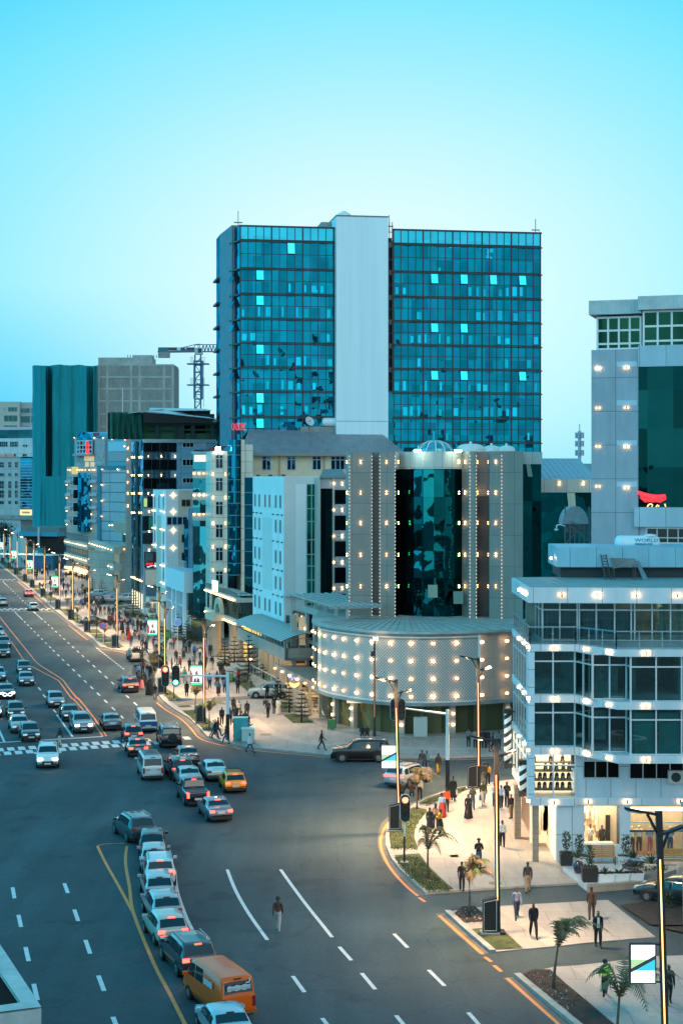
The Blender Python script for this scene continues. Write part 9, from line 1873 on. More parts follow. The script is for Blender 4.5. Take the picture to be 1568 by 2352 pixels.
def pose_meshes(pose):
 if pose in POSES:return POSES[pose]
 J,E=skeleton(pose);names=list(J);idx={n:i for i,n in enumerate(names)}
 me=bpy.data.meshes.new('sk');me.from_pydata([J[n][0]for n in names],[(idx[a],idx[b])for a,b in E],[]);o=bpy.data.objects.new('sk',me);COL.objects.link(o)
 sk=o.modifiers.new('s','SKIN');sk.use_smooth_shade=True;sk.branch_smoothing=.4;su=o.modifiers.new('u','SUBSURF');su.levels=1;su.render_levels=1
 for n,v in zip(names,me.skin_vertices[0].data):v.radius=J[n][1];v.use_root=n=='pelvis'
 me.update();ev=o.evaluated_get(bpy.context.evaluated_depsgraph_get());bm_=bpy.data.meshes.new_from_object(ev);bpy.data.objects.remove(o)
 segs=[(J[a][0],J[b][0],J[b][2],J[a][2],a,b)for a,b in E]
 def region(p):
  best=(9,'top')
  for a,c,rb,ra,na,nb in segs:
   d=c-a;t=max(0,min(1,(p-a).dot(d)/max(d.length_squared,1e-9)));ds=(p-a-d*t).length
   reg=rb if t>.5 else ra
   if nb.startswith('wrist'):reg='arm'
   if nb.startswith('ankle'):reg='bottom' if t<.93 else 'shoe'
   if nb.startswith(('ball','toe')):reg='shoe'
   if nb.startswith(('hip','knee','calf')):reg='bottom'
   if nb=='waist':reg='bottom' if t<.25 else 'top'
   if nb=='neck':reg='skin' if t>.35 else 'top'
   if nb.startswith(('shoulder','elbow')):reg='top'
   if ds<best[0]:best=(ds,reg)
  return best[1]
 regs=[region(p.center)for p in bm_.polygons];vs=[v.co.copy()for v in bm_.vertices];ns=[v.normal.copy()for v in bm_.vertices];fs=[tuple(p.vertices)for p in bm_.polygons]
 def sub(want,off,name):
  sel=[f for f,r in zip(fs,regs)if r in want];used=sorted({i for f in sel for i in f});mp={i:k for k,i in enumerate(used)};m=bpy.data.meshes.new(name);m.from_pydata([vs[i]+ns[i]*off for i in used],[],[tuple(mp[i]for i in f)for f in sel]);m.materials.append(None);m.polygons.foreach_set('use_smooth',[True]*len(sel));m.update();return m
 out={'top':sub(('top','arm'),.016,'top'),'tee':sub(('top',),.016,'top'),'trousers':sub(('bottom',),.014,'trousers'),'shoes':sub(('shoe',),.012,'shoes')}
 def whole(long_sleeve):
  m=bpy.data.meshes.new('person');hz=J['skull'][0].z;v2=[v+n*(.010 if True else 0)for v,n in zip(vs,ns)];m.from_pydata(v2,[],fs)
  for k in range(4):m.materials.append(None)
  mi=[]
  for p,r in zip(bm_.polygons,regs):
   c=p.center;hair=r=='skin' and c.z>hz+.035 and(c.y<.075 or c.z>hz+.085)or(r=='skin' and c.z>hz-.04 and c.y<-.01 and abs(c.x)<.1)
   mi.append(3 if hair else{'skin':0,'top':1,'arm':1 if long_sleeve else 0,'bottom':2,'shoe':3}[r])
  m.polygons.foreach_set('material_index',mi);m.polygons.foreach_set('use_smooth',[True]*len(fs));m.update();return m
 out['whole']=whole(True);out['whole_tee']=whole(False)
 hz=J['skull'][0]
 b=bpy.data.meshes.new('body');b.from_pydata(vs,[],fs);b.materials.append(None);b.materials.append(None)
 eyes=[hz+V3((s*.030,.078,.012))for s in(-1,1)];mouth=hz+V3((0,.082,-.058))
 b.polygons.foreach_set('use_smooth',[True]*len(fs));b.update();out['body']=b
 q=MB();[q.box(e,.011,.012,.006)for e in eyes];q.box(mouth,.022,.010,.005);out['face']=q;out['head']=hz
 POSES[pose]=out;return out
HAIRS={}
def hair_mesh(kind,hz):
 key=(kind,round(hz.z,2))
 if key in HAIRS:return HAIRS[key]
 b=MB();b.smooth=True;n=14;rows=7;vs=[];fs=[]
 full={'short':1.45,'long':1.6,'bun':1.5,'afro':1.75,'cap':1.35,'scarf':2.0}[kind];R={'short':.092,'long':.10,'bun':.094,'afro':.135,'cap':.100,'scarf':.112}[kind]
 c=hz+V3((0,-.012,.045 if kind!='afro' else .055))
 for i in range(rows+1):
  for k in range(n):
   a=2*PI*k/n;front=max(0,math.sin(a));th=full*i/rows*(1-.42*front if kind!='scarf' else 1-.30*front);vs.append(c+V3((math.cos(a)*math.sin(th)*R*.95,math.sin(a)*math.sin(th)*R*1.12,math.cos(th)*R)))
 for i in range(rows):
  for k in range(n):fs.append((i*n+k,(i+1)*n+k,(i+1)*n+(k+1)%n,i*n+(k+1)%n))
 b.add(vs,fs)
 if kind in('long','scarf'):
  w=.095 if kind=='long' else .15;L_=.30 if kind=='long' else .34
  for i in range(2):pass
  m=9;vs=[]
  for i in range(6):
   t=i/5;ww=.085+(w-.085)*t
   for k in range(m):a=PI+PI*k/(m-1);vs.append(c+V3((math.cos(a)*ww,math.sin(a)*(.085+.03*t)-.01,.03-L_*t)))
  b.add(vs,[(i*m+k,(i+1)*m+k,(i+1)*m+k+1,i*m+k+1)for i in range(5)for k in range(m-1)])
 if kind=='bun':b.lathe(c+V3((0,-.03,.085)),[(.03,0),(.055,.03),(.055,.07),(.03,.10)],10)
 if kind=='cap':b.box(c+V3((0,.12,.035)),.06,.06,.012)
 m_=mesh_of(b,'hair',[None]);HAIRS[key]=m_;return m_
SKIRTS={}
def skirt_mesh(z0,z1,r0,r1):
 k=(z0,z1,r0,r1)
 if k not in SKIRTS:
  b=MB();b.smooth=True;n=18;vs=[];rows=6
  for i in range(rows+1):
   t=i/rows
   for q in range(n):a=2*PI*q/n;r=(r1+(r0-r1)*t**.8)*(1+.07*t*math.sin(a*5));vs.append((math.cos(a)*r*1.1,math.sin(a)*r*.85,z1+(z0-z1)*t))
  b.add(vs,[(i*n+q,(i+1)*n+q,(i+1)*n+(q+1)%n,i*n+(q+1)%n)for i in range(rows)for q in range(n)]);SKIRTS[k]=mesh_of(b,'skirt',[None])
 return SKIRTS[k]
CLOTH=dict(black=(.010,.010,.012),charcoal=(.028,.028,.032),navy=(.014,.022,.05),white=(.60,.60,.58),cream=(.46,.40,.32),grey=(.17,.17,.18),lightgrey=(.33,.33,.34),khaki=(.27,.19,.12),tan=(.35,.23,.14),brown=(.07,.035,.025),maroon=(.06,.012,.018),red=(.34,.025,.03),orange=(.50,.075,.02),mustard=(.46,.24,.02),yellow=(.56,.36,.03),neon=(.42,.80,.04),blue=(.04,.12,.34),lightblue=(.22,.36,.52),denim=(.04,.09,.16),teal=(.03,.17,.19),green=(.03,.09,.04),pink=(.45,.16,.18),olive=(.05,.055,.025),camo=(.09,.10,.07),floral=(.16,.19,.30))
SKIN=[M('skin_deep',(.055,.028,.018),.55),M('skin_brown',(.09,.047,.028),.55),M('skin_warm',(.13,.07,.042),.55)];HAIR=M('hair_black',(.008,.007,.007),.6)
def slotmat(o,i,m):o.material_slots[i].link='OBJECT';o.material_slots[i].material=m
used_labels={}
def cloth(c):return M('cloth_'+c,CLOTH[c],.85,var=.5 if c in('floral','camo')else .12,scale=14 if c in('floral','camo')else 5)
def PRS(at,head,pose,top,bottom,label,hair='short',dress=None,near=False,h=1.72,z=.13,group=None,haircol=None,seed=0,tee=False,shoe='black'):
 p=P(*at,z);M_=pose_meshes(pose);s=h/1.76;sk=SKIN[seed%3];rz=-math.radians(head);hc=cloth(haircol)if haircol else HAIR
 o=put('person',M_['body' if near else('whole_tee' if tee else 'whole')],None,p);o.rotation_euler=(0,0,rz);o.scale=(s,s,s);tag(o,label,'person',group)
 def ch(nm,me,m,i=0):c=put(nm,me,o);slotmat(c,i,m);return c
 if near:
  slotmat(o,0,sk);ch('top',M_['tee' if tee else 'top'],cloth(top))
  if not(dress and dress[0]=='long'):ch('trousers',M_['trousers'],cloth(bottom))
  ch('shoes',M_['shoes'],cloth(shoe));ch('hair' if hair!='scarf' else 'headscarf',hair_mesh(hair,M_['head']),hc)
  if not isinstance(M_['face'],bpy.types.Mesh):M_['face']=mesh_of(M_['face'],'face',[M('face_dark',(.012,.008,.007),.4)])
  put('face',M_['face'],o)
 else:
  for i,m in enumerate((sk,cloth(top),cloth(bottom),hc if haircol else HAIR)):slotmat(o,i,m)
  if hair in('scarf','long','afro'):ch('headscarf' if hair=='scarf' else 'hair',hair_mesh(hair,M_['head']),hc)
 if dress:ch('dress' if dress[0]=='long' else 'skirt',skirt_mesh(*{'long':(.06,1.10,.30,.135),'skirt':(.50,1.04,.21,.15),'midi':(.28,1.06,.24,.145),'robe':(.05,1.42,.33,.17)}[dress[0]]),cloth(dress[1]))
 return o
def bag(at,dx,z,w,h,col,label,strap=True,zb=.13):
 p=P(*at,zb)+V3((dx,-.06,z));t=thing('handbag',label,'bag',p);b=MB();b.hexa([p+V3(v)for v in((-w/2,-.05,-h),(w/2,-.05,-h),(w/2,.05,-h),(-w/2,.05,-h),(-w*.4,-.03,0),(w*.4,-.03,0),(w*.4,.03,0),(-w*.4,.03,0))]);b.B('pouch',cloth(col),t)
 b=MB();b.tube([p+V3((-w*.3,0,0)),p+V3((-w*.15,0,.10)),p+V3((w*.15,0,.10)),p+V3((w*.3,0,0))],.012,5);b.B('handle',cloth(col),t)
B_=180;n1=dict(near=True)
G1='pedestrians on the near corner pavement'
PRS(c6(490,495),-10,'walk1','charcoal','denim','person in a dark coat and jeans crossing the side street, tallest of the pair',seed=0,z=0,h=1.85,**n1);PRS(c6(540,490),10,'walk2','blue','denim','person in a blue jacket with a backpack beside the taller one in a dark coat',seed=1,z=0,**n1);PRS(c6(660,516),0,'walk1','charcoal','mustard','person in yellow trousers and a dark top crossing the side street','long',seed=2,z=0,**n1)
q=P(*c6(664,516),0);t=thing('backpack','small black backpack on the person in yellow trousers','bag',q+V3((0,-.17,1.15)));b=MB();b.smooth=False;b.box(q+V3((0,-.17,1.18)),.13,.07,.19);b.B('pack',cloth('black'),t);b=MB();[b.box(q+V3((s*.08,-.09,1.30)),.02,.02,.10)for s in(-1,1)];b.B('strap',cloth('black'),t)
q=P(*c6(548,490),0);t=thing('backpack','blue backpack on the person in the blue jacket','bag',q+V3((.05,-.17,1.15)));b=MB();b.box(q+V3((.04,-.18,1.2)),.15,.08,.21);b.B('pack',cloth('teal'),t);b=MB();[b.box(q+V3((s*.08,-.09,1.34)),.02,.02,.10)for s in(-1,1)];b.B('strap',cloth('black'),t)
PRS(c6(1138,626),12,'stand','charcoal','khaki','person in a dark hoodie and khaki trousers beside the lamp cabinet',seed=0,group=G1,h=1.8,**n1);PRS(c6(1176,626),8,'step1','mustard','black','person in a yellow top walking beside the one in a dark hoodie','long',seed=2,group=G1,**n1)
PRS(c6(815,797),4,'step2','black','black','person in a long black coat carrying a white bag up the pavement','bun',('midi','black'),seed=1,group=G1,h=1.8,**n1);bag(c6(850,797),-.02,.80,.22,.3,'white','white carrier bag held by the person in the long black coat')
PRS(c6(745,922),2,'step1','orange','black','person in an orange hoodie and black trousers',seed=0,group=G1,h=1.82,**n1);PRS(c6(697,968),-4,'step2','lightblue','red','person in a denim jacket and a long red skirt','afro',('long','red'),seed=2,group=G1,**n1)
PRS(c6(1130,836),180,'walk1','olive','cream','person in a dark green jacket and cream trousers with a blue bag',seed=1,group=G1,h=1.78,**n1);bag(c6(1098,806),0,.55,.2,.42,'blue','bright blue carrier bag held by the person in cream trousers')
PRS(c6(1018,886),178,'phone','camo','denim','person in a grey patterned top and pale jeans looking at a phone','long',seed=2,group=G1,**n1);PRS(c6(972,978),176,'step1','black','black','person in a long flowing black dress walking towards us','long',('long','black'),seed=2,group=G1,**n1)
PRS(c6(1246,847),180,'phone','white','denim','person in a white top under an open dark jacket, left of the lamp post','long',seed=2,group=G1,**n1);PRS(c6(1316,876),0,'walk1','lightblue','charcoal','person in a light blue shirt walking away right of the lamp post',seed=0,group=G1,**n1);PRS(c6(1374,847),180,'phone','charcoal','black','person in a black open jacket facing us near the corner building',seed=1,group=G1,h=1.78,**n1)
PRS(c6(1420,980),-30,'stand','charcoal','khaki','person in a grey hoodie leaning by the lit stone pier',seed=0,group=G1,h=1.75,**n1);PRS(c6(1328,1281),5,'walk2','white','black','person in a white shirt and black trousers half behind the lamp post',seed=1,group=G1,h=1.78,**n1)
PRS(c6(1082,1496),180,'phone','black','denim','person in a black tee shirt and blue jeans with a hand to the face','afro',seed=1,group=G1,h=1.82,tee=True,**n1);PRS(c6(905,1736),6,'step2','black','black','person in all black with a black handbag near the driveway edge',seed=0,group=G1,h=1.72,tee=True,**n1);bag(c6(945,1736),.0,1.05,.24,.2,'black','black handbag of the person dressed in all black')
PRS(c6(570,1127),170,'stand','charcoal','black','person in a dark patterned dress with a yellow bag','long',('midi','charcoal'),seed=0,group=G1,**n1);bag(c6(560,1105),0,.55,.28,.26,'mustard','yellow bag held by the person in a dark patterned dress');PRS(c6(630,1082),20,'stand','tan','charcoal','person in a tan top with dark trousers in the chatting group','long',seed=1,group=G1,**n1);PRS(c6(680,1140),-60,'phone','mustard','black','person in a mustard top and black skirt in the chatting group','long',('midi','black'),seed=2,group=G1,**n1);bag(c6(692,1118),.02,.62,.3,.28,'tan','tan handbag of the person in the mustard top')
PRS(c6(385,770),0,'sit','brown','charcoal','person in a brown jacket crouched on the kerb by the palm','afro',seed=0,z=.05,group=G1,**n1);PRS(c6(465,782),10,'step1','cream','black','person in a beige jacket behind the palm near the silver crossover',seed=1,z=0,**n1)
PRS(c6(285,770),-5,'sit','charcoal','black','person seated on the kerb edge behind the street lamp',seed=2,z=.05,**n1)
G2='pedestrians on the lower pavement'
PRS(c8(623,261),4,'step1','charcoal','khaki','person in a dark jacket and khaki trousers at the driveway kerb',seed=0,z=.05,group=G2,h=1.8,**n1);PRS(c8(556,418),178,'walk1','floral','navy','person in a blue floral top and navy leggings',seed=2,z=.06,group=G2,**n1);PRS(c8(658,533),176,'walk2','black','black','person in a black suit striding towards us','short',None,True,1.85,.06,G2,seed=0)
PRS(c8(1010,428),10,'walk1','brown','brown','person in a brown suit walking away',seed=0,z=.06,group=G2,h=1.82,**n1);PRS(c8(1050,588),182,'step2','black','black','person in a black blazer over a white shirt beside the one in brown',seed=1,z=.03,group=G2,h=1.85,**n1)
q=P(*c8(1050,588),.03);t=thing('shirt_front','white shirt front of the person in the black blazer','shirt',q);b=MB();b.hexa([q+V3(v)for v in((-.07,-.145,1.0),(.07,-.145,1.0),(.07,-.10,1.0),(-.07,-.10,1.0),(-.05,-.145,1.5),(.05,-.145,1.5),(.05,-.08,1.5),(-.05,-.08,1.5))]);bpy.data.objects.remove(t)
sh=b.B('shirt_front',cloth('white'));pr=[o for o in COL.objects if o.get('label','').startswith('person in a black blazer')][0];sh.parent=pr;sh.matrix_parent_inverse=Matrix.LocRotScale(pr.location,pr.rotation_euler,pr.scale).inverted()
PRS(c8(1092,893),2,'walk1','neon','black','person in a neon yellow top walking up the lower pavement','afro',seed=1,z=.06,group=G2,**n1);PRS(c8(1480,934),182,'step1','black','black','person in a black open shirt right of the flag advert screen',seed=0,z=.06,group=G2,h=1.8,**n1)
PRS(c5(645,668),4,'walk2','brown','lightgrey','person in a dark hoodie and grey joggers alone on the open road','afro',seed=0,z=0,h=1.85,shoe='white',**n1)
PRS(c2(538,867),-55,'walk1','charcoal','cream','person with long hair and pale trousers striding over the crosswalk','long',seed=1,z=0,h=1.72,**n1)
PRS(c7(135,942),100,'walk1','maroon','charcoal','person in a maroon vest walking along the kerb before the drum',seed=0,h=1.78,**n1)
G3='people waiting by the mall entrance'
for x,y,c,d,lb in((385,436,'grey','black','in a grey shirt, leftmost of those waiting'),(470,448,'tan','black','in a tan shirt, second of those waiting'),(545,452,'charcoal','charcoal','in charcoal beside the lamp post, third of those waiting'),(580,452,'black','black','in black, fourth of those waiting'),(626,452,'navy','black','in navy, fifth of those waiting'),(765,470,'grey','charcoal','in a grey jacket, rightmost of those waiting')):PRS(g5(x,y),175 if y%4 else 20,'stand',c,d,'person %s at the mall entrance'%lb,seed=int(x),group=G3,**n1)
PRS(g5(690,500),80,'walk2','charcoal','black','person striding past those waiting at the mall entrance',seed=1,group=G3,**n1);PRS(g5(885,405),200,'stand','black','cream','person in a black top with long hair close to the lit barber pole','long',seed=1,group=G3,**n1)
PRS(c7(390,872),180,'sit','charcoal','black','person in grey seated on the mall steps, left one',seed=0,z=.1,**n1);PRS(c7(419,872),180,'sit','brown','black','person in brown seated on the mall steps, right one',seed=1,z=.1,**n1)
fzx=Fr((11.75,100.),(1,0))
for i,(x,k,hd,tp_,bt,hr,lb)in enumerate(((1348,-3.0,0,'black','cream','long','person with long black hair at the back of the lit shop'),(1366,-2.0,160,'white','cream','short','person in a white shirt at the lit shop counter'),(1392,-1.7,-20,'charcoal','black','short','person in a dark jacket with red print inside the lit shop'),(1341,-2.2,90,'tan','brown','short','person in tan at the left edge of the lit shop window'))):
 q=fzx.pt(fzx.A(x),.45,k);o=PRS((784,1500),hd,'phone' if i==1 else 'stand',tp_,bt,lb,hr,seed=i,near=True);o.location=(q.x*(1+0),q.y,.35)
G4='people on the plaza at the crossing'
L4=[(120,167,180,'stand','black','black','in a short black dress facing us under the traffic mast','long',('skirt','black')),(215,87,10,'step1','navy','navy','in navy walking away beside the portrait screen','short',None),(262,84,185,'stand','brown','brown','in brown just behind the portrait screen','short',None),(350,90,0,'stand','blue','black','in a bright blue shirt seen from behind','short',None),(440,162,0,'step2','teal','maroon','in a teal top and rust red skirt','long',('midi','maroon')),(503,135,0,'walk1','blue','black','in a royal blue jacket beside the mast pole','short',None),(635,135,178,'step1','black','black','in black by the lawn edge walking towards us','short',None),(762,152,200,'stand','camo','camo','in camouflage by the parked crossover','short',None),(930,190,190,'stand','black','black','in black standing before the parked crossover','short',None),(915,347,20,'stand','black','lightgrey','in a black top and pale trousers talking near the lawn','short',None),(940,382,-15,'step1','charcoal','black','in charcoal walking by the cafe lawn','short',None),(1005,342,170,'stand','black','black','in black at the lawn corner next to the white shawl','short',None),(1046,348,190,'stand','white','khaki','wrapped in a white shawl and headscarf at the lawn','scarf',('long','cream')),(475,452,180,'stand','charcoal','black','in a dark jacket holding a yellow bag left of the mast','short',None),(558,462,175,'step1','denim','black','in a denim jacket and black trousers right of the mast','short',None),(615,440,190,'stand','charcoal','black','in a dark floral top and long black skirt','long',('long','black')),(592,335,180,'stand','black','black','in a black jacket over white behind the long black skirt','short',None),(648,380,170,'walk2','cream','olive','in a beige jacket carrying a green bag','short',None),(730,388,180,'stand','black','black','in a long black coat in the middle of the plaza','short',None),(708,500,20,'stand','charcoal','grey','in grey behind the utility cabinets','short',None),(664,500,-30,'stand','black','black','in a black cap half behind the tall teal cabinet','cap',None),(733,520,10,'stand','black','charcoal','in a black hat and coat right of the teal cabinet','cap',None),(600,592,90,'stand','charcoal','black','in dark clothes leaning at the teal cabinet','short',None),(408,598,95,'walk1','black','charcoal','in black striding along the kerb','short',None),(388,586,90,'walk2','lightblue','grey','in a light blue shirt behind the one striding in black','short',None),(436,565,100,'walk1','brown','charcoal','in brown beside the light blue shirt','short',None),(745,592,85,'point','floral','navy','in a patterned shirt stretching out an arm','short',None)]
for i,(x,y,hd,ps,tp_,bt,lb,hr,dr)in enumerate(L4):PRS(e6(x,y),hd,ps,tp_,bt,'person '+lb,hr,dr,True,1.68+.05*(i%4),.13,G4,None if hr!='scarf' else 'white',i)
PRS(e6(515,652),-90,'walk1','maroon','denim','person in a dark red jacket and jeans stepping off the kerb',seed=0,z=.02,**n1);o=PRS(e6(755,737),95,'walk2','white','denim','person draped in a white shawl walking on the road by the kerb',seed=1,z=0,dress=None,**n1);c_=put('shawl',skirt_mesh(.85,1.46,.27,.15),o);slotmat(c_,0,cloth('white'))
bag(e6(475,430),0,.72,.34,.28,'mustard','yellow bag held in front by the person in a dark jacket');bag(e6(668,366),.05,.55,.22,.3,'green','green carrier bag of the person in the beige jacket')
def CRD(fn,rows,where,group,z=.13):
 for i,r in enumerate(rows):
  x,y,hd,ps,tp_,bt=r[:6];hr=r[6]if len(r)>6 else 'short';dr=r[7]if len(r)>7 else None;ex=r[8]if len(r)>8 else ''
  lb='person in %s %s %s'%(ex or('%s top and %s %s'%(tp_,bt,'skirt' if dr else 'trousers')),where,'')
  lb=' '.join(lb.split());lb=lb.replace('person in a ','person in ');n=used_labels.get(lb,0);used_labels[lb]=n+1
  if n:lb+=', '+['','second one','third one','fourth one','fifth one','sixth one'][n]
  PRS(fn(x,y),hd,ps,tp_,bt,lb,hr,dr,False,1.64+.05*((i*7)%5),z,group,r[9]if len(r)>9 else None,i)
GA='pedestrians along the avenue pavement'
CRD(e4,[(110,772,180,'step1','teal','blue'),(220,767,180,'step2','charcoal','lightgrey'),(338,792,175,'walk1','white','black'),(386,785,0,'walk2','lightblue','navy'),(485,777,180,'step1','white','denim'),(530,773,185,'step2','orange','denim'),(698,822,180,'stand','maroon','maroon','scarf',('robe','maroon'),'a sweeping maroon robe','maroon'),(775,822,180,'stand','navy','navy','short',None,'a navy blazer over white'),(855,902,0,'stand','blue','black'),(568,990,0,'walk1','black','navy','short',None,'a black jacket with a white belt'),(500,1099,90,'stand','denim','navy'),(1098,882,190,'stand','charcoal','black','short',None,'a dark suit near the columns'),(1150,880,170,'stand','camo','black'),(780,1124,180,'walk1','black','black','long'),(846,1062,175,'step1','grey','denim'),(940,1108,0,'stand','cream','black'),(988,1108,5,'step2','lightgrey','denim'),(1130,1098,0,'walk1','navy','cream'),(700,1265,180,'step1','lightgrey','black','long'),(860,1215,180,'stand','charcoal','denim'),(1000,1480,10,'step2','grey','denim'),(1215,1362,180,'stand','black','black','short',None,'a wide black coat'),(1310,1292,185,'stand','brown','black','long',('midi','black')),(1265,1190,0,'stand','charcoal','charcoal'),(1240,720,0,'stand','navy','black')],'above the traffic mast',GA)
CRD(e4,[(50,1152,0,'stand','red','charcoal','long'),(122,1220,180,'stand','navy','lightblue'),(165,1245,185,'stand','black','black'),(215,1240,180,'stand','brown','cream'),(20,1200,100,'stand','denim','navy'),(35,1392,0,'stand','charcoal','pink','scarf',('long','pink'),'a long pink skirt','black'),(72,1360,20,'stand','black','black','short',('long','black')),(-18,1240,160,'stand','lightblue','navy'),(-60,1215,180,'stand','black','black','short',None,'a dark coat at the crowd edge'),(-88,1250,175,'stand','grey','black','long',('long','grey')),(-10,1310,200,'stand','camo','navy'),(135,1492,0,'stand','black','black','scarf',('robe','black'),'a black robe at the kerb, left one','black'),(172,1485,10,'stand','charcoal','black','scarf',('robe','charcoal'),'a charcoal robe at the kerb, right one','black'),(240,1556,0,'step1','black','denim')],'in the roadside crowd','people waiting beside the road',.02)
CRD(e4,[(270,960,10,'stand','charcoal','black','short',None,'a white collar and dark vest'),(328,1062,0,'stand','black','black','long',('long','black')),(385,1000,180,'stand','black','navy'),(70,502,0,'step1','charcoal','denim'),(45,632,0,'walk1','lightgrey','grey'),(115,392,0,'stand','black','black','short',None,'a black suit on the garden path'),(15,490,180,'step2','brown','black')],'beside the avenue lamps',GA)
for i,(x,y,c)in enumerate(((1205,1040,'black'),(1228,1035,'charcoal'),(1250,1032,'navy'),(1270,1062,'camo'))):
 o=PRS(c1(x,1090),190,'sit',c,'black','person in %s seated in the bed of the pale pickup'%c,seed=i,z=.45,group='passengers in the pickup bed');pp=P(*c1(1232,1115));o.location=(pp.x-.55+.36*i,pp.y+1.1+.35*(i%2),.62)
CRD(c1,[(1165,1118,10,'stand','teal','navy'),(1270,1122,0,'stand','charcoal','charcoal')],'standing at the tail of the pale pickup',GA,.02)
CRD(e3,[(52,604,0,'stand','lightblue','khaki'),(125,604,180,'step1','blue','navy'),(160,560,0,'stand','black','black'),(335,718,0,'step2','charcoal','black'),(402,710,180,'walk1','navy','black'),(468,706,0,'walk2','charcoal','tan'),(530,710,0,'step1','maroon','black'),(556,700,175,'step2','lightblue','denim'),(600,722,0,'stand','black','navy','short',None,'a tall black outfit'),(655,704,180,'stand','white','black'),(200,625,180,'stand','cream','orange'),(275,705,0,'stand','lightgrey','black'),(380,575,0,'stand','denim','black'),(300,540,0,'stand','black','black'),(345,530,180,'stand','charcoal','charcoal'),(590,800,200,'stand','black','black','scarf',('robe','black'),'a black robe by the black sedan','black'),(535,862,0,'stand','brown','black'),(575,862,0,'stand','red','black'),(655,850,0,'stand','camo','black')],'around the parked cars',GA)
CRD(e3,[(735,835,0,'stand','white','denim'),(780,925,0,'step1','maroon','lightblue'),(830,962,0,'walk1','black','denim'),(880,865,0,'step2','denim','charcoal'),(800,790,180,'stand','charcoal','black'),(838,795,180,'stand','navy','black'),(915,932,180,'stand','denim','navy'),(738,950,0,'stand','black','black','scarf',('robe','black'),'black with a violet headscarf','pink'),(617,934,180,'walk2','black','charcoal'),(755,1114,180,'stand','black','tan','scarf',('long','tan'),'a black veil over a long tan skirt','black'),(852,1108,180,'stand','red','red','scarf',('robe','red'),'a long red dress and headscarf','red'),(940,1035,0,'step1','white','black'),(985,945,180,'stand','black','black','short',None,'a black blazer over a pale shirt'),(1040,945,175,'stand','charcoal','charcoal','long'),(1092,980,0,'walk1','charcoal','denim'),(1010,1110,0,'walk2','pink','black'),(1066,1105,0,'step2','lightblue','grey'),(1130,864,0,'stand','black','charcoal','short',None,'a black suit beside the raised beds'),(765,720,180,'stand','lightblue','grey')],'on the broad avenue pavement',GA)
q=P(*e3(935,1045),.13);t=thing('suitcase','grey wheeled suitcase pulled along the pavement','suitcase',q);b=MB();b.box(q+V3((0,0,.36)),.22,.14,.28);b.B('shell',cloth('grey'),t);b=MB();[b.bar(q+V3((s*.12,.1,.62)),q+V3((s*.12,.16,.98)),.03)for s in(-1,1)];b.B('handle',DARK,t);b=MB();[b.box(q+V3((s*.16,0,.04)),.03,.05,.04)for s in(-1,1)];b.B('wheel',DARK,t)
CRD(e3,[(80,430,180,'step1','lightgrey','black'),(120,425,0,'stand','khaki','brown'),(160,422,0,'stand','black','black'),(120,330,0,'step2','olive','khaki'),(445,292,200,'stand','black','black','short',None,'a black suit on the raised stone steps'),(210,400,0,'stand','charcoal','navy')],'beyond the parked cars',GA)
CRD(e0,[(1230,1524,0,'walk1','tan','denim'),(1297,1526,0,'walk2','black','khaki'),(1410,1532,0,'step1','navy','cream'),(1472,1532,180,'step2','lightblue','charcoal'),(1335,1392,0,'walk1','red','red'),(1290,1335,0,'step1','white','grey'),(1252,1375,0,'walk2','black','black'),(1095,1482,0,'walk1','black','charcoal'),(1143,1482,0,'step2','charcoal','black'),(1012,1524,180,'step1','white','black'),(1000,1420,0,'stand','tan','brown'),(985,1335,180,'walk1','maroon','maroon'),(1037,1342,0,'step2','charcoal','brown'),(785,1367,180,'stand','navy','grey'),(990,1232,0,'step1','brown','black'),(1245,1260,0,'walk1','charcoal','black'),(1205,1280,180,'stand','navy','black')],'on the far avenue pavement',GA)
CRD(e0,[(942,1112,0,'walk1','red','black'),(705,1092,180,'step1','yellow','black'),(736,1092,0,'stand','charcoal','black'),(790,1082,180,'stand','charcoal','lightgrey'),(830,1077,180,'stand','white','black','long',('midi','black')),(860,1062,0,'stand','navy','black'),(485,897,180,'step2','navy','charcoal'),(430,872,0,'step1','tan','khaki'),(712,970,0,'stand','blue','navy'),(770,920,0,'walk1','charcoal','charcoal'),(545,962,180,'stand','black','black'),(560,905,180,'stand','white','navy'),(978,1000,0,'stand','navy','charcoal'),(632,1075,0,'stand','teal','denim'),(905,990,180,'stand','charcoal','navy'),(1300,1130,0,'stand','red','black'),(1210,1140,0,'stand','teal','grey'),(1150,1180,0,'stand','camo','grey')],'far up the pavement among the lamps',GA)
CRD(e0,[(240,765,180,'step1','navy','black'),(180,800,0,'stand','tan','black'),(155,700,0,'stand','black','black'),(195,740,180,'stand','brown','charcoal'),(265,720,0,'step2','charcoal','navy'),(70,660,0,'stand','charcoal','charcoal'),(130,760,180,'stand','grey','black'),(160,790,0,'step1','olive','black')],'at the farthest end of the pavement',GA)
CRD(f2c,[(260,905,180,'stand','brown','black'),(300,935,180,'stand','white','black'),(350,945,180,'stand','charcoal','black'),(390,950,0,'stand','lightgrey','charcoal'),(425,955,180,'stand','black','black')],'outside the lamp lined shops',GA)
CRD(e5,[(470,940,0,'stand','lightgrey','black','long'),(525,960,0,'stand','brown','black','long')],'at the head of the stone stairs',GA,1.2);CRD(e5,[(880,1080,0,'stand','charcoal','denim'),(930,1090,180,'stand','pink','black')],'on the raised glass walk',GA,1.2)
CRD(e6,[(1310,175,90,'sit','cream','charcoal'),(1335,180,200,'sit','charcoal','black'),(1550,320,180,'sit','black','black')],'seated at the cafe tables',GA)
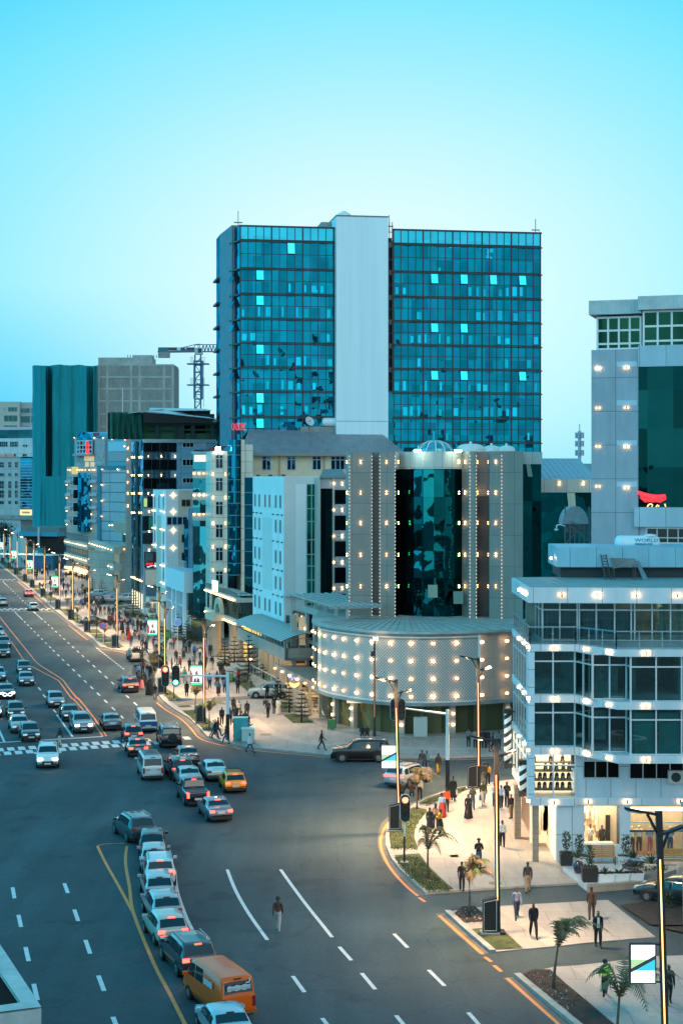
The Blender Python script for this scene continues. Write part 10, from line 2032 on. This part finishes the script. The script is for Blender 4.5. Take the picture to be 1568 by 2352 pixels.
rq=random.Random(21);TP=['black','charcoal','navy','grey','denim','maroon','white','brown','lightblue','olive','tan','red','teal','cream'];BT=['black','charcoal','denim','navy','khaki','grey','brown'];combos=[(a,c)for a in TP for c in BT];rq.shuffle(combos);spots_=[]
while len(spots_)<78:
 u_,v_=rq.choice([rq.uniform(176,262),rq.uniform(200,300),rq.uniform(300,430)]),rq.uniform(32.2,39.5)
 if 246<u_<256 or 296<u_<316 or any((u_-a)**2+(v_-c)**2<1.2 for a,c in spots_):continue
 a_,c_=combos[len(spots_)];spots_.append((u_,v_));w_=uv(u_,v_,.13);sk_=rq.random()<.18
 o=PRS((784,1500),rq.choice([-15,-20,165,160,170,60]),rq.choice(['walk1','walk2','step1','step2','stand']),a_,c_,'person in %s over %s %s, in the stream of walkers along the avenue'%(a_,c_,'skirt' if sk_ else 'trousers'),rq.choice(['short','short','long']),('midi',c_)if sk_ else None,False,rq.uniform(1.6,1.82),.13,GA,None,len(spots_));o.location=w_
MQ=M('mannequin_white',(.60,.52,.44),.4)
for i,(x,h,tp_,bt,lb)in enumerate(((1150,1.80,'white','brown','short white mannequin in a white tee and plaid trousers at the window left end'),(1212,1.85,'white','brown','taller white mannequin in a white tee and plaid trousers, second in the window'),(1305,1.80,'lightblue','pink','white mannequin in a pale blue top and mauve trousers'),(1388,1.82,'white','pink','white mannequin in a white top behind the lamp arm'),(1480,1.80,'lightblue','denim','white mannequin in a pale top and denim shorts beside the stone column'))):
 xd=(2000+x/2.145)/1.7417;q=V3(fzx.pt(fzx.A(xd),.44,-.95));M_=pose_meshes('stand');o=put('mannequin',M_['body'],None,q);o.rotation_euler=(0,0,PI);s=h/1.76;o.scale=(s,s,s);slotmat(o,0,MQ);tag(o,lb,'mannequin','mannequins in the shop window')
 for nm,key,c in(('top','tee',tp_),('trousers','trousers',bt)):ch_=put(nm,M_[key],o);slotmat(ch_,0,M('cloth_plaid',(.10,.06,.05),.8,var=.9,scale=22)if c=='brown' else cloth(c))
wm=None
for r,z in enumerate((4.50,5.08,5.65,6.18)):
 for k in range(7):
  if rnd.random()<.12:continue
  q=V3((12.0+k*.37+rnd.uniform(-.04,.04),100.85,z));
  if wm is None:
   b=MB();b.smooth=True;b.lathe((0,0,0),[(.07,0),(.05,.04),(.045,.12),(.075,.18),(.085,.25),(.07,.33),(.02,.37)],12);b.mat(1);b.lathe((0,.02,0),[(.125,.0),(.13,.12),(.12,.24),(.105,.32),(.06,.39),(.01,.41)],12,1,1,.35,PI-.35);b.lathe((0,.02,.02),[(.12,.20),(.115,.29),(.07,.38),(.01,.40)],12);wm=mesh_of(b,'wig_head',[M('head_form',(.35,.25,.18),.5),HAIR])
  o=put('wig_head',wm,None,q);o.scale=(1.05,1.05,1.05);tag(o,'dark wig on a display head in the lit window bay of the corner building','wig','wigs on display heads in the lit bay')
